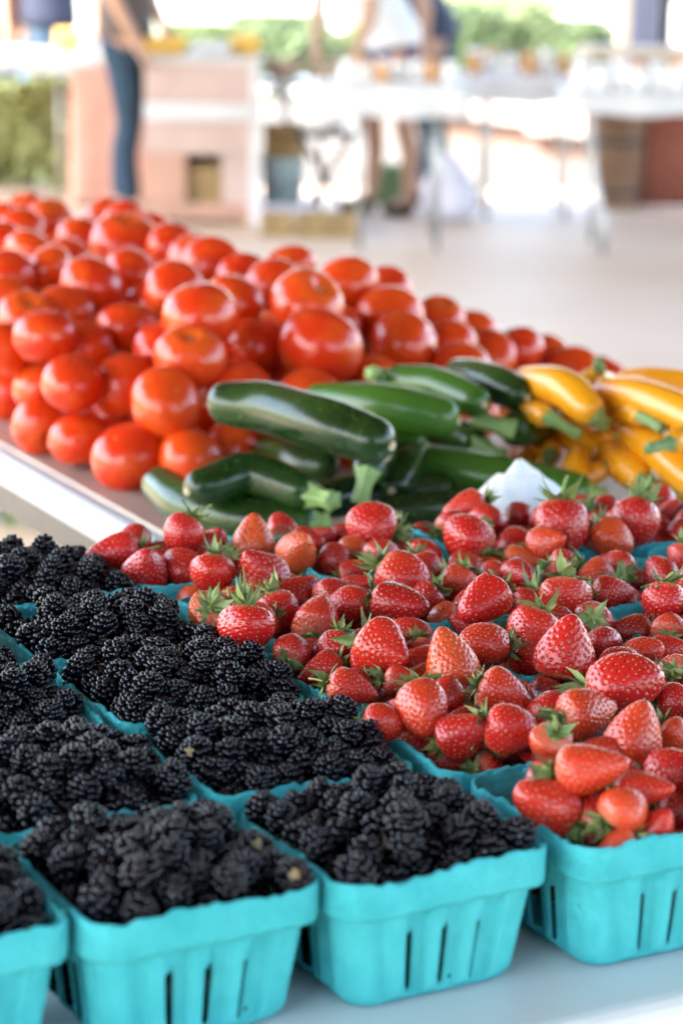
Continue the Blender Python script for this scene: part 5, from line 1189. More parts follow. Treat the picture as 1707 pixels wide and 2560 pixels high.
 (1041, -0.198, 1.672, 0.8184, 0.0097, 'glossy blackberry at the back right corner of the rearmost blackberry basket'),
 (545, -0.0416, 1.2481, 0.821, 0.0087, 'raised blackberry at the centre of the second-row basket beside strawberries, third'),
 (1020, -0.197, 1.5986, 0.8162, 0.0091, 'glossy blackberry at the front side of the rearmost blackberry basket, rightmost'),
 (7, 0.0695, 1.1546, 0.8154, 0.0091, 'glossy blackberry at the right side of the front centre basket'),
 (588, -0.1767, 1.1758, 0.8178, 0.0091, 'glossy blackberry at the left side of the second-row left basket, leftmost'),
 (86, -0.0048, 1.1128, 0.7527, 0.0097, 'sunken blackberry at the left side of the front centre basket, third'),
 (278, -0.0893, 1.0338, 0.7528, 0.0098, 'sunken blackberry at the front left corner of the front left basket, rightmost'),
 (74, 0.0396, 1.0929, 0.7523, 0.0093, 'sunken blackberry at the front side of the front centre basket, leftmost'),
 (589, -0.1706, 1.1622, 0.8082, 0.0091, 'glossy blackberry at the left side of the second-row left basket, rightmost'),
 (663, -0.146, 1.3848, 0.8155, 0.0092, 'glossy blackberry at the back left corner of the third-row basket beside strawberries'),
 (55, 0.0538, 1.0997, 0.752, 0.009, 'sunken blackberry at the front side of the front centre basket, rightmost'),
 (1000, -0.1734, 1.6177, 0.8114, 0.0096, 'glossy blackberry at the front right corner of the rearmost blackberry basket, second'),
 (706, -0.099, 1.4289, 0.8169, 0.0095, 'glossy blackberry at the back right corner of the third-row basket beside strawberries'),
 (1018, -0.1947, 1.616, 0.8162, 0.009, 'glossy blackberry at the right side of the rearmost blackberry basket, leftmost'),
 (82, 0.0285, 1.0846, 0.7698, 0.0103, 'sunken blackberry at the front left corner of the front centre basket'),
 (787, -0.2143, 1.3746, 0.8223, 0.0096, 'raised blackberry at the back right corner of the third-row left basket, leftmost'),
 (71, -0.0114, 1.1182, 0.7677, 0.0087, 'sunken blackberry at the left side of the front centre basket, second'),
 (218, -0.0662, 1.1213, 0.8199, 0.0097, 'raised blackberry at the back right corner of the front left basket, rightmost'),
 (820, -0.1464, 1.4838, 0.8134, 0.0091, 'glossy blackberry at the centre of the fourth-row basket beside strawberries'),
 (528, -0.0217, 1.296, 0.8199, 0.0095, 'raised blackberry at the back right corner of the second-row basket beside strawberries, second'),
 (831, -0.2006, 1.4957, 0.8125, 0.0094, 'glossy blackberry at the left side of the fourth-row basket beside strawberries, second'),
 (601, -0.1275, 1.1743, 0.8055, 0.0097, 'glossy blackberry at the front side of the second-row left basket, rightmost'),
 (1037, -0.2196, 1.639, 0.8202, 0.0088, 'raised blackberry at the centre of the rearmost blackberry basket, fourth'),
 (107, 0.0479, 1.0954, 0.7695, 0.0103, 'sunken blackberry at the front side of the front centre basket, second'),
 (835, -0.1986, 1.513, 0.8184, 0.0093, 'glossy blackberry at the back left corner of the fourth-row basket beside strawberries, rightmost'),
 (277, -0.1317, 1.078, 0.7519, 0.0089, 'sunken blackberry at the back left corner of the front left basket, rightmost'),
 (140, 0.0436, 1.1388, 0.8188, 0.0086, 'raised blackberry at the centre of the front centre basket, fifth'),
 (258, -0.0771, 1.0461, 0.8027, 0.0097, 'glossy blackberry at the front side of the front left basket, second'),
 (1029, -0.2319, 1.6546, 0.8215, 0.0092, 'raised blackberry at the back side of the rearmost blackberry basket, rightmost'),
 (19, -0.0016, 1.1218, 0.8022, 0.01, 'sunken blackberry at the left side of the front centre basket, rightmost'),
 (543, -0.0719, 1.2504, 0.8114, 0.0097, 'glossy blackberry at the left side of the second-row basket beside strawberries, rightmost'),
 (867, -0.2075, 1.5225, 0.8044, 0.0103, 'glossy blackberry at the back left corner of the fourth-row basket beside strawberries, third'),
 (268, -0.0468, 1.0677, 0.8024, 0.0095, 'sunken blackberry at the front right corner of the front left basket, second'),
 (307, -0.1046, 1.0193, 0.7968, 0.0106, 'sunken blackberry at the front left corner of the front left basket, leftmost'),
 (219, -0.1374, 1.0914, 0.7534, 0.0104, 'sunken blackberry at the back left corner of the front left basket, leftmost'),
 (69, 0.0269, 1.1644, 0.8135, 0.0092, 'glossy blackberry at the back side of the front centre basket, rightmost'),
 (761, -0.2077, 1.3425, 0.8263, 0.009, 'raised blackberry at the back right corner of the third-row left basket, second'),
 (827, -0.182, 1.5067, 0.8201, 0.0088, 'raised blackberry at the centre of the fourth-row basket beside strawberries, leftmost'),
 (844, -0.1479, 1.4659, 0.8113, 0.0095, 'glossy blackberry at the front side of the fourth-row basket beside strawberries, second'),
 (490, -0.014, 1.2124, 0.8033, 0.0097, 'glossy blackberry at the front side of the second-row basket beside strawberries, third'),
 (815, -0.1871, 1.463, 0.8181, 0.009, 'glossy blackberry at the left side of the fourth-row basket beside strawberries, rightmost'),
 (289, -0.0922, 1.0521, 0.8117, 0.0093, 'glossy blackberry at the centre of the front left basket, leftmost'),
 (566, -0.186, 1.1453, 0.8171, 0.0097, 'glossy blackberry at the front left corner of the second-row left basket, leftmost'),
 (853, -0.1241, 1.5321, 0.8196, 0.0094, 'raised blackberry at the right side of the fourth-row basket beside strawberries, fourth'),
 (694, -0.1012, 1.4097, 0.8167, 0.0097, 'glossy blackberry at the back side of the third-row basket beside strawberries'),
 (162, -0.0831, 1.0292, 0.8006, 0.0095, 'sunken blackberry at the front side of the front left basket, leftmost'),
 (239, -0.0489, 1.0555, 0.7524, 0.0094, 'sunken blackberry at the front right corner of the front left basket, leftmost'),
 (540, -0.0031, 1.3037, 0.8218, 0.0093, 'raised blackberry at the back right corner of the second-row basket beside strawberries, rightmost'),
 (667, -0.1334, 1.3734, 0.8198, 0.009, 'raised blackberry at the left side of the third-row basket beside strawberries, third'),
 (1031, -0.2185, 1.6181, 0.8186, 0.0087, 'raised blackberry at the centre of the rearmost blackberry basket, third'),
 (1043, -0.1966, 1.6341, 0.8156, 0.0093, 'glossy blackberry at the right side of the rearmost blackberry basket, rightmost'),
 (721, -0.1075, 1.346, 0.8176, 0.0097, 'glossy blackberry at the centre of the third-row basket beside strawberries')]
BLACK_REST = [(887, -0.2076, 1.4784, 0.8128, 0.0096),
 (118, 0.0625, 1.1313, 0.8123, 0.0096),
 (840, -0.1734, 1.548, 0.8185, 0.009),
 (878, -0.1101, 1.4881, 0.813, 0.0098),
 (24, 0.0121, 1.1061, 0.8053, 0.0088),
 (170, -0.1327, 1.078, 0.7693, 0.0103),
 (461, -0.1535, 1.0219, 0.7983, 0.0097),
 (294, -0.122, 1.0892, 0.7996, 0.0093),
 (747, -0.2035, 1.3593, 0.8208, 0.0093),
 (630, -0.1692, 1.2041, 0.8194, 0.0095),
 (192, -0.0515, 1.0524, 0.7704, 0.0103),
 (215, -0.095, 1.1116, 0.8172, 0.0089),
 (232, -0.1462, 1.094, 0.8016, 0.0107),
 (686, -0.0866, 1.3418, 0.8141, 0.0098),
 (206, -0.118, 1.0393, 0.8018, 0.0093),
 (682, -0.0485, 1.3703, 0.8074, 0.0096),
 (798, -0.1557, 1.2933, 0.81, 0.0093),
 (546, -0.0628, 1.206, 0.8, 0.0098),
 (610, -0.139, 1.1981, 0.817, 0.0088),
 (720, -0.084, 1.3763, 0.8144, 0.0092),
 (494, -0.0299, 1.2373, 0.8121, 0.0096),
 (259, -0.0624, 1.0573, 0.8041, 0.0092),
 (290, -0.0764, 1.0414, 0.7532, 0.0102),
 (531, -0.0969, 1.2704, 0.8083, 0.0097),
 (249, -0.1234, 1.0597, 0.7706, 0.0099),
 (843, -0.1618, 1.4754, 0.8171, 0.0089),
 (1040, -0.2475, 1.6243, 0.8225, 0.0095),
 (660, -0.1323, 1.3375, 0.8054, 0.0099),
 (272, -0.0996, 1.0371, 0.8036, 0.0098),
 (1003, -0.2212, 1.6822, 0.819, 0.0092),
 (757, -0.2025, 1.318, 0.8161, 0.0094),
 (786, -0.2126, 1.3081, 0.8279, 0.0091),
 (505, -0.0273, 1.2735, 0.8173, 0.0093),
 (674, -0.1605, 1.3919, 0.8056, 0.0098),
 (93, 0.0234, 1.1819, 0.8159, 0.009),
 (204, -0.0442, 1.0873, 0.798, 0.0101),
 (481, 0.0077, 1.2361, 0.8112, 0.0091),
 (980, -0.1926, 1.6549, 0.8138, 0.0087),
 (993, -0.2367, 1.6386, 0.8252, 0.0086),
 (1023, -0.2386, 1.611, 0.814, 0.0087),
 (11, 0.0647, 1.1044, 0.7714, 0.0104),
 (23, 0.0801, 1.1277, 0.8056, 0.0099),
 (608, -0.1553, 1.1926, 0.819, 0.0089),
 (28, -0.0058, 1.1021, 0.8004, 0.0103),
 (34, 0.0322, 1.1038, 0.7667, 0.0099),
 (144, -0.0303, 1.1464, 0.7999, 0.01),
 (538, -0.0533, 1.2825, 0.8206, 0.0091),
 (548, -0.0627, 1.2351, 0.8162, 0.0089),
 (567, -0.1308, 1.2241, 0.8189, 0.0092),
 (591, -0.1926, 1.1827, 0.8244, 0.0095),
 (598, -0.1693, 1.2219, 0.8124, 0.01),
 (791, -0.2144, 1.3261, 0.8271, 0.009),
 (855, -0.1581, 1.4966, 0.8173, 0.0089),
 (61, 0.007, 1.1396, 0.8057, 0.0103),
 (174, -0.1072, 1.055, 0.8002, 0.0102),
 (532, 0.0058, 1.2646, 0.8056, 0.0102),
 (622, -0.129, 1.155, 0.8052, 0.0101),
 (129, 0.0266, 1.1361, 0.815, 0.0091),
 (151, 0.0329, 1.1005, 0.7994, 0.0096),
 (562, -0.1616, 1.1463, 0.8021, 0.0103),
 (632, -0.1901, 1.1656, 0.808, 0.0106),
 (825, -0.1422, 1.559, 0.8159, 0.0095),
 (857, -0.1288, 1.4887, 0.815, 0.0093),
 (113, 0.0156, 1.1228, 0.8086, 0.0093),
 (188, -0.1061, 1.0863, 0.8069, 0.0089),
 (478, -0.0136, 1.2317, 0.8058, 0.0103),
 (717, -0.0941, 1.3261, 0.8055, 0.0099),
 (0, 0.0273, 1.1146, 0.7525, 0.0095),
 (1, 0.0377, 1.1432, 0.7701, 0.0103),
 (2, 0.0478, 1.1176, 0.7978, 0.0091),
 (4, 0.0236, 1.1165, 0.7766, 0.0103),
 (6, 0.0039, 1.0969, 0.7527, 0.0097),
 (9, 0.0531, 1.157, 0.7715, 0.0106),
 (12, 0.0175, 1.1736, 0.8006, 0.0094),
 (13, 0.0088, 1.1469, 0.7872, 0.0106),
 (14, -0.0222, 1.144, 0.7524, 0.0094),
 (15, -0.008, 1.1351, 0.7847, 0.0106),
 (16, 0.0267, 1.1174, 0.7957, 0.0098),
 (17, 0.0261, 1.0789, 0.788, 0.0091),
 (18, 0.0665, 1.1081, 0.7532, 0.0102),
 (20, 0.0582, 1.1521, 0.753, 0.01),
 (21, 0.0881, 1.1119, 0.7986, 0.0096),
 (25, 0.046, 1.1383, 0.7531, 0.0101),
 (26, 0.0387, 1.1649, 0.797, 0.0099),
 (29, 0.0801, 1.1142, 0.752, 0.009),
 (30, 0.0433, 1.1114, 0.7524, 0.0094),
 (31, 0.0412, 1.0891, 0.786, 0.0103),
 (32, 0.0356, 1.1494, 0.8072, 0.0094),
 (33, -0.0267, 1.1453, 0.7811, 0.0101),
 (35, 0.0221, 1.1362, 0.7742, 0.0106),
 (36, 0.0084, 1.1078, 0.7865, 0.0107),
 (38, -0.0108, 1.1156, 0.7854, 0.0103),
 (39, 0.0191, 1.1279, 0.7519, 0.0089),
 (40, 0.0066, 1.1214, 0.7688, 0.0101),
 (41, -0.0201, 1.1289, 0.7984, 0.0104),
 (42, 0.0512, 1.1802, 0.8006, 0.0094),
 (45, 0.0401, 1.1287, 0.7836, 0.0106),
 (46, 0.0663, 1.1389, 0.7523, 0.0093),
 (48, 0.0419, 1.1332, 0.8028, 0.0086),
 (49, 0.0543, 1.1471, 0.8067, 0.0095),
 (50, 0.0127, 1.0744, 0.777, 0.0099),
 (51, 0.0098, 1.1655, 0.786, 0.0106),
 (53, 0.0752, 1.1062, 0.7871, 0.0093),
 (54, 0.026, 1.1549, 0.7838, 0.0107),
 (58, 0.0652, 1.1454, 0.7692, 0.0095),
 (60, 0.0537, 1.1321, 0.7707, 0.0104),
 (63, 0.0563, 1.1229, 0.7527, 0.0097),
 (64, 0.0294, 1.1406, 0.7521, 0.0091),
 (66, -0.0017, 1.1549, 0.7528, 0.0098),
 (67, 0.0114, 1.1441, 0.7518, 0.0088),
 (68, 0.0572, 1.0994, 0.7893, 0.0104),
 (70, 0.0494, 1.1741, 0.7694, 0.0095),
 (72, 0.0042, 1.1281, 0.7516, 0.0086),
 (73, 0.0268, 1.085, 0.752, 0.009),
 (75, 0.0443, 1.1469, 0.7898, 0.0105),
 (76, 0.061, 1.1192, 0.7828, 0.0105),
 (77, 0.0127, 1.163, 0.7526, 0.0096),
 (78, 0.0341, 1.1826, 0.8011, 0.0096),
 (80, 0.0659, 1.1143, 0.8026, 0.0104),
 (84, 0.045, 1.1853, 0.783, 0.0098),
 (85, 0.0117, 1.0711, 0.7962, 0.0101),
 (87, 0.0505, 1.166, 0.7531, 0.0101),
 (88, 0.0036, 1.0884, 0.7866, 0.0101),
 (94, -0.0054, 1.1412, 0.7517, 0.0087),
 (95, 0.072, 1.1434, 0.8018, 0.0091),
 (96, -0.0109, 1.1462, 0.8012, 0.0099),
 (97, 0.0371, 1.1543, 0.7535, 0.0105),
 (99, 0.0605, 1.1641, 0.8033, 0.0094),
 (101, 0.0281, 1.171, 0.753, 0.01),
 (102, -0.0005, 1.1628, 0.802, 0.0102),
 (103, 0.035, 1.1271, 0.7635, 0.0106),
 (104, 0.0113, 1.1142, 0.7524, 0.0094),
 (105, -0.0083, 1.156, 0.7847, 0.0101),
 (106, 0.0138, 1.0782, 0.7523, 0.0093),
 (109, -0.018, 1.1339, 0.7687, 0.0104),
 (111, -0.0126, 1.1508, 0.7671, 0.0101),
 (115, 0.034, 1.1202, 0.8113, 0.0087),
 (117, 0.0434, 1.1797, 0.7527, 0.0097),
 (119, 0.0816, 1.1138, 0.7703, 0.0103),
 (122, 0.0193, 1.1693, 0.7691, 0.0096),
 (123, 0.0216, 1.0983, 0.7529, 0.0099),
 (124, 0.0098, 1.1258, 0.7886, 0.0101),
 (125, 0.0238, 1.0976, 0.7826, 0.0097),
 (126, 0.0572, 1.1341, 0.7946, 0.0098),
 (127, 0.0213, 1.1515, 0.7648, 0.0096),
 (128, 0.0402, 1.1078, 0.784, 0.0099),
 (131, -0.0025, 1.1043, 0.7701, 0.01),
 (133, 0.0254, 1.138, 0.7959, 0.0107),
 (134, 0.0276, 1.1755, 0.784, 0.0102),
 (135, 0.0032, 1.1413, 0.7672, 0.0106),
 (136, 0.0022, 1.1603, 0.7688, 0.0092),
 (137, 0.0152, 1.1051, 0.7685, 0.0095),
 (138, 0.0175, 1.0905, 0.7987, 0.0091),
 (141, 0.0735, 1.1261, 0.7521, 0.0091),
 (142, 0.0077, 1.0874, 0.7672, 0.0104),
 (143, 0.042, 1.1732, 0.814, 0.0089),
 (145, 0.0722, 1.1377, 0.7841, 0.0091),
 (147, 0.0349, 1.1631, 0.7696, 0.009),
 (148, 0.0543, 1.1687, 0.7853, 0.01),
 (150, 0.0734, 1.1297, 0.7689, 0.0098),
 (152, 0.0173, 1.1553, 0.8009, 0.0092),
 (153, 0.08, 1.1231, 0.7868, 0.0096),
 (154, 0.0626, 1.153, 0.7876, 0.0105),
 (155, 0.0342, 1.1781, 0.7684, 0.009),
 (156, 0.0498, 1.1148, 0.769, 0.0101),
 (157, -0.1138, 1.0747, 0.7669, 0.0092),
 (158, -0.0748, 1.0736, 0.7901, 0.0098),
 (159, -0.0875, 1.0874, 0.7603, 0.0102),
 (163, -0.0891, 1.1035, 0.752, 0.009),
 (165, -0.0968, 1.1009, 0.7735, 0.0106),
 (167, -0.0722, 1.1305, 0.7717, 0.0101),
 (168, -0.1198, 1.1026, 0.752, 0.009),
 (169, -0.0643, 1.1161, 0.764, 0.0091),
 (171, -0.0604, 1.0693, 0.753, 0.01),
 (175, -0.0754, 1.1103, 0.7521, 0.0091),
 (177, -0.0786, 1.0804, 0.8119, 0.009),
 (179, -0.0384, 1.0728, 0.7857, 0.0103),
 (180, -0.1006, 1.0799, 0.7743, 0.01),
 (181, -0.112, 1.0915, 0.7676, 0.0088),
 (182, -0.0676, 1.0625, 0.7694, 0.01),
 (183, -0.1115, 1.0337, 0.7852, 0.0099),
 (184, -0.1049, 1.1111, 0.7518, 0.0088),
 (187, -0.0955, 1.1193, 0.7808, 0.01),
 (189, -0.0732, 1.0942, 0.7517, 0.0087),
 (191, -0.0626, 1.1179, 0.7815, 0.0092),
 (193, -0.0993, 1.1199, 0.8008, 0.0104),
 (194, -0.106, 1.0416, 0.7527, 0.0097),
 (195, -0.0467, 1.0877, 0.7783, 0.0093),
 (197, -0.1061, 1.0613, 0.7529, 0.0099),
 (198, -0.1203, 1.0496, 0.7863, 0.0099),
 (200, -0.0584, 1.0662, 0.7867, 0.0105),
 (201, -0.1432, 1.0931, 0.7707, 0.0088),
 (202, -0.1001, 1.0604, 0.7711, 0.0096),
 (205, -0.1183, 1.086, 0.7526, 0.0096),
 (207, -0.0914, 1.0507, 0.7524, 0.0094),
 (208, -0.0916, 1.0273, 0.7845, 0.0097),
 (210, -0.0749, 1.0994, 0.766, 0.0086),
 (211, -0.059, 1.0917, 0.8087, 0.0094),
 (212, -0.0626, 1.0855, 0.788, 0.0106),
 (216, -0.0833, 1.0698, 0.7713, 0.0106),
 (220, -0.0636, 1.0752, 0.8034, 0.0091),
 (222, -0.1094, 1.103, 0.8035, 0.0098),
 (223, -0.0973, 1.0423, 0.7675, 0.0095),
 (225, -0.0741, 1.0968, 0.818, 0.0089),
 (226, -0.0731, 1.1273, 0.7529, 0.0099),
 (227, -0.0907, 1.0835, 0.7977, 0.0099),
 (228, -0.1301, 1.0683, 0.7879, 0.0105),
 (229, -0.1105, 1.0673, 0.784, 0.0101),
 (233, -0.0749, 1.0352, 0.7853, 0.0088),
 (234, -0.1031, 1.0244, 0.7704, 0.0106),
 (236, -0.1293, 1.1008, 0.7863, 0.0106),
 (242, -0.0368, 1.0621, 0.7524, 0.0094),
 (243, -0.121, 1.0838, 0.7812, 0.0095),
 (245, -0.0546, 1.104, 0.7928, 0.0103),
 (246, -0.0942, 1.0653, 0.7896, 0.0103),
 (247, -0.139, 1.0841, 0.7859, 0.0101),
 (248, -0.091, 1.1026, 0.793, 0.0105),
 (250, -0.0673, 1.0832, 0.7686, 0.0106),
 (251, -0.0792, 1.1193, 0.7898, 0.0103),
 (253, -0.1041, 1.095, 0.7524, 0.0093),
 (255, -0.0755, 1.0939, 0.7995, 0.0096),
 (260, -0.096, 1.0465, 0.7864, 0.0106),
 (261, -0.0748, 1.078, 0.7521, 0.0091),
 (263, -0.1037, 1.0799, 0.7531, 0.0101),
 (265, -0.06, 1.105, 0.7521, 0.0091),
 (273, -0.0419, 1.0546, 0.7867, 0.01),
 (274, -0.0829, 1.1302, 0.805, 0.01),
 (276, -0.0885, 1.1202, 0.7517, 0.0087),
 (279, -0.0768, 1.0543, 0.7847, 0.0106),
 (280, -0.1282, 1.106, 0.8055, 0.0095),
 (281, -0.0824, 1.0889, 0.7809, 0.0104),
 (283, -0.0879, 1.0702, 0.7532, 0.0102),
 (285, -0.0789, 1.1113, 0.8075, 0.0099),
 (286, -0.1025, 1.0263, 0.7526, 0.0096),
 (287, -0.0811, 1.1145, 0.7704, 0.0096),
 (288, -0.1125, 1.109, 0.7667, 0.009),
 (291, -0.071, 1.1346, 0.7901, 0.0097),
 (295, -0.0598, 1.0454, 0.7885, 0.0107),
 (297, -0.1118, 1.1103, 0.7854, 0.0106),
 (298, -0.075, 1.0604, 0.7526, 0.0096),
 (299, -0.0907, 1.0954, 0.8108, 0.0092),
 (300, -0.0446, 1.0763, 0.7524, 0.0094),
 (301, -0.0347, 1.0615, 0.7705, 0.0103),
 (302, -0.0801, 1.0639, 0.8052, 0.0092),
 (303, -0.128, 1.0999, 0.7675, 0.0096),
 (304, -0.056, 1.0888, 0.7529, 0.0099),
 (305, -0.1056, 1.0912, 0.7893, 0.0103),
 (306, -0.0565, 1.1004, 0.7698, 0.0105),
 (308, -0.0831, 1.0527, 0.7679, 0.0092),
 (309, -0.0719, 1.1024, 0.7835, 0.0103),
 (310, -0.097, 1.1164, 0.7646, 0.0096),
 (311, -0.0627, 1.1208, 0.8003, 0.0104),
 (312, -0.0498, 1.0728, 0.7698, 0.0105),
 (314, -0.2044, 1.0263, 0.8137, 0.0094),
 (316, -0.1533, 1.0099, 0.7517, 0.0087),
 (317, -0.2091, 1.0668, 0.7517, 0.0087),
 (319, -0.1867, 1.0079, 0.7888, 0.01),
 (320, -0.1715, 1.0172, 0.7968, 0.0096),
 (321, -0.2613, 1.0435, 0.7907, 0.0104),
 (322, -0.2051, 0.9794, 0.7844, 0.0102),
 (323, -0.2429, 1.0368, 0.7975, 0.0104),
 (324, -0.2346, 1.0461, 0.8115, 0.0087),
 (325, -0.1963, 1.0602, 0.7525, 0.0095),
 (326, -0.2413, 1.0545, 0.789, 0.0098),
 (327, -0.2266, 1.0461, 0.7961, 0.0093),
 (328, -0.2463, 1.0493, 0.7713, 0.0095),
 (329, -0.2333, 1.0406, 0.7804, 0.0087),
 (330, -0.2203, 1.0474, 0.765, 0.0087),
 (332, -0.1675, 1.0398, 0.7684, 0.0096),
 (334, -0.217, 1.0553, 0.8078, 0.0089),
 (335, -0.2031, 1.0492, 0.7675, 0.0101),
 (336, -0.2403, 1.0046, 0.7868, 0.0104),
 (338, -0.1769, 0.9981, 0.7523, 0.0093),
 (340, -0.1939, 1.0678, 0.7971, 0.0094),
 (343, -0.161, 1.0302, 0.7841, 0.0104),
 (345, -0.222, 0.9707, 0.7823, 0.0102),
 (349, -0.165, 1.03, 0.7527, 0.0097),
 (350, -0.1958, 1.0237, 0.7965, 0.0099),
 (351, -0.1784, 1.0373, 0.8075, 0.0094),
 (353, -0.241, 1.0344, 0.7658, 0.0092),
 (354, -0.2236, 1.0588, 0.752, 0.009),
 (357, -0.1992, 1.0724, 0.7667, 0.0103),
 (358, -0.1829, 1.0086, 0.7694, 0.0099),
 (359, -0.1993, 1.0398, 0.7863, 0.0103),
 (360, -0.2312, 0.9861, 0.7909, 0.0104),
 (362, -0.2218, 1.0345, 0.8091, 0.0092),
 (364, -0.148, 1.0082, 0.7866, 0.0096),
 (366, -0.2049, 1.0303, 0.7686, 0.01),
 (367, -0.2092, 0.9976, 0.7526, 0.0096),
 (368, -0.205, 1.0122, 0.7634, 0.0101),
 (369, -0.2334, 1.0231, 0.7847, 0.0104),
 (374, -0.1774, 1.0648, 0.7888, 0.0096),
 (375, -0.1902, 1.0225, 0.7781, 0.0092),
 (376, -0.2164, 1.0467, 0.7804, 0.0095),
 (377, -0.1771, 1.0698, 0.8069, 0.0095),
 (378, -0.2051, 1.0364, 0.7522, 0.0092),
 (380, -0.2238, 1.013, 0.7711, 0.0106),
 (381, -0.183, 0.9919, 0.7671, 0.0087),
 (382, -0.1669, 1.013, 0.7791, 0.0095),
 (383, -0.2064, 1.0723, 0.7847, 0.0096),
 (385, -0.2028, 0.9982, 0.7931, 0.0106),
 (386, -0.1943, 1.0051, 0.7526, 0.0096),
 (388, -0.1675, 1.0129, 0.7527, 0.0097),
 (389, -0.1885, 0.9877, 0.7837, 0.0098),
 (390, -0.2074, 1.015, 0.7837, 0.0105),
 (391, -0.1871, 1.0503, 0.7967, 0.0097),
 (392, -0.1808, 1.0602, 0.7527, 0.0097),
 (395, -0.1976, 1.0237, 0.7522, 0.0092),
 (398, -0.2067, 1.0561, 0.7931, 0.0091),
 (399, -0.1765, 1.0237, 0.7672, 0.0096),
 (401, -0.1917, 0.9898, 0.7519, 0.0089),
 (402, -0.1928, 1.0584, 0.7805, 0.0105),
 (403, -0.206, 1.0413, 0.8026, 0.0092),
 (405, -0.1723, 0.9968, 0.7816, 0.01),
 (406, -0.1509, 1.0091, 0.7691, 0.0093),
 (407, -0.2012, 1.0798, 0.8118, 0.0094),
 (408, -0.2241, 1.0706, 0.8155, 0.0088),
 (411, -0.2495, 1.0179, 0.7958, 0.0098),
 (412, -0.2133, 0.9952, 0.7708, 0.0099),
 (413, -0.1866, 1.0846, 0.8007, 0.0101),
 (414, -0.2381, 1.0494, 0.7536, 0.0106),
 (415, -0.2378, 1.0096, 0.7532, 0.0102),
 (416, -0.2231, 1.0315, 0.7701, 0.0096),
 (418, -0.2314, 1.0259, 0.7532, 0.0102),
 (419, -0.1814, 1.0314, 0.7517, 0.0087),
 (420, -0.1728, 1.0451, 0.7526, 0.0096),
 (421, -0.2311, 1.0571, 0.7715, 0.0098),
 (422, -0.1817, 1.0148, 0.7524, 0.0094),
 (423, -0.2128, 1.0242, 0.7526, 0.0096),
 (424, -0.2282, 0.9924, 0.7537, 0.0107),
 (427, -0.2116, 0.9767, 0.7679, 0.0088),
 (429, -0.1969, 0.9999, 0.7755, 0.0088),
 (430, -0.2273, 0.984, 0.771, 0.0101),
 (431, -0.1752, 1.0539, 0.7698, 0.01),
 (432, -0.1584, 1.0222, 0.766, 0.0094),
 (433, -0.1855, 1.039, 0.7711, 0.0106),
 (434, -0.2235, 1.0631, 0.7873, 0.0101),
 (435, -0.1973, 0.9844, 0.7676, 0.0088),
 (437, -0.2204, 0.9761, 0.753, 0.01),
 (438, -0.1802, 1.0325, 0.7888, 0.0098),
 (439, -0.2204, 1.0026, 0.7871, 0.0101),
 (440, -0.2133, 1.0717, 0.8012, 0.0093),
 (442, -0.1892, 1.0762, 0.7526, 0.0096),
 (444, -0.2201, 1.0091, 0.7527, 0.0097),
 (446, -0.2058, 0.9827, 0.7521, 0.0091),
 (447, -0.1936, 1.0403, 0.8156, 0.0087),
 (449, -0.1905, 1.0441, 0.753, 0.01),
 (450, -0.2161, 1.0303, 0.7911, 0.0101),
 (451, -0.2335, 1.0616, 0.8035, 0.0092),
 (452, -0.2359, 0.9995, 0.7693, 0.0096),
 (453, -0.2227, 1.0399, 0.7519, 0.0089),
 (455, -0.183, 1.07, 0.7678, 0.0093),
 (456, -0.1695, 1.0545, 0.8034, 0.0095),
 (458, -0.2121, 1.0137, 0.8019, 0.01),
 (459, -0.2498, 1.0529, 0.8048, 0.0095),
 (462, -0.21, 1.0517, 0.7522, 0.0092),
 (463, -0.1612, 1.0374, 0.8003, 0.0096),
 (465, -0.188, 1.0803, 0.7814, 0.0106),
 (469, -0.2162, 1.0635, 0.769, 0.0105),
 (470, -0.1694, 1.0477, 0.7853, 0.0099),
 (214, -0.0978, 1.0692, 0.8089, 0.0098),
 (262, -0.117, 1.0723, 0.8024, 0.0098),
 (292, -0.1146, 1.0439, 0.7696, 0.0099),
 (313, -0.117, 1.0518, 0.7522, 0.0092),
 (315, -0.1902, 1.0036, 0.8062, 0.009),
 (318, -0.204, 1.0121, 0.8241, 0.0087),
 (331, -0.1825, 1.0533, 0.8146, 0.0086),
 (333, -0.2573, 1.0285, 0.8096, 0.0097),
 (337, -0.2544, 1.0413, 0.7532, 0.0102),
 (339, -0.2472, 1.0251, 0.752, 0.009),
 (341, -0.1954, 1.0532, 0.8268, 0.0086),
 (342, -0.2251, 0.9991, 0.8068, 0.0103),
 (344, -0.2523, 1.0295, 0.7802, 0.0104),
 (346, -0.1855, 0.9884, 0.8177, 0.0095),
 (347, -0.1839, 1.0934, 0.8174, 0.0094),
 (348, -0.1729, 1.0153, 0.8256, 0.0087),
 (352, -0.1925, 1.0273, 0.8273, 0.009),
 (356, -0.2362, 1.0305, 0.8188, 0.0088),
 (363, -0.25, 1.0421, 0.8202, 0.0093),
 (365, -0.1782, 0.991, 0.8001, 0.0102),
 (370, -0.2593, 1.0429, 0.7705, 0.0091),
 (371, -0.2661, 1.045, 0.8098, 0.0096),
 (372, -0.1993, 1.0564, 0.8097, 0.0092),
 (373, -0.244, 1.0164, 0.7693, 0.0102),
 (379, -0.2462, 0.9914, 0.8192, 0.0089),
 (384, -0.2096, 0.9709, 0.8154, 0.0105),
 (393, -0.1953, 0.9815, 0.8026, 0.0101),
 (394, -0.2081, 1.0663, 0.822, 0.0091),
 (396, -0.2437, 1.0036, 0.8056, 0.0096),
 (397, -0.218, 0.986, 0.8253, 0.0094),
 (400, -0.1843, 1.0203, 0.8121, 0.01),
 (404, -0.2177, 1.0291, 0.8252, 0.0086),
 (409, -0.1746, 1.0413, 0.8245, 0.009),
 (410, -0.2108, 1.0443, 0.8199, 0.0087),
 (417, -0.1726, 1.0054, 0.8109, 0.0091),
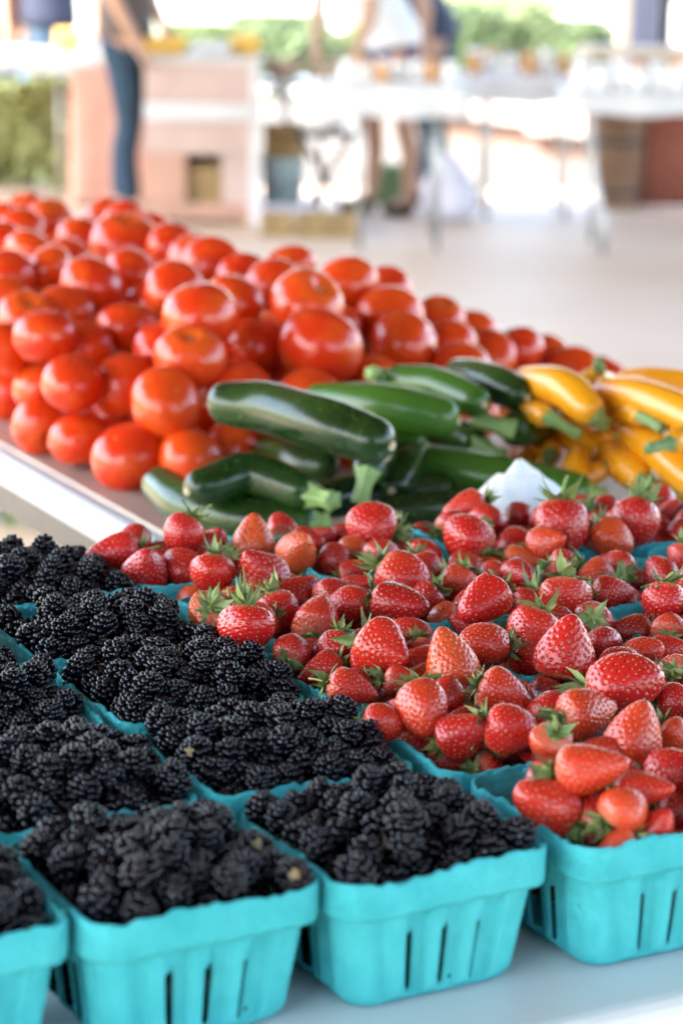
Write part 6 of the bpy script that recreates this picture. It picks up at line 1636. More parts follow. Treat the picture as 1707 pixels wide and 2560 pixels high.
 (425, -0.1875, 1.0057, 0.8237, 0.009),
 (426, -0.1899, 1.0684, 0.8199, 0.009),
 (428, -0.2233, 0.9667, 0.801, 0.0098),
 (436, -0.1608, 1.0, 0.7974, 0.0097),
 (441, -0.1661, 1.0247, 0.8123, 0.009),
 (443, -0.2208, 1.013, 0.8193, 0.009),
 (448, -0.1663, 1.0015, 0.7657, 0.0093),
 (454, -0.2317, 0.9809, 0.812, 0.0106),
 (457, -0.2061, 0.9964, 0.8139, 0.0104),
 (460, -0.215, 0.9836, 0.801, 0.0098),
 (464, -0.2252, 1.0548, 0.8233, 0.0088),
 (466, -0.2318, 1.0188, 0.8045, 0.0104),
 (468, -0.247, 1.0159, 0.8194, 0.0094),
 (580, -0.1819, 1.2353, 0.8185, 0.0096),
 (593, -0.2008, 1.2041, 0.8209, 0.0092),
 (599, -0.2172, 1.2137, 0.8161, 0.0105),
 (612, -0.2089, 1.1883, 0.8179, 0.0091),
 (620, -0.2007, 1.1658, 0.8244, 0.0095),
 (628, -0.1997, 1.2291, 0.8203, 0.0094),
 (723, -0.2468, 1.2933, 0.8284, 0.0092),
 (729, -0.2282, 1.2675, 0.8174, 0.0096),
 (734, -0.2477, 1.275, 0.8271, 0.0094),
 (735, -0.2116, 1.2591, 0.8173, 0.0089),
 (736, -0.2804, 1.333, 0.8146, 0.0094),
 (742, -0.2296, 1.3158, 0.8293, 0.0094),
 (743, -0.2707, 1.3179, 0.8086, 0.0097),
 (744, -0.2364, 1.3469, 0.8204, 0.0089),
 (745, -0.2217, 1.3525, 0.8284, 0.0086),
 (746, -0.2367, 1.2522, 0.8092, 0.0098),
 (749, -0.2362, 1.2845, 0.8159, 0.0096),
 (751, -0.2298, 1.3632, 0.8176, 0.0092),
 (759, -0.2507, 1.3568, 0.8224, 0.0088),
 (764, -0.2179, 1.2824, 0.8113, 0.0096),
 (765, -0.2487, 1.2568, 0.823, 0.0095),
 (771, -0.2273, 1.3001, 0.8209, 0.0088),
 (773, -0.2688, 1.302, 0.8174, 0.0086),
 (778, -0.2651, 1.3276, 0.8242, 0.0094),
 (788, -0.255, 1.3147, 0.8165, 0.0087),
 (789, -0.2455, 1.2695, 0.809, 0.0099),
 (792, -0.2139, 1.2902, 0.8274, 0.009),
 (801, -0.246, 1.3231, 0.8287, 0.0089),
 (803, -0.2551, 1.2857, 0.8135, 0.0097),
 (891, -0.3078, 1.4036, 0.8164, 0.0097),
 (892, -0.3372, 1.4225, 0.8208, 0.0087),
 (896, -0.2533, 1.4679, 0.8256, 0.0087),
 (898, -0.3225, 1.4306, 0.8227, 0.0086),
 (899, -0.349, 1.4574, 0.8202, 0.0101),
 (903, -0.258, 1.4208, 0.8136, 0.0097),
 (904, -0.2759, 1.4939, 0.8201, 0.0093),
 (905, -0.2507, 1.4508, 0.8234, 0.0089),
 (906, -0.2645, 1.4021, 0.8131, 0.0099),
 (909, -0.2842, 1.3977, 0.8158, 0.0086),
 (911, -0.3255, 1.4093, 0.8173, 0.0096),
 (915, -0.2804, 1.4115, 0.8243, 0.0088),
 (918, -0.2478, 1.4834, 0.8192, 0.009),
 (924, -0.3178, 1.4078, 0.8, 0.0101),
 (925, -0.2509, 1.3902, 0.8181, 0.0093),
 (926, -0.272, 1.385, 0.8145, 0.0097),
 (927, -0.2547, 1.4299, 0.829, 0.0092),
 (928, -0.2373, 1.4613, 0.8265, 0.0088),
 (931, -0.2977, 1.3898, 0.8227, 0.0087),
 (933, -0.2311, 1.417, 0.826, 0.0092),
 (935, -0.2813, 1.4738, 0.8278, 0.0089),
 (936, -0.3131, 1.4169, 0.8283, 0.0091),
 (938, -0.3097, 1.3862, 0.81, 0.0093),
 (940, -0.2343, 1.404, 0.8132, 0.0098),
 (946, -0.2742, 1.4439, 0.8299, 0.0088),
 (948, -0.2954, 1.4518, 0.8291, 0.0088),
 (949, -0.3123, 1.4545, 0.8207, 0.0091),
 (955, -0.2482, 1.4097, 0.8246, 0.0092),
 (956, -0.3286, 1.4615, 0.8151, 0.0095),
 (957, -0.3407, 1.4396, 0.8178, 0.0097),
 (958, -0.2958, 1.4192, 0.8274, 0.009),
 (960, -0.304, 1.3661, 0.8177, 0.0103),
 (965, -0.2702, 1.4607, 0.8286, 0.0088),
 (967, -0.3065, 1.4331, 0.8282, 0.0086),
 (971, -0.2891, 1.4354, 0.8273, 0.0089),
 (972, -0.2632, 1.4404, 0.817, 0.0089),
 (973, -0.3071, 1.4789, 0.8199, 0.009),
 (974, -0.2735, 1.4275, 0.823, 0.0093),
 (976, -0.2351, 1.4342, 0.8274, 0.0086),
 (977, -0.2888, 1.3769, 0.8136, 0.0096),
 (978, -0.2725, 1.3963, 0.8287, 0.0092),
 (987, -0.256, 1.5819, 0.8028, 0.01),
 (994, -0.2566, 1.5814, 0.8214, 0.0091),
 (1002, -0.2653, 1.6149, 0.8283, 0.0086),
 (1013, -0.2541, 1.6036, 0.8211, 0.0089),
 (1027, -0.2774, 1.6069, 0.8177, 0.0096),
 (1046, -0.2912, 1.6371, 0.8161, 0.0105),
 (1049, -0.2658, 1.5942, 0.8117, 0.0091),
 (1052, -0.2758, 1.6288, 0.8251, 0.0093),
 (1056, -0.25, 1.5666, 0.8126, 0.0094),
 (1059, -0.2751, 1.6545, 0.8212, 0.0086)]
TOMS = [(0, -0.325, 2.4321, 0.7695, 0.0325, 'red tomato, second from the left in the bottom row resting on the beige table', 'tomatoes piled on the table'),
 (1, -0.2744, 2.3611, 0.7686, 0.0325, 'red tomato, third from the left in the bottom row resting on the beige table', 'tomatoes piled on the table'),
 (2, -0.2164, 2.2682, 0.771, 0.036, 'red tomato, fourth from the left in the bottom row resting on the beige table', 'tomatoes piled on the table'),
 (3, -0.1515, 2.2608, 0.7702, 0.0347, 'red tomato, fifth from the left in the bottom row resting on the beige table', 'tomatoes piled on the table'),
 (4, -0.1166, 2.3124, 0.768, 0.0325, 'red tomato, sixth from the left in the bottom row resting on the beige table', 'tomatoes piled on the table'),
 (5, -0.3837, 2.6227, 0.7707, 0.0349, 'red tomato, first from the left in the bottom row resting on the beige table', 'tomatoes piled on the table'),
 (6, -0.3302, 2.4822, 0.8017, 0.0325, 'red tomato, first from the left in the second row of the pile', 'tomatoes piled on the table'),
 (7, -0.2818, 2.3536, 0.8297, 0.0325, 'red tomato, second from the left in the second row of the pile', 'tomatoes piled on the table'),
 (8, -0.2321, 2.393, 0.8212, 0.0364, 'red tomato, third from the left in the second row of the pile', 'tomatoes piled on the table'),
 (9, -0.1799, 2.2834, 0.8242, 0.036, 'red tomato, fourth from the left in the second row of the pile', 'tomatoes piled on the table'),
 (10, -0.1072, 2.3442, 0.822, 0.0367, 'red tomato, fifth from the left in the second row of the pile', 'tomatoes piled on the table'),
 (11, -0.0493, 2.4556, 0.8114, 0.0325, 'red tomato, sixth from the left in the second row of the pile', 'tomatoes piled on the table'),
 (12, 0.0044, 2.4989, 0.8071, 0.0325, 'red tomato, seventh from the left in the second row of the pile', 'tomatoes piled on the table'),
 (13, -0.0712, 2.4989, 0.7686, 0.0325, 'red tomato, seventh from the left in the bottom row resting on the beige table', 'tomatoes piled on the table'),
 (14, 0.0351, 2.5456, 0.786, 0.0325, 'red tomato, eighth from the left in the bottom row resting on the beige table', 'tomatoes piled on the table'),
 (15, -0.3211, 2.4337, 0.8654, 0.0329, 'red tomato, fourth from the left in the third row of the pile', 'tomatoes piled on the table'),
 (16, -0.2827, 2.4755, 0.8464, 0.0325, 'red tomato, sixth from the left in the third row of the pile', 'tomatoes piled on the table'),
 (17, -0.2421, 2.5235, 0.862, 0.0351, 'red tomato, seventh from the left in the third row of the pile', 'tomatoes piled on the table'),
 (18, -0.1581, 2.3319, 0.863, 0.0352, 'red tomato, ninth from the left in the third row of the pile', 'tomatoes piled on the table'),
 (19, -0.0968, 2.4608, 0.8539, 0.0326, 'red tomato, tenth from the left in the third row of the pile', 'tomatoes piled on the table'),
 (20, -0.0252, 2.4128, 0.8633, 0.0446, 'large red tomato, eleventh from the left in the third row of the pile', 'tomatoes piled on the table'),
 (21, -0.3723, 2.4778, 0.8439, 0.0325, 'red tomato, second from the left in the third row of the pile', 'tomatoes piled on the table'),
 (22, -0.3518, 2.5246, 0.8735, 0.0325, 'red tomato, third from the left in the third row of the pile', 'tomatoes piled on the table'),
 (23, -0.2914, 2.6262, 0.8949, 0.0361, 'red tomato, fourth from the left in the upper row of the pile', 'tomatoes piled on the table'),
 (24, -0.1521, 2.3941, 0.8959, 0.0408, 'large red tomato, eighth from the left in the upper row of the pile', 'tomatoes piled on the table'),
 (25, -0.1222, 2.5208, 0.8959, 0.0325, 'red tomato, ninth from the left in the upper row of the pile', 'tomatoes piled on the table'),
 (26, -0.1934, 2.5836, 0.8959, 0.035, 'red tomato, sixth from the left in the upper row of the pile', 'tomatoes piled on the table'),
 (27, -0.0407, 2.489, 0.8959, 0.0409, 'large red tomato, twelfth from the left in the upper row of the pile', 'tomatoes piled on the table'),
 (28, -0.0828, 2.6427, 0.8977, 0.0325, 'red tomato, eleventh from the left in the upper row of the pile', 'tomatoes piled on the table'),
 (29, -0.3981, 2.6942, 0.8966, 0.0325, 'red tomato, first from the left in the upper row of the pile', 'tomatoes piled on the table'),
 (30, -0.252, 2.708, 0.8977, 0.0325, 'red tomato, fifth from the left in the upper row of the pile', 'tomatoes piled on the table'),
 (31, 0.0016, 2.6676, 0.896, 0.0371, 'red tomato, thirteenth from the left in the upper row of the pile', 'tomatoes piled on the table'),
 (32, -0.2846, 2.9711, 0.9013, 0.0464, 'large red tomato, tenth from the left on top at the blurred back of the pile', 'tomatoes piled on the table'),
 (33, -0.3493, 3.0204, 0.9032, 0.0325, 'red tomato, seventh from the left on top at the blurred back of the pile', 'tomatoes piled on the table'),
 (34, -0.3999, 2.8981, 0.9014, 0.0325, 'red tomato, fifth from the left on top at the blurred back of the pile', 'tomatoes piled on the table'),
 (35, -0.4371, 3.0949, 0.9051, 0.0329, 'red tomato, third from the left on top at the blurred back of the pile', 'tomatoes piled on the table'),
 (36, -0.3089, 3.203, 0.9061, 0.0325, 'red tomato, ninth from the left on top at the blurred back of the pile', 'tomatoes piled on the table'),
 (37, -0.2221, 2.9352, 0.9059, 0.0325, 'red tomato, twelfth from the left on top at the blurred back of the pile', 'tomatoes piled on the table'),
 (38, -0.1607, 2.7872, 0.8996, 0.0372, 'red tomato, thirteenth from the left on top at the blurred back of the pile', 'tomatoes piled on the table'),
 (39, -0.0687, 2.7996, 0.8996, 0.0325, 'red tomato, fourteenth from the left on top at the blurred back of the pile', 'tomatoes piled on the table'),
 (40, -0.4162, 3.2347, 0.9054, 0.0325, 'red tomato, sixth from the left on top at the blurred back of the pile', 'tomatoes piled on the table'),
 (41, -0.3552, 2.7361, 0.8978, 0.0325, 'red tomato, second from the left in the upper row of the pile', 'tomatoes piled on the table'),
 (42, -0.1912, 2.8443, 0.8986, 0.0325, 'red tomato, seventh from the left in the upper row of the pile', 'tomatoes piled on the table'),
 (43, -0.3419, 2.7948, 0.897, 0.0325, 'red tomato, third from the left in the upper row of the pile', 'tomatoes piled on the table'),
 (44, -0.1211, 2.7322, 0.8925, 0.0325, 'red tomato, tenth from the left in the upper row of the pile', 'tomatoes piled on the table'),
 (45, -0.2245, 2.6627, 0.8689, 0.0325, 'red tomato, eighth from the left in the third row of the pile', 'tomatoes piled on the table'),
 (46, -0.3149, 2.5713, 0.875, 0.0325, 'red tomato, fifth from the left in the third row of the pile', 'tomatoes piled on the table'),
 (47, 0.0502, 2.6255, 0.862, 0.0415, 'large red tomato, second from the left on the right slope of the pile', 'tomatoes piled on the table'),
 (48, 0.0679, 2.553, 0.844, 0.0404, 'large red tomato, third from the left on the right slope of the pile', 'tomatoes piled on the table'),
 (49, 0.1116, 2.701, 0.85, 0.0325, 'red tomato, fifth from the left on the right slope of the pile', 'tomatoes piled on the table'),
 (50, 0.1207, 2.6169, 0.8324, 0.0325, 'red tomato, sixth from the left on the right slope of the pile', 'tomatoes piled on the table'),
 (51, 0.1535, 2.7402, 0.8311, 0.0325, 'red tomato, eighth from the left on the right slope of the pile', 'tomatoes piled on the table'),
 (52, 0.1734, 2.6874, 0.8098, 0.0325, 'red tomato, ninth from the left on the right slope of the pile', 'tomatoes piled on the table'),
 (53, 0.2086, 2.7358, 0.8105, 0.0325, 'red tomato, tenth from the left on the right slope of the pile', 'tomatoes piled on the table'),
 (54, 0.2432, 2.7842, 0.7861, 0.037, 'red tomato, eleventh from the left on the right slope of the pile', 'tomatoes piled on the table'),
 (55, 0.2764, 2.7304, 0.7866, 0.0325, 'red tomato, twelfth from the left on the right slope of the pile', 'tomatoes piled on the table'),
 (56, 0.3205, 2.793, 0.7686, 0.0325, 'red tomato, thirteenth from the left on the right slope of the pile', 'tomatoes piled on the table'),
 (57, 0.0497, 2.7978, 0.8722, 0.0325, 'red tomato, first from the left on the right slope of the pile', 'tomatoes piled on the table'),
 (58, 0.0847, 2.637, 0.7893, 0.0325, 'red tomato, fourth from the left on the right slope of the pile', 'tomatoes piled on the table'),
 (59, 0.1228, 2.6829, 0.782, 0.0325, 'red tomato, seventh from the left on the right slope of the pile', 'tomatoes piled on the table'),
 (60, -0.3886, 2.6003, 0.8756, 0.0325, 'red tomato, first from the left in the third row of the pile', 'tomatoes piled on the table'),
 (61, -0.3425, 3.2529, 0.9048, 0.0325, 'red tomato, eighth from the left on top at the blurred back of the pile', 'tomatoes piled on the table'),
 (62, -0.4684, 3.147, 0.9049, 0.0325, 'red tomato, second from the left on top at the blurred back of the pile', 'tomatoes piled on the table'),
 (63, -0.2667, 3.0936, 0.905, 0.0325, 'red tomato, eleventh from the left on top at the blurred back of the pile', 'tomatoes piled on the table'),
 (64, -0.4616, 3.3155, 0.9057, 0.0325, 'red tomato, fourth from the left on top at the blurred back of the pile', 'tomatoes piled on the table'),
 (65, -0.4462, 2.9574, 0.9032, 0.0325, 'red tomato, first from the left on top at the blurred back of the pile', 'tomatoes piled on the table'),
 (1002, -0.0034, 2.3877, 0.7686, 0.033, 'half-hidden red tomato behind the seventh tomato from left in the second row', 'tomatoes in the gaps of the pile'),
 (1036, -0.1826, 2.3373, 0.7732, 0.0352, 'leftmost half-hidden red tomato behind the fifth tomato from left in the bottom row', 'tomatoes in the gaps of the pile'),
 (1024, -0.163, 2.4105, 0.7689, 0.0355, 'rightmost half-hidden red tomato behind the fifth tomato from left in the bottom row', 'tomatoes in the gaps of the pile'),
 (1062, -0.539, 2.9269, 0.7684, 0.0322, 'leftmost half-hidden red tomato behind the second tomato from left in the third row', 'tomatoes in the gaps of the pile'),
 (1084, -0.4667, 2.7447, 0.8156, 0.0324, 'second half-hidden red tomato behind the second tomato from left in the third row', 'tomatoes in the gaps of the pile'),
 (1066, -0.4449, 2.6897, 0.7728, 0.0334, 'third half-hidden red tomato behind the second tomato from left in the third row', 'tomatoes in the gaps of the pile'),
 (1026, -0.4651, 2.8771, 0.7705, 0.0358, 'fourth half-hidden red tomato behind the second tomato from left in the third row', 'tomatoes in the gaps of the pile'),
 (1104, -0.4272, 2.6471, 0.8142, 0.0331, 'rightmost half-hidden red tomato behind the second tomato from left in the third row', 'tomatoes in the gaps of the pile'),
 (1029, 0.1234, 2.4866, 0.774, 0.0358, 'leftmost half-hidden red tomato behind the seventh tomato from left in the right slope', 'tomatoes in the gaps of the pile'),
 (1125, 0.1309, 2.5311, 0.8199, 0.0337, 'second half-hidden red tomato behind the seventh tomato from left in the right slope', 'tomatoes in the gaps of the pile'),
 (1055, 0.1477, 2.5546, 0.7678, 0.0324, 'rightmost half-hidden red tomato behind the seventh tomato from left in the right slope', 'tomatoes in the gaps of the pile'),
 (1031, -0.2163, 2.5257, 0.7714, 0.0331, 'leftmost half-hidden red tomato behind the fourth tomato from left in the second row', 'tomatoes in the gaps of the pile'),
 (1069, -0.1892, 2.5826, 0.7682, 0.0327, 'second half-hidden red tomato behind the fourth tomato from left in the second row', 'tomatoes in the gaps of the pile'),
 (1040, -0.1626, 2.4728, 0.7679, 0.0333, 'rightmost half-hidden red tomato behind the fourth tomato from left in the second row', 'tomatoes in the gaps of the pile'),
 (1153, -0.1948, 2.4405, 0.8531, 0.0332, 'leftmost half-hidden red tomato behind the ninth tomato from left in the third row', 'tomatoes in the gaps of the pile'),
 (1035, -0.1869, 2.6853, 0.7734, 0.0342, 'rightmost half-hidden red tomato behind the ninth tomato from left in the third row', 'tomatoes in the gaps of the pile'),
 (1042, -0.3198, 2.54, 0.769, 0.0352, 'half-hidden red tomato behind the second tomato from left in the bottom row', 'tomatoes in the gaps of the pile'),
 (1043, 0.2218, 2.6747, 0.7694, 0.0345, 'half-hidden red tomato behind the eleventh tomato from left in the right slope', 'tomatoes in the gaps of the pile'),
 (1099, 0.0355, 2.4441, 0.8178, 0.0333, 'leftmost half-hidden red tomato behind the eighth tomato from left in the bottom row', 'tomatoes in the gaps of the pile'),
 (1045, 0.0705, 2.4159, 0.7732, 0.0329, 'rightmost half-hidden red tomato behind the eighth tomato from left in the bottom row', 'tomatoes in the gaps of the pile'),
 (1050, -0.259, 2.4749, 0.7716, 0.0342, 'half-hidden red tomato behind the third tomato from left in the bottom row', 'tomatoes in the gaps of the pile'),
 (1068, -0.07, 2.368, 0.7666, 0.0322, 'half-hidden red tomato behind the seventh tomato from left in the bottom row', 'tomatoes in the gaps of the pile'),
 (1131, -0.0141, 2.5799, 0.8548, 0.0345, 'leftmost half-hidden red tomato behind the eleventh tomato from left in the third row', 'tomatoes in the gaps of the pile'),
 (1076, -0.0134, 2.757, 0.8197, 0.0341, 'rightmost half-hidden red tomato behind the eleventh tomato from left in the third row', 'tomatoes in the gaps of the pile'),
 (1078, -0.1019, 2.7422, 0.8208, 0.0358, 'leftmost half-hidden red tomato behind the tenth tomato from left in the third row', 'tomatoes in the gaps of the pile'),
 (1085, -0.0797, 2.5279, 0.8218, 0.0323, 'second half-hidden red tomato behind the tenth tomato from left in the third row', 'tomatoes in the gaps of the pile'),
 (1090, -0.0792, 2.5924, 0.8215, 0.0342, 'rightmost half-hidden red tomato behind the tenth tomato from left in the third row', 'tomatoes in the gaps of the pile'),
 (1124, -0.5351, 2.9739, 0.8146, 0.0345, 'leftmost half-hidden red tomato behind the first tomato from left in the third row', 'tomatoes in the gaps of the pile'),
 (1079, -0.5001, 2.909, 0.8171, 0.0341, 'second half-hidden red tomato behind the first tomato from left in the third row', 'tomatoes in the gaps of the pile'),
 (1117, -0.5199, 3.0732, 0.8162, 0.0334, 'third half-hidden red tomato behind the first tomato from left in the third row', 'tomatoes in the gaps of the pile'),
 (1135, -0.4609, 2.8483, 0.8549, 0.0328, 'fourth half-hidden red tomato behind the first tomato from left in the third row', 'tomatoes in the gaps of the pile'),
 (1140, -0.4136, 2.7333, 0.8556, 0.032, 'rightmost half-hidden red tomato behind the first tomato from left in the third row', 'tomatoes in the gaps of the pile'),
 (1103, -0.5157, 3.216, 0.8172, 0.0339, 'leftmost half-hidden red tomato behind the first tomato from left in the upper row', 'tomatoes in the gaps of the pile'),
 (1082, -0.5021, 3.1524, 0.8199, 0.0328, 'rightmost half-hidden red tomato behind the first tomato from left in the upper row', 'tomatoes in the gaps of the pile'),
 (1086, -0.2276, 2.5655, 0.8143, 0.032, 'half-hidden red tomato behind the third tomato from left in the second row', 'tomatoes in the gaps of the pile'),
 (1097, 0.0396, 2.6838, 0.8215, 0.0328, 'half-hidden red tomato behind the third tomato from left in the right slope', 'tomatoes in the gaps of the pile'),
 (1098, -0.3569, 2.5769, 0.8217, 0.0333, 'half-hidden red tomato behind the fourth tomato from left in the third row', 'tomatoes in the gaps of the pile'),
 (1102, -0.1112, 2.4081, 0.814, 0.0331, 'half-hidden red tomato behind the fifth tomato from left in the second row', 'tomatoes in the gaps of the pile'),
 (1108, 0.1138, 2.8727, 0.8219, 0.0343, 'half-hidden red tomato behind the fifth tomato from left in the right slope', 'tomatoes in the gaps of the pile'),
 (1110, -0.2758, 2.7261, 0.822, 0.0331, 'half-hidden red tomato behind the seventh tomato from left in the third row', 'tomatoes in the gaps of the pile'),
 (1118, 0.1461, 2.8174, 0.8187, 0.0323, 'half-hidden red tomato behind the eighth tomato from left in the right slope', 'tomatoes in the gaps of the pile'),
 (1119, -0.0356, 2.3482, 0.8162, 0.0343, 'half-hidden red tomato behind the sixth tomato from left in the second row', 'tomatoes in the gaps of the pile'),
 (1130, -0.3287, 2.6963, 0.8557, 0.0341, 'half-hidden red tomato behind the fifth tomato from left in the third row', 'tomatoes in the gaps of the pile'),
 (1132, -0.2805, 2.8405, 0.8535, 0.0327, 'half-hidden red tomato behind the fifth tomato from left in the upper row', 'tomatoes in the gaps of the pile'),
 (1134, -0.0694, 2.6906, 0.8575, 0.0327, 'half-hidden red tomato behind the twelfth tomato from left in the upper row', 'tomatoes in the gaps of the pile'),
 (1136, -0.2178, 3.2228, 0.8587, 0.0355, 'half-hidden red tomato behind the seventh tomato from left in the upper row', 'tomatoes in the gaps of the pile'),
 (1138, -0.465, 3.2481, 0.851, 0.0353, 'half-hidden red tomato behind the fifth tomato from left in the blurred back row', 'tomatoes in the gaps of the pile'),
 (1139, -0.5572, 3.1152, 0.8568, 0.0359, 'half-hidden red tomato behind the first tomato from left in the blurred back row', 'tomatoes in the gaps of the pile'),
 (1142, -0.1282, 2.969, 0.857, 0.0356, 'half-hidden red tomato behind the tenth tomato from left in the upper row', 'tomatoes in the gaps of the pile'),
 (1143, -0.3971, 3.1089, 0.8564, 0.0347, 'half-hidden red tomato behind the second tomato from left in the upper row', 'tomatoes in the gaps of the pile'),
 (1150, -0.1748, 3.124, 0.8511, 0.0323, 'half-hidden red tomato behind the thirteenth tomato from left in the blurred back row', 'tomatoes in the gaps of the pile'),
 (1152, -0.3962, 3.1951, 0.8566, 0.0334, 'half-hidden red tomato behind the third tomato from left in the upper row', 'tomatoes in the gaps of the pile')]
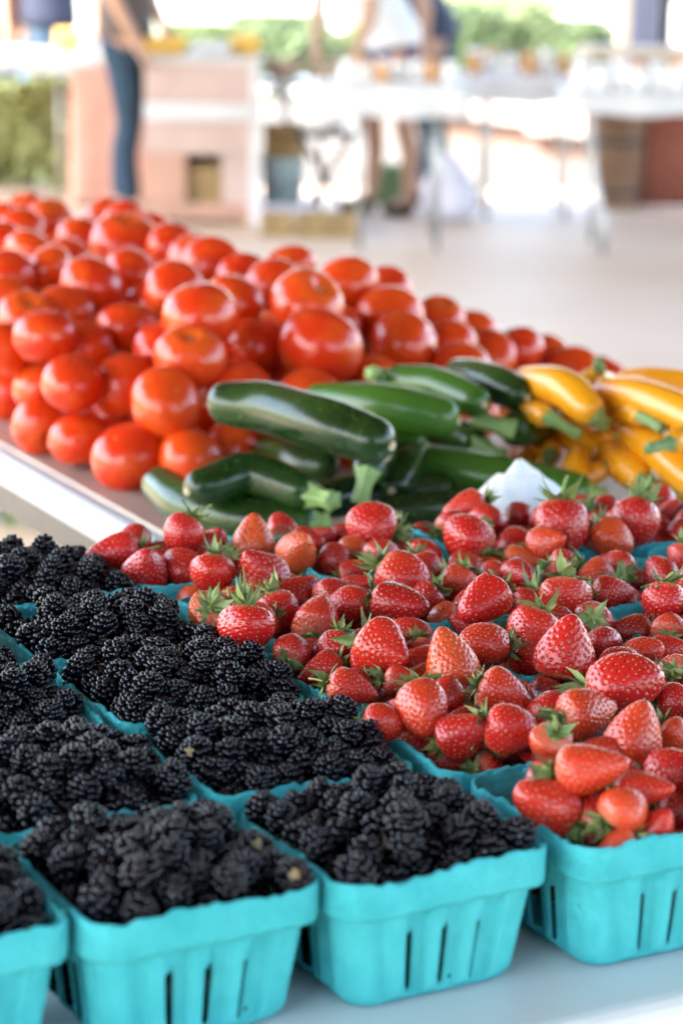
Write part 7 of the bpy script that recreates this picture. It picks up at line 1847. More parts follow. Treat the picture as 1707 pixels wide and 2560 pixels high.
SQUASH = [('zucchini', [[-0.1038, 2.0528, 0.8677], [-0.0658, 2.0304, 0.8677], [-0.018, 1.9704, 0.8666], [0.0239, 1.9436, 0.8586]], 0.024, -0.9, None, 'large dark green zucchini lying on top, its blossom scar facing right'),
 ('zucchini', [[-0.0224, 2.1898, 0.844], [0.0381, 2.1419, 0.8496], [0.0894, 2.1252, 0.844]], 0.0225, 0.6, None, 'paler green zucchini tucked behind the large dark one'),
 ('zucchini', [[-0.003, 2.2322, 0.8101], [0.0352, 2.1802, 0.8123], [0.0636, 2.1661, 0.8101]], 0.02, 0.5, None, 'short mid green zucchini tip poking out beneath the paler one'),
 ('zucchini', [[0.0553, 2.2749, 0.853], [0.0936, 2.2433, 0.853], [0.1271, 2.196, 0.8473]], 0.0181, 0.3, [0.0274, 2.2585, 0.862], 'green zucchini with its pale stem pointing left, nearest the tomatoes'),
 ('zucchini', [[0.1193, 2.3299, 0.8507], [0.1469, 2.268, 0.853], [0.1709, 2.2339, 0.8485]], 0.0193, -0.7, None, 'dark zucchini with a bright shine, highest at the back of the heap'),
 ('zucchini', [[0.1695, 2.2004, 0.8191], [0.1895, 2.2541, 0.8146], [0.2158, 2.3552, 0.8078]], 0.0211, -0.8, [0.1291, 2.2063, 0.8281], 'dark zucchini seen end on with a thick ribbed pale stem'),
 ('zucchini', [[0.2223, 2.1128, 0.7773], [0.1472, 2.1346, 0.7852], [0.0734, 2.1683, 0.7908]], 0.0208, 0.5, [0.2459, 2.1016, 0.7739], 'long green zucchini running behind the white paper bag'),
 ('zucchini', [[-0.0369, 1.9993, 0.7988], [-0.0828, 2.0239, 0.8078], [-0.1224, 1.9958, 0.8022]], 0.0203, -0.8, [-0.0071, 1.973, 0.7965], 'bent dark zucchini with a flared pale stem facing front'),
 ('zucchini', [[-0.0367, 2.0065, 0.7694], [-0.0879, 2.0115, 0.7694], [-0.1377, 2.05, 0.7705], [-0.1704, 2.1186, 0.7739]], 0.0216, -0.7, [-0.0113, 2.0083, 0.7694], 'curved dark green zucchini lowest on the table at the left'),
 ('zucchini', [[0.0249, 2.0543, 0.8078], [0.0393, 2.1569, 0.8022], [0.0566, 2.2828, 0.7965]], 0.0189, -0.9, [0.0174, 2.0394, 0.7795], 'dark zucchini underneath with a pale stem hanging straight down'),
 ('zucchini', [[0.1379, 2.1071, 0.7671], [0.0919, 2.0857, 0.7671], [0.0427, 2.0645, 0.7671]], 0.0163, -0.9, None, 'almost black zucchini lying low behind the strawberry baskets'),
 ('zucchini', [[0.0665, 2.159, 0.8022], [0.0576, 2.1215, 0.7908], [0.051, 2.099, 0.7852]], 0.0182, -0.8, None, 'dark zucchini end with a small pale scar in the shade'),
 ('zucchini', [[0.1314, 2.2335, 0.7965], [0.1116, 2.276, 0.7965], [0.0885, 2.3082, 0.7965]], 0.0194, 0.1, [0.1554, 2.1991, 0.7908], 'green zucchini with a broad green stem in the middle of the heap'),
 ('zucchini', [[0.0935, 2.1337, 0.7739], [0.0601, 2.1225, 0.7716], [0.0269, 2.1115, 0.7694]], 0.0174, -0.9, None, 'deep shaded zucchini at the bottom of the heap'),
 ('zucchini', [[-0.0197, 2.2244, 0.7739], [-0.0461, 2.2432, 0.7739], [-0.0736, 2.2838, 0.7739]], 0.0201, -0.9, None, 'dark zucchini wedged under the large one beside the tomatoes'),
 ('zucchini', [[-0.0342, 2.0754, 0.7716], [0.0002, 2.096, 0.7716], [0.0353, 2.1301, 0.7716]], 0.0188, -0.95, None, 'blackish green zucchini lying flat behind the drooping pale stem'),
 ('yellow_squash', [[0.2368, 2.173, 0.844], [0.2134, 2.2078, 0.8586], [0.1861, 2.2665, 0.853]], 0.0196, 0, [0.2513, 2.178, 0.8304], 'plump yellow squash on top, next to the zucchini'),
 ('yellow_squash', [[0.1936, 2.3401, 0.7965], [0.2269, 2.2852, 0.801], [0.2556, 2.2384, 0.7908]], 0.0182, 0.1, None, 'yellow squash with a pale tip pointing right under the plump one'),
 ('yellow_squash', [[0.195, 2.1819, 0.836], [0.1838, 2.2264, 0.8304], [0.1704, 2.3085, 0.8191]], 0.0128, 0.2, [0.2285, 2.1726, 0.8191], 'yellow squash with a long curved green stem lying across others'),
 ('yellow_squash', [[0.2577, 2.3359, 0.8473], [0.2468, 2.323, 0.8394], [0.2302, 2.3089, 0.8304]], 0.0132, 0.2, [0.2575, 2.2961, 0.87], 'small yellow squash at the back with its green stem sticking up'),
 ('yellow_squash', [[0.2711, 2.2505, 0.836], [0.2707, 2.2802, 0.8394], [0.2718, 2.338, 0.8394]], 0.0159, -0.1, [0.2762, 2.2695, 0.8281], 'yellow squash seen end on, green stem facing the camera'),
 ('yellow_squash', [[0.3466, 2.1003, 0.8417], [0.298, 2.1686, 0.853], [0.2624, 2.2247, 0.8507]], 0.0199, -0.1, None, 'big yellow squash on top at the right edge'),
 ('yellow_squash', [[0.3802, 2.3159, 0.836], [0.3347, 2.3436, 0.8394], [0.3022, 2.3728, 0.836]], 0.0185, -0.1, None, 'yellow squash at the very back, right edge of the heap'),
 ('yellow_squash', [[0.3412, 2.0464, 0.7852], [0.3031, 2.1291, 0.8101], [0.283, 2.2056, 0.8168]], 0.0169, 0, None, 'long yellow squash slanting down towards the lower right'),
 ('yellow_squash', [[0.2296, 2.1883, 0.7965], [0.2237, 2.1541, 0.7886], [0.2231, 2.1425, 0.7762]], 0.0124, 0.2, None, 'short yellow squash pointing straight down at the front'),
 ('yellow_squash', [[0.2064, 2.236, 0.7875], [0.199, 2.3053, 0.7852], [0.1879, 2.3784, 0.7795]], 0.0147, -0.2, [0.1979, 2.1999, 0.7739], 'yellow squash low down with a dark drooping stem'),
 ('yellow_squash', [[0.2835, 2.1349, 0.7852], [0.2727, 2.1725, 0.7897], [0.2665, 2.2393, 0.7908]], 0.0174, 0, [0.3118, 2.1033, 0.7716], 'yellow squash at the front with a stout dark green stem'),
 ('yellow_squash', [[0.2496, 2.1677, 0.7852], [0.2337, 2.166, 0.7784], [0.212, 2.1576, 0.7739]], 0.0114, -0.2, [0.2875, 2.1927, 0.7965], 'yellow squash with a thick dark stem reaching up right'),
 ('yellow_squash', [[0.2659, 2.221, 0.8078], [0.2538, 2.2487, 0.8078], [0.2378, 2.2631, 0.8078]], 0.0143, -0.2, [0.2963, 2.2275, 0.8101], 'yellow squash with a dark stem in the centre of the heap'),
 ('yellow_squash', [[0.3006, 2.1591, 0.7694], [0.3234, 2.1418, 0.7694], [0.3528, 2.116, 0.7694]], 0.0143, 0, None, 'yellow squash at the bottom right corner of the heap'),
 ('yellow_squash', [[0.284, 2.1598, 0.8417], [0.2764, 2.1934, 0.8394], [0.2637, 2.2285, 0.8304]], 0.0125, 0.1, [0.3014, 2.1252, 0.836], 'small yellow squash crossing under the big one with its stem right'),
 ('yellow_squash', [[0.3032, 2.0635, 0.836], [0.3259, 2.0958, 0.836], [0.3604, 2.1586, 0.8304]], 0.0127, 0.1, [0.2764, 2.0317, 0.836], 'yellow squash at the right edge with a green stem pointing left'),
 ('yellow_squash', [[0.1751, 2.2286, 0.7739], [0.1956, 2.3266, 0.7739], [0.2173, 2.3972, 0.7739]], 0.0147, -0.3, None, 'orange yellow squash in the shade beside the zucchini')]
BAG = (0.1627, 1.9348, 0.7405)

# ---------------------------------------------------------------- placing the produce
BNAMES = ['front centre', 'front left', 'front corner at the lower left edge']
for k, (u, v, rot, lab) in enumerate(BASKETS_B): basket(u, v, rot, k * 5 + 1, lab, 'blackberry baskets on the white table')
for k, (u, v, rot, lab) in enumerate(BASKETS_S): basket(u, v, rot, k * 3 + 2, lab, 'strawberry baskets on the white table')
for i, x, y, z, W, L, ax, ay, az, tn, lab in STRAWS: strawberry(i, (x, y, z), W, L, (ax, ay, az), tn, lab, 'strawberries on top of the baskets', 11 if i % 3 else 9)
for i, x, y, z, r, lab in STRAW_FILL:
    rn = random.Random(i); a = Vector((rn.gauss(0, 1), rn.gauss(0, 1), rn.gauss(0, .6))).normalized()
    strawberry(1000 + i, (x, y, z), r * 1.9, r * 1.9 * rn.uniform(.95, 1.3), a, rn.uniform(-.8, .2), lab, lab.replace('shaded strawberry', 'strawberries'), 8)  # shade put into the tone: fillers run darker red than the top berries
for i, x, y, z, r, lab in BLACKS: blackberry(i, (x, y, z), r, lab, 'blackberries in the teal baskets')
if BLACK_REST:
    v = []; f = []
    for i, x, y, z, r in BLACK_REST:
        rn = random.Random(5000 + i); me = rn.choice(BLK_LOW); q = Quaternion((rn.gauss(0,1), rn.gauss(0,1), rn.gauss(0,1), rn.gauss(0,1))).normalized()
        co = np.empty(len(me.vertices) * 3, np.float32); me.vertices.foreach_get('co', co); co = co.reshape(-1, 3) @ np.array(q.to_matrix()).T * (2 * r * 1.04) + np.array((x, y, z))
        b = len(v); v += co.tolist(); f += [tuple(b + k for k in p.vertices) for p in me.polygons]
    o = obj('blackberries', new_mesh('blackberries', v, f, M['black'])); tag(o, 'deeper layer of blackberries half hidden in the teal baskets', 'blackberries', kind='stuff')
for i, x, y, z, r, lab, grp in TOMS: tomato(i, (x, y, z), r, lab, grp)
for i, (n, pts, r, tone, st, lab) in enumerate(SQUASH): squash(i, n, pts, r, tone, st, lab)

# white paper bag standing crumpled behind the strawberries
BAG_H = .104
def paper_bag():
    rs = np.random.RandomState(3); NU, NV = 44, 22; v = []; f = []
    dirs = [(rs.uniform(0, 6.28), rs.uniform(-.6, .6), rs.uniform(.4, 1)) for _ in range(9)]
    for i in range(NV):
        t_ = i / (NV - 1)
        for j in range(NU):
            a = 6.283 * j / NU
            r = .060 * ((1 - t_) * .86 + .14 * (1 - t_ ** 3)) + .003
            if t_ > .6: r *= 1 - .45 * (t_ - .6)
            cr = sum(w * (abs(((a - p + sl * t_ * 3) * 1.1 / 3.1416) % 2 - 1) - .5) for p, sl, w in dirs) / 4
            r *= 1 + .55 * cr + rs.uniform(-.06, .06)
            x = r * math.cos(a) * 1.5 + .014 * (1 - t_) ** 2 - .012 * t_; y = r * math.sin(a) * .62
            z = .001 + BAG_H * (t_ ** .85) + (.012 * math.sin(2 * a + 1) * t_ * (1 - t_) if i else 0) + (rs.uniform(-.002, .002) if i else 0)
            if t_ > .9: z -= .008 * abs(math.sin(a * 1.5))
            v.append((x, y, z))
    for i in range(NV - 1):
        for j in range(NU): f.append((i*NU+j, i*NU+(j+1) % NU, (i+1)*NU+(j+1) % NU, (i+1)*NU+j))
    n = len(v); v.append((-.012, 0, BAG_H + .001)); f += [(n, (NV-1)*NU + j, (NV-1)*NU + (j+1) % NU) for j in range(NU)]
    me = new_mesh('paper_bag', v, f, M['paper'], True)
    o = obj('paper_bag', me, None, BAG, .25)
    o.modifiers.new('soft', 'SUBSURF').render_levels = 2
    md = o.modifiers.new('thick', 'SOLIDIFY'); md.thickness = .0006
    return tag(o, 'crumpled white paper bag peaked up between strawberries and zucchini', 'paper bag')
paper_bag()

# fallen greens on the floor below the table edge
M['green_leaf'] = plain('fallen_green_leaf', (.10, .22, .035), .6, .35, 12)
def greens(loc, seed, label):
    rn = random.Random(seed); root = tag(empty('fallen_greens', loc), label, 'leaves', 'leafy scraps on the floor')
    for k in range(7):
        a = rn.uniform(0, 6.28); L = rn.uniform(.08, .15); mb = MB(); n = 6; b = 0
        for i in range(n):
            t_ = i / (n - 1); w = .035 * math.sin(math.pi * (t_ * .9 + .08)); z = .004 + .05 * math.sin(math.pi * t_) * rn.uniform(.4, 1)
            for s_ in (-1, 0, 1):
                x, y = t_ * L + .01, s_ * w; mb.v.append((x * math.cos(a) - y * math.sin(a), x * math.sin(a) + y * math.cos(a), z + .012 * abs(s_)))
        for i in range(n - 1):
            for j in range(2): mb.f.append((i*3+j, (i+1)*3+j, (i+1)*3+j+1, i*3+j+1))
        mb.build('leaf', M['green_leaf'], root, smooth=True)
greens((-.76, 5.2, 0), 2, 'green leaf scraps on the floor behind the blackberries')

# ---------------------------------------------------------------- background: market tables, people, planting
M['cloth_white'] = plain('white_tablecloth', (.56, .56, .58), .85, .05, 6, .1)
M['cloth_pink'] = plain('salmon_tablecloth', (.60, .33, .26), .85, .12, 5, .1)
M['board_pink'] = plain('pale_pink_board', (.46, .34, .31), .7, .1, 5)
M['board_rose'] = plain('rose_board', (.44, .25, .19), .7, .12, 5)
M['crate_wood'] = plain('crate_wood', (.33, .22, .10), .75, .25, 12, .2)
M['tan_wood'] = plain('tan_wood', (.52, .38, .26), .65, .15, 6, .1)
M['yellow_box'] = plain('yellow_cardboard', (.75, .45, .10), .8, .1, 8)
M['cyan_tub'] = plain('pale_blue_plastic', (.45, .60, .66), .4, .08, 8)
M['lilac'] = plain('lilac_white_plastic', (.62, .61, .72), .4, .06, 8)
M['jar'] = plain('white_glazed_jar', (.74, .72, .72), .12, .05, 8, Coat_Weight=.5)
M['honey'] = plain('amber_jar', (.50, .22, .05), .1, .2, 8, Coat_Weight=.6)
M['orange_lid'] = plain('orange_lid', (.62, .28, .10), .4, .1, 8)
M['barrel'] = plain('barrel_brown', (.22, .12, .07), .6, .25, 6)
M['skirt'] = plain('rust_cloth', (.34, .12, .085), .9, .2, 4)
M['stone'] = plain('pale_pink_stone', (.40, .33, .31), .85, .08, 3, .2)
M['shade_base'] = plain('shade_brown_base', (.16, .09, .065), .85, .2, 6)  # dark brown stands in for the shadow beneath the bench stones
M['denim'] = plain('blue_denim', (.014, .040, .075), .85, .3, 20, .2)
M['denim_pale'] = plain('faded_denim', (.10, .17, .27), .85, .2, 20, .2)
M['skin'] = plain('skin', (.42, .235, .16), .5, .06, 10)
M['shirt_white'] = plain('white_shirt', (.74, .74, .77), .85, .04, 9)
M['shirt_brown'] = plain('grey_brown_shirt', (.10, .075, .07), .85, .15, 9)
M['shirt_navy'] = plain('navy_jacket', (.035, .045, .085), .8, .2, 9)
M['shirt_rust'] = plain('rust_shirt', (.36, .15, .09), .85, .12, 9)
M['shorts'] = plain('purple_shorts', (.055, .035, .09), .85, .15, 9)
M['shoe'] = plain('dark_shoe', (.03, .026, .02), .6, .2, 12)
M['hair'] = plain('brown_hair', (.06, .035, .02), .6, .3, 30)
M['eye'] = plain('dark_eye', (.02, .015, .012), .2, .1, 30)

def cloth_drop(x0, x1, y0, y1, z0, z1, m, name, parent, waves=22, amp=.012):
    # hanging cloth round a table top: wavy skirt with a flat top
    v = []; f = []; per = []
    n = 120; per_len = 2 * (x1 - x0 + y1 - y0)
    for k in range(n):
        s_ = per_len * k / n; w = x1 - x0; d = y1 - y0
        if s_ < w: p, q = (x0 + s_, y0), (0, -1)
        elif s_ < w + d: p, q = (x1, y0 + s_ - w), (1, 0)
        elif s_ < 2 * w + d: p, q = (x1 - (s_ - w - d), y1), (0, 1)
        else: p, q = (x0, y1 - (s_ - 2 * w - d)), (-1, 0)
        per.append((p, q, s_))
    for lv, z in enumerate((z1, z1 - .012, (z0 + z1) / 2, z0)):
        for p, q, s_ in per:
            o_ = (0, .008, .010 + amp * .6 * math.sin(s_ * waves), .012 + amp * math.sin(s_ * waves + .3))[lv]
            v.append((p[0] + q[0] * o_, p[1] + q[1] * o_, z + (.006 * math.sin(s_ * waves * .7) if lv == 3 else 0)))
    for i in range(3):
        for k in range(n): f.append((i*n+k, (i+1)*n+k, (i+1)*n+(k+1) % n, i*n+(k+1) % n))
    f.append(tuple(range(n)))
    return obj(name, new_mesh(name, v, f, m, True), parent)
def market_table(x0, x1, y0, y1, z, label, cloth=None, drop=.15, group='market tables in the background', bent=False):
    cx, cy = (x0 + x1) / 2, (y0 + y1) / 2; hx, hy = (x1 - x0) / 2, (y1 - y0) / 2
    r = tag(empty('market_table', (cx, cy, 0)), label, 'table', group)
    MB().box((-hx, -hy, z - .035), (hx, hy, z - .003), .008).build('table_top', M['plastic'], r)
    for sx in (-1, 1):
        for sy in (-1, 1):
            x, y = sx * (hx - .12), sy * (hy - .06)
            pts = [(x, y, z - .036), (x, y, .0)] if not bent else [(x, y * .6, z - .036), (x, y * .75, z * .5), (x - .05 * sx, y * 1.0, .14), (x - .05 * sx, y * 1.0, .0)]
            MB().tube(pts, .0135, 10).build('leg', M['greymetal'], r, smooth=True)
    if cloth: cloth_drop(-hx - .004, hx + .004, -hy - .004, hy + .004, z - drop, z + .002, cloth, 'table_cloth', r)
    return r
def lathe_thing(name, prof, m, loc, label, cat, group=None, lid=None, lidm=None):
    mb = MB(); mb.lathe(prof, seg=18); o = mb.build(name, m, None, loc, 0, True); tag(o, label, cat, group)
    if lid: k = MB(); k.lathe(lid, seg=18); k.build('lid', lidm, o, smooth=True)
    return o
JARP = [(.036, 0), (.043, .006), (.045, .05), (.043, .085), (.034, .10), (.032, .105)]; JARL = [(.036, .1055), (.037, .11), (.037, .124), (.033, .128)]
def jar(x, y, z, m, lidm, s_, label, group):
    o = lathe_thing('jar', JARP, m, (x, y, z), label, 'jar', group, JARL, lidm); o.scale = (s_, s_, s_); return o
def crate(x, y, z, w, d, h, rz, label, group=None, m=None):
    m = m or M['crate_wood']; r = tag(empty('wooden_crate', (x, y, z), rz), label, 'crate', group)
    for s_ in (-1, 1):
        for k in range(3):
            zz = .012 + k * (h - .012) / 3
            MB().box((-w/2, s_ * d/2 - .006, zz), (w/2, s_ * d/2 + .006, zz + (h - .012) / 3 - .014)).build('slat', m, r)
            MB().box((s_ * (w/2 - .012) - .006, -d/2 + .008, zz + .001), (s_ * (w/2 - .012) + .006, d/2 - .008, zz + (h - .012) / 3 - .013)).build('slat', m, r)
        for q in (-1, 1): MB().box((s_ * (w/2 - .03) - .012, q * (d/2 - .018) - .0115, .011), (s_ * (w/2 - .03) + .012, q * (d/2 - .018) + .0115, h - .002)).build('corner_post', m, r)
    MB().box((-w/2 + .003, -d/2 + .007, .0), (w/2 - .003, d/2 - .007, .0105)).build('bottom_board', m, r)
    return r
def cardboard_box(x, y, z, w, d, h, rz, m, label, group=None):
    r = tag(empty('cardboard_box', (x, y, z), rz), label, 'box', group)
    MB().box((-w/2, -d/2, 0), (w/2, d/2, h), .006).build('carton', m, r)
    for s_ in (-1, 1):
        Mx = Matrix.Translation((0, s_ * d/2, h)) @ Matrix.Rotation(s_ * -.9, 4, 'X'); MB().box((-w/2 + .004, 0 if s_ > 0 else -d * .4, .001), (w/2 - .004, d * .4 if s_ > 0 else 0, .006), 0, Mx).build('flap', m, r)
    return r

# people: one skinned body, clothes as their own surfaces over it
def skin_obj(name, V, E, Rd, m, parent, root=0, sub=2):
    me = bpy.data.meshes.new(name); me.from_pydata([tuple(v) for v in V], E, []); me.update(); me.materials.append(m)
    o = obj(name, me, parent); md = o.modifiers.new('skin', 'SKIN'); md.use_smooth_shade = True
    sk = me.skin_vertices[0].data
    for i, r in enumerate(Rd): sk[i].radius = (r if isinstance(r, tuple) else (r, r)); sk[i].use_root = (i == root)
    s_ = o.modifiers.new('sub', 'SUBSURF'); s_.levels = sub; s_.render_levels = sub
    return o
def person(loc, rz, label, shirt, legs_m, legs='long', lean=0.0, stance=.10, arms=None, shoes=None, step=0.0, hair_m=None):
    root = tag(empty('person', loc, rz), label, 'person')
    piv = Vector((0, 0, .95)); Rl = Matrix.Rotation(lean, 3, 'X')
    up = lambda p: piv + Rl @ (Vector(p) - piv)
    arms = arms or (((-.27, -.02, 1.14), (-.26, -.14, .92)), ((.27, -.02, 1.14), (.26, -.14, .92)))
    V = []; E = []; Rd = []; ix = {}
    def add(n, p, r, to=None):
        ix[n] = len(V); V.append(Vector(p)); Rd.append(r)
        if to is not None: E.append((ix[to], ix[n]))
    add('pelvis', (0, 0, .95), (.155, .115)); add('belly', up((0, 0, 1.10)), (.145, .11), 'pelvis'); add('chest', up((0, 0, 1.28)), (.165, .12), 'belly'); add('collar', up((0, .01, 1.42)), (.12, .085), 'chest')
    add('neck', up((0, 0, 1.50)), .055, 'collar'); add('skull', up((0, -.01, 1.58)), (.075, .088), 'neck'); add('crown', up((0, 0, 1.67)), (.078, .095), 'skull'); add('top', up((0, .005, 1.735)), (.045, .055), 'crown')
    add('nose', up((0, -.115, 1.595)), .014, 'skull')
    for s_, nm in ((-1, 'l'), (1, 'r')):
        sy = step * s_
        add('hip' + nm, (s_ * .095, 0, .90), .088, 'pelvis'); add('knee' + nm, (s_ * (stance * .95), sy * .5 - .02, .49), .058, 'hip' + nm); add('calf' + nm, (s_ * stance, sy * .7 + .015, .34), .054, 'knee' + nm); add('ankle' + nm, (s_ * stance, sy, .085), .037, 'calf' + nm); add('toe' + nm, (s_ * stance * 1.1, sy - .15, .035), .035, 'ankle' + nm)
        add('sho' + nm, up((s_ * .185, .01, 1.40)), .062, 'collar')
        el, wr = arms[0 if s_ < 0 else 1]; add('elb' + nm, up(el), .042, 'sho' + nm); add('wri' + nm, up(wr), .028, 'elb' + nm)
        w = up(wr); d = (w - up(el)).normalized(); side = d.cross(Vector((0, 1, .2))).normalized() * s_
        add('palm' + nm, w + d * .06, (.036, .022), 'wri' + nm)
        for q, (sp, ln) in enumerate(((-.030, .062), (-.010, .075), (.010, .080), (.029, .072))):
            a = w + d * .095 + side * sp; bnd = Vector((0, -.012, -.004))
            add('f%d' % q + nm, a, .0095, 'palm' + nm); add('g%d' % q + nm, a + d * ln * .55 + bnd * .5, .0085, 'f%d' % q + nm); add('h%d' % q + nm, a + d * ln + bnd * 1.6, .0075, 'g%d' % q + nm)
        add('t' + nm, w + d * .045 - side * .038, .011, 'palm' + nm); add('u' + nm, w + d * .085 - side * .058, .009, 't' + nm)
    skin_obj('body', V, E, Rd, M['skin'], root)
    pick = lambda names: [V[ix[n]] for n in names]
    def garment(name, names, links, rr, m): 
        return skin_obj(name, pick(names), [(names.index(a), names.index(b)) for a, b in links], rr, m, root)
    sv = pick(['pelvis', 'belly', 'chest', 'collar', 'shol', 'elbl', 'shor', 'elbr']); sv[0] = Vector((0, 0, .87 if legs == 'long' else .83)); sv.append(Vector((0, 0, .97)))
    sv[5] = sv[4].lerp(sv[5], .85); sv[7] = sv[6].lerp(sv[7], .85)
    skin_obj('shirt', sv, [(0,8),(8,1),(1,2),(2,3),(3,4),(4,5),(3,6),(6,7)], [(.20,.165),(.18,.14),(.19,.142),(.135,.098),.078,.062,.078,.062,(.19,.15)], shirt, root)
    hem = .10 if legs == 'long' else .56
    pv = [Vector((0, 0, 1.0)), Vector((0, .005, .92)), Vector((0, .005, .86))]; pe = [(0, 1), (1, 2)]; pr_ = [(.15, .115), (.165, .135), (.14, .115)]
    for nm in 'lr':
        h, k_, c_, a_ = (V[ix[q + nm]] for q in ('hip', 'knee', 'calf', 'ankle')); b = len(pv); h = h.lerp(k_, .22)
        if legs == 'long': pv += [h, k_, c_, a_ + Vector((0, 0, .0))]; pe += [(2, b), (b, b+1), (b+1, b+2), (b+2, b+3)]; pr_ += [.098, .073, .066, .060]
        else: pv += [h, h.lerp(k_, .42)]; pe += [(2, b), (b, b+1)]; pr_ += [.106, .100]
    skin_obj('trousers' if legs == 'long' else 'shorts', pv, pe, pr_, legs_m, root)
    for nm in 'lr':
        a_ = V[ix['ankle' + nm]]; t_ = V[ix['toe' + nm]]
        skin_obj('shoe', [a_ + Vector((0, .03, -.045)), a_.lerp(t_, .5) + Vector((0, 0, -.02)), t_ + Vector((0, -.02, .004))], [(0,1),(1,2)], [(.043,.045),(.046,.042),(.042,.034)], shoes or M['shoe'], root)
    skin_obj('hair', [up((0, .03, 1.60)), up((0, .025, 1.69)), up((0, .0, 1.755))], [(0,1),(1,2)], [(.082,.085),(.092,.105),(.055,.065)], hair_m or M['hair'], root)
    for s_ in (-1, 1):
        k = MB(); k.lathe([(.002, -.01), (.009, -.006), (.011, 0), (.009, .006), (.002, .01)], seg=8); e = k.build('eye', M['eye'], root, up((s_ * .032, -.088, 1.625)), smooth=True)
        k = MB(); k.lathe([(.004, -.03), (.012, -.018), (.014, .006), (.012, .022), (.004, .03)], seg=8); k.build('ear', M['skin'], root, up((s_ * .083, .005, 1.61)), smooth=True)
    k = MB(); k.box((-.024, -.006, -.004), (.024, .006, .004), .002); k.build('mouth', M['cloth_pink'], root, up((0, -.091, 1.552)))
    return root

# person in dark jeans standing sideways at the booth
person((-1.13, 11.85, 0), math.radians(75), 'person in dark blue jeans and a grey brown shirt standing by the pink booth', M['shirt_brown'], M['denim'], stance=.075, step=.05)
# person behind the centre table in shorts
person((.23, 12.25, 0), math.radians(-62), 'person in a white shirt and purple shorts bending over the centre table', M['shirt_white'], M['shorts'], 'short', lean=math.radians(38), stance=.125, step=.05,
       arms=(((-.30, -.16, 1.22), (-.24, -.30, 1.10)), ((.30, -.16, 1.22), (.24, -.30, 1.10))))
person((.47, 12.9, 0), math.radians(-80), 'person in a navy jacket and jeans behind the bending person', M['shirt_navy'], M['denim'], lean=math.radians(30))
person((-1.78, 13.9, 0), math.radians(10), 'person in faded blue jeans behind the white cloth table at left', M['shirt_navy'], M['denim_pale'], stance=.12)
person((-2.12, 14.1, 0), math.radians(-10), 'person in a rust coloured shirt at the far left edge', M['shirt_rust'], M['denim'], stance=.1)

# left: white table, salmon-covered stand
market_table(-3.6, -1.46, 12.7, 13.45, .80, 'table with a bright white cloth at the far left', M['cloth_white'], .10)
pk = market_table(-1.47, -1.08, 12.45, 13.1, .74, 'narrow stand draped to the ground in salmon cloth', M['cloth_pink'], .72)
jar(-1.40, 12.62, .745, M['jar'], M['jar'], 1.1, 'white jar standing on the salmon stand', None)
cardboard_box(-1.56, 13.1, .805, .15, .2, .11, .2, M['yellow_box'], 'yellow carton on the white cloth table at the far left')

# booth: pale pink display stand with an opening that holds a slatted crate
bo = tag(empty('display_booth', (-.74, 11.95, 0)), 'pale pink display booth with a low opening and a white corner post', 'booth')
MB().box((-.28, -.30, .02), (.25, -.27, .10)).build('front_panel', M['board_rose'], bo)
MB().box((-.28, -.30, .103), (-.075, -.27, .345)).build('front_panel', M['board_rose'], bo)
MB().box((.11, -.30, .103), (.25, -.27, .345)).build('front_panel', M['board_pink'], bo)
MB().box((-.28, -.303, .348), (.25, -.27, .80)).build('front_panel', M['board_pink'], bo)
MB().box((-.28, -.268, .02), (-.255, .30, .80)).build('side_panel', M['board_rose'], bo)
MB().box((.225, -.268, .02), (.25, .30, .80)).build('side_panel', M['board_pink'], bo)
MB().box((-.254, .275, .02), (.224, .30, .80)).build('back_panel', M['board_rose'], bo)
MB().box((-.254, -.268, .075), (.224, .274, .095)).build('shelf', M['board_rose'], bo)
MB().box((-.30, -.32, .802), (.30, .32, .83), .006).build('top_board', M['cloth_white'], bo)
MB().box((.252, -.32, .0), (.30, -.27, .80), .006).build('corner_post', M['cloth_white'], bo)
MB().box((-.28, -.325, .52), (.25, -.304, .60), 0, Matrix.Translation((0, 0, 0))).build('sign_board', M['cloth_white'], bo)
for q in (-.26, .23): MB().box((q - .02, -.29, .0), (q + .02, -.25, .0195)).build('foot', M['crate_wood'], bo)
crate(-.725, 11.83, .096, .20, .26, .20, 0, 'slatted wooden crate in the low opening of the pink booth')
for k, (x, y, w, h, m) in enumerate(((-.93, 11.85, .2, .09, 'yellow_box'), (-.70, 11.80, .18, .07, 'cloth_white'), (-.53, 11.9, .13, .10, 'yellow_box'))):
    cardboard_box(x, y, .831, w, .16, h, .1 * k, M[m], ('yellow carton at the left end of the booth top', 'white carton in the middle of the booth top', 'yellow carton at the right end of the booth top')[k], 'cartons on the booth top')

# middle: low table with baskets, stool, tubs and crates
market_table(-.45, -.02, 12.05, 12.75, .70, 'small table with tan baskets between the booth and the white table', None)
def tan_basket(x, y, z, s_, label):
    o = lathe_thing('woven_basket', [(.07, 0), (.085, .01), (.10, .06), (.11, .10), (.115, .105), (.108, .11), (.098, .10), (.088, .055), (.07, .02), (.01, .015)], M['tan_wood'], (x, y, z), label, 'basket', 'tan baskets on the small table'); o.scale = (s_,) * 3
tan_basket(-.34, 12.25, .701, .95, 'tan woven basket at the left of the small table'); tan_basket(-.13, 12.22, .701, .9, 'tan woven basket at the right of the small table')
crate(-.33, 11.95, .32, .2, .2, .18, .1, 'brown slatted crate stacked upon the blue tub', 'crates beside the booth')
lathe_thing('plastic_tub', [(.085, 0), (.09, .005), (.115, .30), (.122, .305), (.122, .318), (.112, .318), (.10, .02), (.01, .015)], M['cyan_tub'], (-.33, 11.95, .0), 'pale blue plastic tub on the floor beside the booth', 'tub')
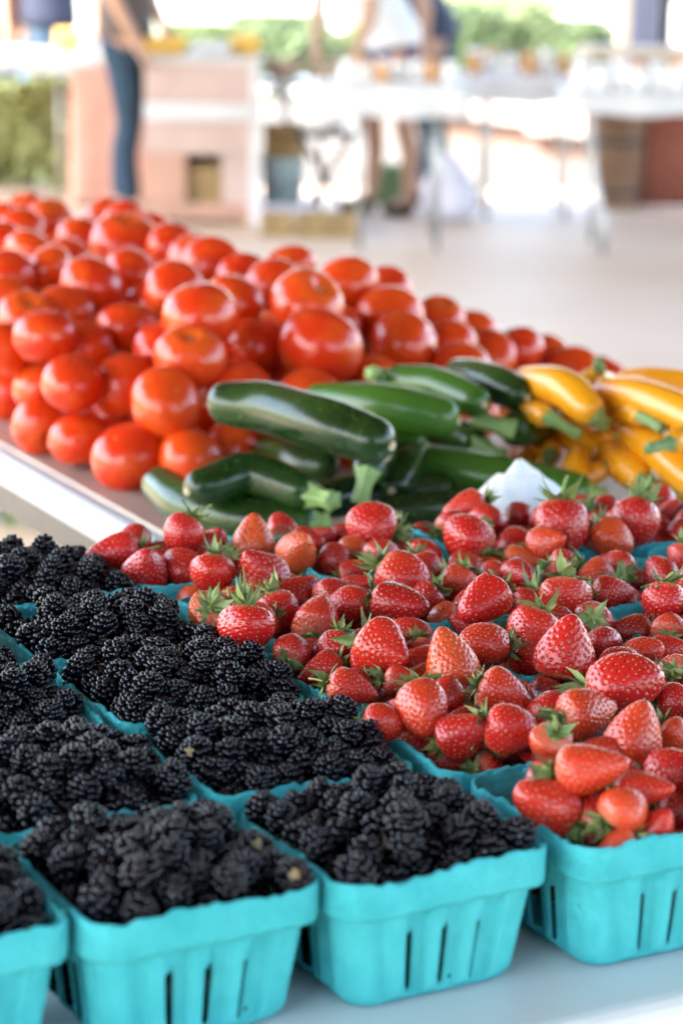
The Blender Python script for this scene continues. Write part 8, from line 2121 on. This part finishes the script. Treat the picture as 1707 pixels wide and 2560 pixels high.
def stool(x, y):
    r = tag(empty('folding_stool', (x, y, 0)), 'black folding stool with crossed legs by the white table', 'stool')
    MB().box((-.15, -.13, .44), (.15, .13, .47), .01).build('seat', M['black_metal'], r)
    for s_ in (-1, 1):
        MB().tube([(-.14, s_ * .12, 0), (.13, s_ * .12, .44)], .012, 8).build('leg', M['black_metal'], r, smooth=True)
        MB().tube([(.14, s_ * .10, 0), (-.13, s_ * .10, .44)], .012, 8).build('leg', M['black_metal'], r, smooth=True)
    MB().tube([(-.1, -.12, .065), (-.1, .12, .065)], .009, 8).build('crossbar', M['black_metal'], r, smooth=True)
stool(-.11, 11.75)
def sack(x, y, z, s_, label, m):
    rs = np.random.RandomState(int(abs(x) * 100)); prof = [(.05, 0), (.10, .01), (.125, .07), (.12, .14), (.09, .20), (.05, .235), (.06, .27), (.03, .275)]
    mb = MB(); mb.lathe(prof, seg=28); mb.v = [(a * (1 + .08 * math.sin(5 * math.atan2(b, a) + c * 20)), b * (1 + .08 * math.cos(4 * math.atan2(b, a) + c * 25)), c) for a, b, c in mb.v]
    o = mb.build('white_sack', m, None, (x, y, z), 0, True); o.scale = (s_,) * 3; return tag(o, label, 'sack')
sack(-.13, 11.72, .471, .95, 'tied white sack sitting upon the black stool', M['shirt_white'])
cardboard_box(-.30, 11.55, 0, .30, .2, .10, .05, M['lilac'], 'low lilac white box on the floor in front of the tub')
for k, x in enumerate((-.34, -.17, .0 - .02)):
    crate(x, 11.2, 0, .16, .2, .12, 0, ('low wooden crate on the floor, left of three', 'low wooden crate on the floor, middle of three', 'low wooden crate on the floor, right of three')[k], 'low crates on the floor')

# centre table with white cloth and jars
market_table(-.06, .54, 10.6, 11.35, .76, 'white cloth table in the centre with jars along its edge', M['cloth_white'], .15)
rj = random.Random(4)
for k in range(7):
    x = 0.0 + k * .078; y = 10.72 + rj.uniform(0, .12)
    jar(x, y, .763, M['honey'] if k in (2, 5) else M['jar'], M['orange_lid'] if k % 2 else M['jar'], rj.uniform(.75, .95), ('leftmost', 'second', 'third', 'fourth', 'fifth', 'sixth', 'rightmost')[k] + ' jar from the left on the centre white table', 'jars on the centre table')
market_table(.62, 1.28, 12.1, 12.8, .74, 'white cloth table behind, between the centre and right tables', M['cloth_white'], .14)
for k in range(7):
    x = .66 + k * .096; y = 12.2 + rj.uniform(0, .15)
    jar(x, y, .743, M['honey'] if k in (0, 3, 5) else M['jar'], M['orange_lid'] if k % 2 else M['jar'], rj.uniform(.8, 1.05), ('leftmost', 'second', 'third', 'fourth', 'fifth', 'sixth', 'rightmost')[k] + ' jar from the left on the rear white table', 'jars on the rear white table')
sack(.53, 12.0, .0, 1.2, 'white plastic sack on the floor right of the bending person', M['lilac'])
cardboard_box(.22, 12.85, 0, .16, .14, .22, .2, plain('green_crate_plastic', (.11, .19, .08), .5, .15, 8), 'green carton on the floor behind the bare legs')

# right table with jars, folding legs
market_table(1.02, 2.5, 10.55, 11.2, .74, 'white table at the right edge crowded with white jars', M['cloth_white'], .10, bent=True)
for k in range(6):
    x = 1.07 + k * .088; y = 10.66 + rj.uniform(0, .08)
    jar(x, y, .743, M['jar'], M['orange_lid'] if k in (3, 5, 7) else M['jar'], rj.uniform(.92, 1.15), ('leftmost', 'second', 'third', 'fourth', 'fifth', 'sixth', 'seventh', 'eighth', 'ninth')[k] + ' white jar from the left on the right table', 'white jars on the right table')
# wooden counter behind it
co = tag(empty('wooden_counter', (2.05, 11.9, 0)), 'tan wooden counter behind the right table', 'counter')
MB().box((-.85, -.35, .86), (.9, .45, .90), .008).build('counter_top', M['tan_wood'], co)
for x in (-.12, .75):
    for y in (-.25, .35): MB().box((x - .03, y - .03, 0), (x + .03, y + .03, .858), .004).build('leg', M['tan_wood'], co)
def barrel(x, y, label):
    r = tag(empty('barrel', (x, y, 0)), label, 'barrel', 'barrels under the counter'); n = 14
    for k in range(n):
        v = []; f = []
        for i in range(7):
            t_ = i / 6; rr = .115 + .025 * math.sin(math.pi * t_)
            for a in (6.283 * (k + .04) / n, 6.283 * (k + .96) / n):
                for q in (rr, rr - .014): v.append((q * math.cos(a), q * math.sin(a), .003 + .70 * t_))
        for i in range(6):
            b = i * 4; f += [(b, b+2, b+6, b+4), (b+3, b+1, b+5, b+7), (b+1, b, b+4, b+5), (b+2, b+3, b+7, b+6)]
        f += [(0, 1, 3, 2), (24, 26, 27, 25)]
        obj('stave', new_mesh('stave', v, f, M['barrel'], False), r)
    for z, rr in ((.08, .127), (.35, .1425), (.62, .127)):
        k = MB(); k.lathe([(rr - .008, z), (rr, z), (rr, z + .03), (rr - .008, z + .03)], seg=28); k.build('hoop', M['metal'], r, smooth=False)
    k = MB(); k.lathe([(.01, .66), (.112, .66), (.112, .68), (.01, .68)], seg=24); k.build('lid', M['barrel'], r)
barrel(1.50, 12.8, 'brown wooden barrel standing left of the rust coloured cloth')
# rust coloured cloth screen
sk = tag(empty('cloth_screen', (2.12, 12.85, 0)), 'pleated rust coloured cloth hanging from a rail at the right', 'cloth')
v = []; f = []; n = 130
for i in range(4):
    for k in range(n):
        x = -.48 + 1.0 * k / (n - 1); v.append((x, .022 * math.sin(x * 75 + .5 * math.sin(x * 17)) * (.5 + .2 * i), .76 - .752 * i / 3))
for i in range(3):
    for k in range(n - 1): f.append((i*n+k, (i+1)*n+k, (i+1)*n+k+1, i*n+k+1))
o = obj('curtain', new_mesh('curtain', v, f, M['skirt']), sk); o.modifiers.new('thick', 'SOLIDIFY').thickness = .003
MB().tube([(-.5, 0, .775), (.54, 0, .775)], .012, 8).build('rail', M['metal'], sk, smooth=True)
for x in (-.495, .535): MB().tube([(x, 0, 0), (x, 0, .79)], .012, 8).build('upright', M['metal'], sk, smooth=True)
# pale stone bench walls by the path
def stone_bench(p, q, label):
    p, q = Vector(p), Vector(q); d = q - p; L = d.length; r = tag(empty('stone_bench', p, math.atan2(d.y, d.x)), label, 'bench', 'stone benches along the path')
    MB().box((.08, -.16, -.05), (L - .08, .16, .14)).build('base', M['shade_base'], r)
    n = 4
    for k in range(n): MB().box((L * k / n + .004, -.26, .141), (L * (k + 1) / n - .004, .26, .38), .02).build('stone', M['stone'], r)
stone_bench((.60, 19.3, 0), (1.62, 17.3, 0), 'pale stone bench slanting across the path, the longer left one')
stone_bench((1.42, 16.75, 0), (2.3, 16.0, 0), 'pale stone bench nearer the barrel, at the right')

# shrubs, hedge
M['shrub'] = plain('shrub_leaf', (.12, .17, .07), .6, .5, 3)
M['shrub2'] = plain('shrub_leaf_light', (.21, .26, .11), .6, .4, 3)
M['pale_leaf'] = plain('yellow_green_leaf', (.34, .37, .15), .6, .3, 3)
M['bark'] = plain('shrub_bark', (.12, .08, .05), .9, .3, 8)
def shrub(x, y, rx, h, n, label, m, seed):
    rn = random.Random(seed); r = tag(empty('shrub', (x, y, -.06)), label, 'shrub', 'shrubs beyond the path')
    mb = MB(); cl = []
    for k in range(9):
        a = rn.uniform(0, 6.28); q = rn.uniform(.2, .9) * rx; e = Vector((q * math.cos(a), q * math.sin(a), h * rn.uniform(.45, .9))); cl.append(e)
        mb.tube([(0, 0, 0), tuple(e * .5 + Vector((0, 0, h * .1))), tuple(e)], [.025, .016, .006], 6)
    mb.build('trunk', M['bark'], r, smooth=True)
    v = []; f = []
    for k in range(n):
        c = rn.choice(cl) + Vector((rn.gauss(0, rx * .28), rn.gauss(0, rx * .28), rn.gauss(0, h * .16))); c.z = max(.04, min(h, c.z))
        d = Vector((rn.gauss(0, 1), rn.gauss(0, 1), rn.gauss(.3, .7))).normalized(); t_ = d.orthogonal().normalized(); b_ = d.cross(t_); s_ = rn.uniform(.04, .08); b = len(v)
        v += [tuple(c - t_ * s_), tuple(c + b_ * s_ * .45 + d * .01), tuple(c + t_ * s_), tuple(c - b_ * s_ * .45 + d * .01)]; f.append((b, b+1, b+2, b+3))
    o = obj('crown', new_mesh('crown', v, f, m, False), r); o['kind'] = 'stuff'
    return r
SH = [(1.05, 24.2, .5, .95, 'M'), (1.65, 24.6, .5, 1.02, 'L'), (2.25, 24.3, .5, .85, 'M'), (2.9, 24.6, .5, .6, 'M'), (.4, 24.8, .5, .8, 'L'), (-.7, 24.5, .5, .85, 'M'), (-1.4, 24.8, .5, .75, 'L'), (-2.4, 19.2, .7, .55, 'L'), (-3.1, 17.6, .6, .5, 'M'), (-1.9, 16.9, .5, .35, 'L'), (-1.72, 13.62, .26, .64, 'P'), (-2.12, 13.66, .26, .62, 'P')]
SL = ['dark shrub left of centre beyond the stone bench', 'tall light green shrub beyond the stone bench', 'dark shrub near the roof post', 'low shrub hidden behind the roof post', 'light shrub behind the navy jacket', 'dark green shrub behind the booth top', 'light green shrub above the pink booth', 'light shrub on the grass behind the left table', 'dark shrub on the grass at the far left', 'low light shrub on the grass below the left table', 'leafy plant under the white cloth table, nearest the salmon stand', 'leafy plant under the white cloth table, at the left edge']
for k, (x, y, rx, h, c) in enumerate(SH): shrub(x, y, rx, h, 4200, SL[k], {'M': M['shrub'], 'L': M['shrub2'], 'P': M['pale_leaf']}[c], 60 + k)
